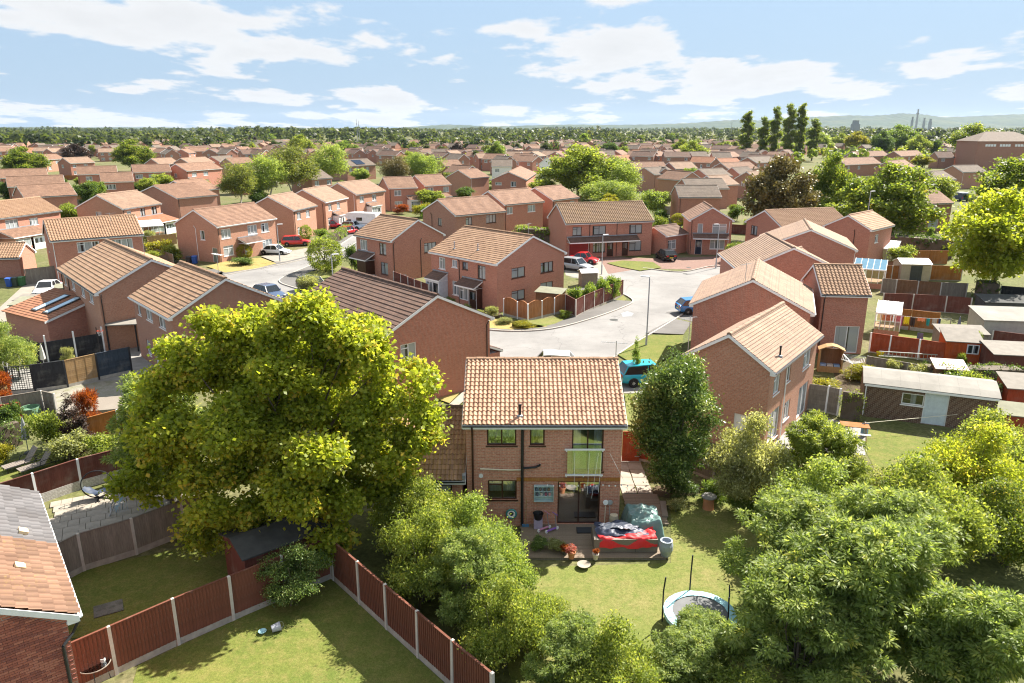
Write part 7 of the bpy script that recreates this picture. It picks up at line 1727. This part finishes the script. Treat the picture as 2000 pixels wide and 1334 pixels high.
for cx, yt, w_, Y_ in ((1462,214,28,430),(1496,226,24,440),(1519,206,24,425),(1547,200,25,410),(1568,199,26,415),(1594,230,26,430)):
    t_ = at_depth(cx, yt, Y_); plant('poplar', (t_[0],Y_,0), w_/FPX*Y_*1.0, t_[2], 'tall columnar poplar in the row above the far estate', group='poplar row above the far estate', leaf='oak')
# ------------------------------------------------------------------ the estate beyond
fh = []
specs = [(9.5,8.0,5.0,2.1,0,0,'course'),(8.5,7.5,4.9,2.3,4,5,'course'),(12.0,8.0,5.0,2.1,2,2,'course'),(7.5,9.0,5.0,2.0,6,5,'course'),(10.5,8.5,3.0,2.4,3,5,'course'),(9.0,7.5,5.0,2.2,2,5,'course')]
for i,(L_,W_,z_,r_,rc_,bc_,rf_) in enumerate(specs):
    fh.append(house('far house', world=((0,0),0,L_), Wd=W_, ze=z_, rise=r_, rc=rc_, bc=bc_, roof='flat', course=.5, f=[(1.0,z_-1.6,1.5,1.15),(L_-2.9,z_-1.6,1.5,1.15)]+([(L_*.5-.5,.1,.95,2.05,'door','white')] if z_ < 4 else [(1.0,.8,1.7,1.3),(L_-2.9,.8,1.5,1.3)]), l=[(2.5,z_-1.6,1.0,1.1,'w1')], r=[(2.5,z_-1.6,1.0,1.1,'w1')], b=[(1.0,z_-1.6,1.5,1.15)], pipes=None))
lbl = ['brown roofed brick house in the rows of the far estate','grey brown roofed brick house in the rows of the far estate','long dark roofed brick house in the rows of the far estate','pale roofed brick house in the rows of the far estate','low orange roofed bungalow in the rows of the far estate','dark roofed brick house in the rows of the far estate']
NEARL = [at(*p) for p in ((0,312),(130,325),(330,318),(480,312),(700,318),(860,322),(1020,328),(1240,325),(1440,322),(1640,305),(1780,300),(1990,300))]
def near_limit(px): 
    xs = [0,130,330,480,700,860,1020,1240,1440,1640,1780,1990]; ys = [312,308,312,314,312,330,332,318,330,300,298,318]
    return float(np.interp(px, xs, ys))
far_pts = []
row = 0; Y_ = 160.0
while Y_ < 760:
    half = Y_*0.74+30; x_ = -half + rng.uniform(0,10)
    street = 0.5*math.sin(Y_*.013)
    while x_ < half:
        jx, jy = x_+rng.uniform(-2.5,2.5), Y_+14*math.sin(x_*.014+row*.7)+rng.uniform(-4,4)
        d = jy; pyb = HOR + FPX*CAM_H/d*0.98; pxx = 1000+jx/ (jy*_c+(CAM_H)*_s)*FPX
        ok = pyb < near_limit(pxx)+2 and -60 < pxx < 2060
        if 1180 < pxx < 1480 and pyb < 268: ok = ok and rng.random() < .75
        if pxx > 1500: ok = ok and rng.random() < .62 and pyb > 276
        if pxx < 600: ok = ok and pyb > 268
        if 600 <= pxx <= 1180: ok = ok and pyb > 272
        if ok and rng.random() < .86: far_pts.append((jx, jy))
        x_ += rng.choice((10.5,11.5,13,15)) if d < 420 else rng.choice((12,14,17))
    Y_ += rng.choice((14,17,20)) if Y_ < 420 else 30; row += 1
far_pts.sort(key=lambda p: p[1])
used = [False]*6; n_single = 0
stuff_w = MB(); stuff_r = MB()
for i_, (x_, y_) in enumerate(far_pts):
    k = rng.choice((0,0,1,1,2,3,4,5)); ang = rng.choice((-47,-47,43,61,-29,5,90,20,150))+rng.uniform(-8,8)
    if n_single < 290:
        r_ = copy_tree(fh[k]); r_.location = (x_,y_,0); r_.rotation_euler = (0,0,R(ang)); r_['label'] = lbl[k]; r_['group'] = 'houses in the rows of the far estate'; n_single += 1
    else:
        L_,W_,z_,rs_,_,_,_ = specs[k]; c, s = math.cos(R(ang)), math.sin(R(ang))
        T = lambda p: (x_+p[0]*c-p[1]*s, y_+p[0]*s+p[1]*c, p[2])
        e = [(.2,.3),(L_-.2,.3),(L_-.2,W_-.3),(.2,W_-.3)]
        for a in range(4):
            p, q = e[a], e[(a+1)%4]; stuff_w.poly(T((p[0],p[1],0)),T((q[0],q[1],0)),T((q[0],q[1],z_)),T((p[0],p[1],z_)))
        for xx in (.2,L_-.2): stuff_w.poly(T((xx,.3,z_)),T((xx,W_-.3,z_)),T((xx,W_/2,z_+rs_-.1)))
        kk = (0,1,2,0,3,2)[k]
        stuff_r.mat(kk).poly(T((0,0,z_)),T((L_,0,z_)),T((L_,W_/2,z_+rs_)),T((0,W_/2,z_+rs_))); stuff_r.poly(T((L_,W_,z_)),T((0,W_,z_)),T((0,W_/2,z_+rs_)),T((L_,W_/2,z_+rs_)))
for f_ in fh:
    for c in list(f_.children_recursive): bpy.data.objects.remove(c)
    bpy.data.objects.remove(f_)
if stuff_w.f:
    rt = empty('distant_housing', (0,0,0), 0, 'mass of tiny brick houses along the far edge of the estate', 'housing'); rt['kind'] = 'stuff'
    o = stuff_w.build('walls_mass', M['brick'][5], rt); o['kind'] = 'stuff'
    o = stuff_r.build('roofs_mass', [M['roof'][0],M['roof'][4],M['roof'][2],M['roof'][3]], rt); o['kind'] = 'stuff'
for A_,B_,md,lb in (((1240,330),(1306,329),'e','grey roofed brick semi above the glass roofed conservatory'),((1320,330),(1364,329),'e','grey roofed brick house beside the rounded green tree'),((1385,346),(1432,344),'e','brick house with white gables behind the blank side wall'),((1448,342),(1480,341),'e','brick house half hidden by the dark copper tree'),((1425,331),(1482,329),'e','brown roofed house above the copper tree'),((1405,362),(1445,360),'e','brick house with pale wall near the copper tree'),((1330,352),(1372,350),'g','narrow gabled house behind the low grey roof'),((1478,318),(1520,316),'e','brown roofed house by the copper tree top'),((870,325),(905,324),'e','brick house behind the willow'),((905,338),(940,336),'g','brick gable house by the rounded green tree'),((1130,325),(1170,324),'e','brown roofed house behind the drooping tree'),((470,345),(515,343),'e','brick house glimpsed behind the birches'),((610,350),(650,347),'e','brick house glimpsed between the birches'),((455,320),(500,318),'e','grey roofed house behind the birch group'),((90,312),(128,310),'e','brick house beside the copper beech'),((137,319),(186,317),'e','brick house with red roof below the copper beech'),((312,321),(352,319),'e','brick house with small dormer gable'),((372,320),(420,317),'e','brick house next to the dormer gable house'),((430,316),(466,314),'e','brick house at the birch tops'),((1480,352),(1530,350),'e','brick house deep behind the copper tree')):
    house(lb, A_, B_, 8.5, 5.0, 2.0, mode=md, L=9, rc=rng.choice((0,4,4,6)), bc=rng.choice((0,1,2)), roof='flat', course=.33, f=[(.9,3.3,1.5,1.15),(5.2,3.3,1.5,1.15),(.9,.8,1.5,1.3)], l=[(2.2,3.2,1.4,1.2)], pipes=None)
# shrubs, fences and sheds in the gardens between the houses
def inpoly(x, y, P):
    c = False; n = len(P)
    for i in range(n):
        x0,y0 = P[i]; x1,y1 = P[i-1]
        if (y0 > y) != (y1 > y) and x < (x1-x0)*(y-y0)/(y1-y0)+x0: c = not c
    return c
foot = []
for o in list(COL.objects):
    if o.parent is None and 'dims' in o.keys():
        L_, W_ = o['dims'][0], o['dims'][1]; foot.append((o.location[0], o.location[1], o.rotation_euler[2], L_, W_))
def free(x, y, m=1.2):
    for ox, oy, a, L_, W_ in foot:
        dx, dy = x-ox, y-oy; c, s = math.cos(-a), math.sin(-a); u, v = dx*c-dy*s, dx*s+dy*c
        if -m-2.5 < u < L_+m and -m-3.2 < v < W_+m: return False
    return not inpoly(x, y, roadP)
g2 = random.Random(99); k = 0; tries = 0
gl_ = {'lime':'light green','oak':'olive','dark':'dark','hedge':'fresh green','pale':'pale variegated','willow':'grey green','yellow':'yellow'}
while k < 130 and tries < 4000:
    tries += 1
    px_ = g2.uniform(-20,2020); py_ = g2.uniform(318,470); x_, y_ = at(px_, py_)
    if not free(x_, y_, 1.6) or inpoly(x_, y_, [at(390,560),at(760,430),at(1000,480),at(1440,500),at(1440,560),at(1200,720),at(850,720)]): continue
    lf = g2.choices(list(gl_), (4,3,3,3,1,2,.7))[0]; kind = g2.choice(('bush','bush','round_c','fluffy','topiary'))
    H_ = g2.uniform(1.4,3.2) if kind != 'round_c' else g2.uniform(3.0,5.5)
    plant(kind, (x_,y_,0), H_*g2.uniform(.8,1.3), H_, gl_[lf]+' garden '+('tree' if kind == 'round_c' else 'shrub')+' between the estate houses', 'tree' if kind == 'round_c' else 'shrub', lf, 'planting between the estate houses', name='tree' if kind == 'round_c' else 'shrub'); k += 1
k = 0; tries = 0
while k < 46 and tries < 4000:
    tries += 1
    px_ = g2.uniform(-20,2020); py_ = g2.uniform(325,460); x_, y_ = at(px_, py_); a = R(g2.choice((-47,43,61,-29,5))); n_ = g2.randint(3,6)*1.9
    P2 = (x_+math.cos(a)*n_, y_+math.sin(a)*n_)
    if not all(free(x_+(P2[0]-x_)*t, y_+(P2[1]-y_)*t, .3) for t in (0,.25,.5,.75,1)) or inpoly(x_, y_, [at(390,560),at(760,430),at(1000,480),at(1440,500),at(1440,560),at(1200,720),at(850,720)]): continue
    cm_ = g2.choice(('fence_brown','fence_grey','fence_orange','fence_maroon','fence_tan'))
    fence({'fence_brown':'brown','fence_grey':'weathered grey','fence_orange':'orange','fence_maroon':'maroon','fence_tan':'tan'}[cm_]+' board fence dividing gardens of the middle estate', [(x_,y_),P2], 1.6, cm_, 'wood', base=0, px=False, span=2.4, group='garden fences of the middle estate'); k += 1
# white gabled houses, hall, towers
for A_,B_,lb in (((1808,282),(1836,282),'white gabled house below the olive tree'),((1836,280),(1858,280),'white rendered house with brown roof near the hall')):
    house(lb, A_, B_, 9, 5.0, 3.2, rc=4, wallmat=M['white_wall'], f=[(2,3,1.5,1.2)], roof='flat', course=.5, pipes=None)
house('white gabled house above the row of brown roofs', (292,292), (306,292), ze=5.2, rise=2.6, mode='g', L=9, rc=4, wallmat=M['white_wall'], roof='flat', course=.5, pipes=None, l=[(3,3,1.5,1.2)])
house('pale rendered house among the middle roofs', (960,325), (1000,325), 9, 5.0, 2.2, rc=4, wallmat=M['white_wall'], roof='flat', course=.5, f=[(1,3,1.6,1.2),(6,3,2,1.2)], pipes=None)
house('white gabled house beside the lime green tree', (1052,320), (1085,322), ze=5.0, rise=2.6, mode='g', L=9, rc=0, wallmat=M['white_wall'], roof='flat', course=.5, pipes=None)
hx, hy, hz_ = at_depth(1911,276,330); hall = empty('school_hall', (hx,hy,0), R(-4), 'big brick hall with hipped grey roof and high white windows', 'hall')
HW = 26; he = hz_
MB().box(0,0,0,HW,18,he).build('wall', M['brick'][2], hall)
MB().faces([(-.5,-.5,he),(HW+.5,-.5,he),(HW+.5,18.5,he),(-.5,18.5,he),(7,9,he+4),(HW-7,9,he+4)],[(0,1,5,4),(1,2,5),(2,3,4,5),(3,0,4)]).build('roof', M['roof'][4], hall)
for g_ in (3.2,9.2,15.5):
    for i in range(4): MB().box(g_+i*1.15,-.06,he-2.2,g_+i*1.15+.95,-.01,he-1.2).build('window', M['white'], hall)
def mast(px, ytop, Y_, w_, label, kind='mast'):
    t_ = at_depth(px, ytop, Y_); r = empty(kind, (t_[0],Y_,0), 0, label, kind.replace('_',' ')); h_ = t_[2]
    MB().lathe([(w_,0),(w_*.85,h_*.5),(w_*.6,h_*.75),(w_*.6,h_)],10).build('shaft', col_mat('far_concrete',(0.36,0.37,0.38)), r)
    MB().lathe([(w_*1.2,h_*.78),(w_*1.2,h_*.84)],10).build('platform', col_mat('far_concrete',(0.36,0.37,0.38)), r)
mast(696,233,900,.35,'thin telecom mast rising over the skyline wood'); mast(700,236,930,.35,'shorter telecom mast beside the thin one'); mast(1430,234,1100,.4,'pale slender mast below the hills')
mast(1794,213,2600,4.0,'tall industrial chimney before the hill','chimney')
for px_,yt_,Y_,w_,lb in ((1672,235,1400,6,'grey concrete tower block below the hills'),(1783,228,2600,3,'pale plant tower by the tall chimney'),(1806,230,2600,3,'second pale plant tower by the tall chimney'),(1818,232,2650,4,'squat pale silo by the tall chimney')):
    t_ = at_depth(px_,yt_,Y_); r = empty('tower', (t_[0],Y_,0), 0, lb, 'tower'); MB().box(-w_,-w_,0,w_,w_,t_[2]*.8).build('lower_block', col_mat('far_grey',(0.30,0.32,0.34)), r); MB().box(-w_*.7,-w_*.7,t_[2]*.8,w_*.7,w_*.7,t_[2]).build('upper_block', col_mat('far_grey',(0.30,0.32,0.34)), r)
# ------------------------------------------------------------------ trees of the estate: single ones, then the wood on the skyline
tk = 0
far_leaf = ['far','oak','lime','dark','birch','far','hedge','copper']
flab = {'far':'dull green tree among the far estate roofs','oak':'olive tree among the far estate roofs','lime':'bright green tree among the far estate roofs','dark':'dark green tree among the far estate roofs','birch':'grey green tree among the far estate roofs','hedge':'mid green tree among the far estate roofs','copper':'copper tree among the far estate roofs','yellow':'yellow tree among the far estate roofs'}
tr_ = random.Random(5)
while tk < 285:
    py_ = 262 + 72*tr_.random()**2.0; px_ = tr_.uniform(-40,2040)
    if py_ > near_limit(px_)-2: continue
    x_, y_ = at(px_, py_); lf = tr_.choices(far_leaf+['yellow'], (5,5,3,3,3,4,3,.35,.5))[0]
    H_ = tr_.uniform(5,11) if y_ < 420 else tr_.uniform(7,14)
    key = tr_.choice(('far_a','far_a','far_b','far_c')) if y_ > 330 else tr_.choice(('round_a','round_c','round_b'))
    if py_ > 292 and H_ > 9: H_ *= .7
    plant(key, (x_,y_,0), H_*tr_.uniform(.75,1.1)*(.6 if key == 'far_c' else 1), H_, flab[lf], 'tree', lf, 'single trees among the far estate roofs'); tk += 1
def far_wood(name, label, y0, y1, n, hmin, hmax, xr=(-.80,.80), seed=1, leaf='far'):
    g = np.random.default_rng(seed); V = []; T = []
    for i in range(n):
        y_ = g.uniform(y0,y1); x_ = g.uniform(*xr)*y_; H_ = g.uniform(hmin,hmax)*(1.0 + .35*math.sin(x_*.011+seed)*math.sin(x_*.0047)); D_ = H_*g.uniform(.7,1.1)
        m_ = 54; d = unit(g.normal(0,1,(m_,3))); c = d*np.array([D_*.42,D_*.42,H_*.36])*g.uniform(.6,1,(m_,1)) + np.array([x_,y_,H_*.58])
        nm = unit(d + np.array([0,0,.5]) + g.normal(0,.5,(m_,3))); ax = unit(np.cross(nm, g.normal(0,1,(m_,3)))); sd_ = np.cross(nm,ax); s_ = H_*g.uniform(.07,.15,(m_,1))
        V.append(np.stack([c-ax*s_, c+sd_*s_*.9, c+ax*s_, c-sd_*s_*.9],1).reshape(-1,3)); t0 = np.clip(g.normal(.42,.2),0,1); T.append(np.clip(t0+g.normal(0,.14,m_),0,1))
    V = np.concatenate(V); T = np.concatenate(T)
    o = link(name, np_mesh(name, V, np.arange(len(V)).reshape(-1,4), LEAF[leaf], tint=T)); tag(o, label, 'woodland', kind='stuff'); return o
far_wood('woodland', 'belt of trees closing the far edge of the estate', 560, 900, 1100, 7, 13, seed=3)
far_wood('woodland', 'continuous wood along the skyline beyond the estate', 900, 2200, 2200, 9, 17, seed=8)
far_wood('woodland', 'open tree cover on the plain below the hills', 2200, 5200, 2200, 12, 22, seed=12)
far_wood('woodland', 'wooded side of the estate beneath the poplars', 330, 620, 170, 7, 12, xr=(.36,.72), seed=21, leaf='oak')
def garden_trees(name, label, n, seed, leaf):
    g = np.random.default_rng(seed); V = []; T = []; k = 0
    while k < n:
        py_ = 258+66*g.random()**1.6; px_ = g.uniform(-60,2060)
        if py_ > near_limit(px_): continue
        x_, y_ = at(px_, py_); H_ = g.uniform(2.0,6.5); D_ = H_*g.uniform(.8,1.3); k += 1
        m_ = 130 if y_ < 350 else 70; d = unit(g.normal(0,1,(m_,3))); c = d*np.array([D_*.45,D_*.45,H_*.42])*g.uniform(.5,1,(m_,1)) + np.array([x_,y_,H_*.5])
        nm = unit(d*.5 + np.array([0,0,.8]) + g.normal(0,.5,(m_,3))); ax = unit(np.cross(nm, g.normal(0,1,(m_,3)))); sd_ = np.cross(nm,ax); s_ = H_*g.uniform(.06,.12,(m_,1))
        V.append(np.stack([c-ax*s_, c+sd_*s_*.9, c+ax*s_, c-sd_*s_*.9],1).reshape(-1,3)); t0 = np.clip(g.normal(.45,.22),0,1); T.append(np.clip(t0+g.normal(0,.14,m_),0,1))
    V = np.concatenate(V); o = link(name, np_mesh(name, V, np.arange(len(V)).reshape(-1,4), LEAF[leaf], tint=np.concatenate(T))); tag(o, label, 'greenery', kind='stuff')
garden_trees('garden_greenery', 'small garden trees and hedges between the far roofs', 700, 41, 'lime')
garden_trees('garden_greenery', 'darker garden shrubs between the far roofs', 700, 42, 'oak')
print('far houses', len(far_pts), n_single)
# ------------------------------------------------------------------ hills
def hills(name, Y_, prof, depth, mat):
    mb = MB(); n = len(prof)
    fr = [at_depth(px, py, Y_) for px, py in prof]
    for i in range(n-1):
        a, b = fr[i], fr[i+1]
        mb.poly((a[0]*.93,Y_-depth,-2),(b[0]*.93,Y_-depth,-2),(b[0]*.97,Y_-depth*.45,max(1,b[2])*.6),(a[0]*.97,Y_-depth*.45,max(1,a[2])*.6))
        mb.poly((a[0]*.97,Y_-depth*.45,max(1,a[2])*.6),(b[0]*.97,Y_-depth*.45,max(1,b[2])*.6),b,a)
        mb.poly(a,b,(b[0]*1.05,Y_+depth,-2),(a[0]*1.05,Y_+depth,-2))
    o = mb.build(name, mat); o['kind'] = 'structure'; return o
M['hill'] = m_ground('hill_land', ((0.035,0.06,0.04),(0.05,0.08,0.045),(0.10,0.115,0.06)), (0.0015,0.004,0.02), bmp=0)
pr = [(-300,249),(0,248),(300,249),(420,250),(560,249),(700,250),(780,249.5),(830,246),(870,243),(910,244.5),(960,247),(1000,246),(1060,244),(1120,243),(1180,244),(1240,243.5),(1300,242),(1350,240),(1400,236),(1440,234),(1480,235),(1530,231),(1560,229),(1600,228),(1660,225),(1700,226),(1735,224),(1760,221),(1785,222.5),(1810,224),(1840,229),(1900,227),(1960,224),(2020,222),(2300,226)]
fine = []
for i in range(len(pr)-1):
    for k in range(6):
        t = k/6; fine.append((pr[i][0]+(pr[i+1][0]-pr[i][0])*t, pr[i][1]+(pr[i+1][1]-pr[i][1])*t + .5*math.sin(i*7.3+k*2.1)))
hills('hills', 8000, fine+[pr[-1]], 1400, M['hill'])
# ------------------------------------------------------------------ the air
hz = MB().box(-9600,-360,-3,9600,9800,190); ho = hz.build('haze', None)
hm = bpy.data.materials.new('haze'); hm.use_nodes = True; hm.node_tree.nodes.clear()
hv = hm.node_tree.nodes.new('ShaderNodeVolumePrincipled'); hv.inputs['Color'].default_value = (0.62,0.78,1.0,1); hv.inputs['Density'].default_value = 0.000026; hv.inputs['Anisotropy'].default_value = 0.2
hout = hm.node_tree.nodes.new('ShaderNodeOutputMaterial'); hm.node_tree.links.new(hv.outputs[0], hout.inputs['Volume'])
ho.data.materials.clear(); ho.data.materials.append(hm); tag(ho, 'thin pale air over the whole estate and the hills', 'haze', kind='stuff')
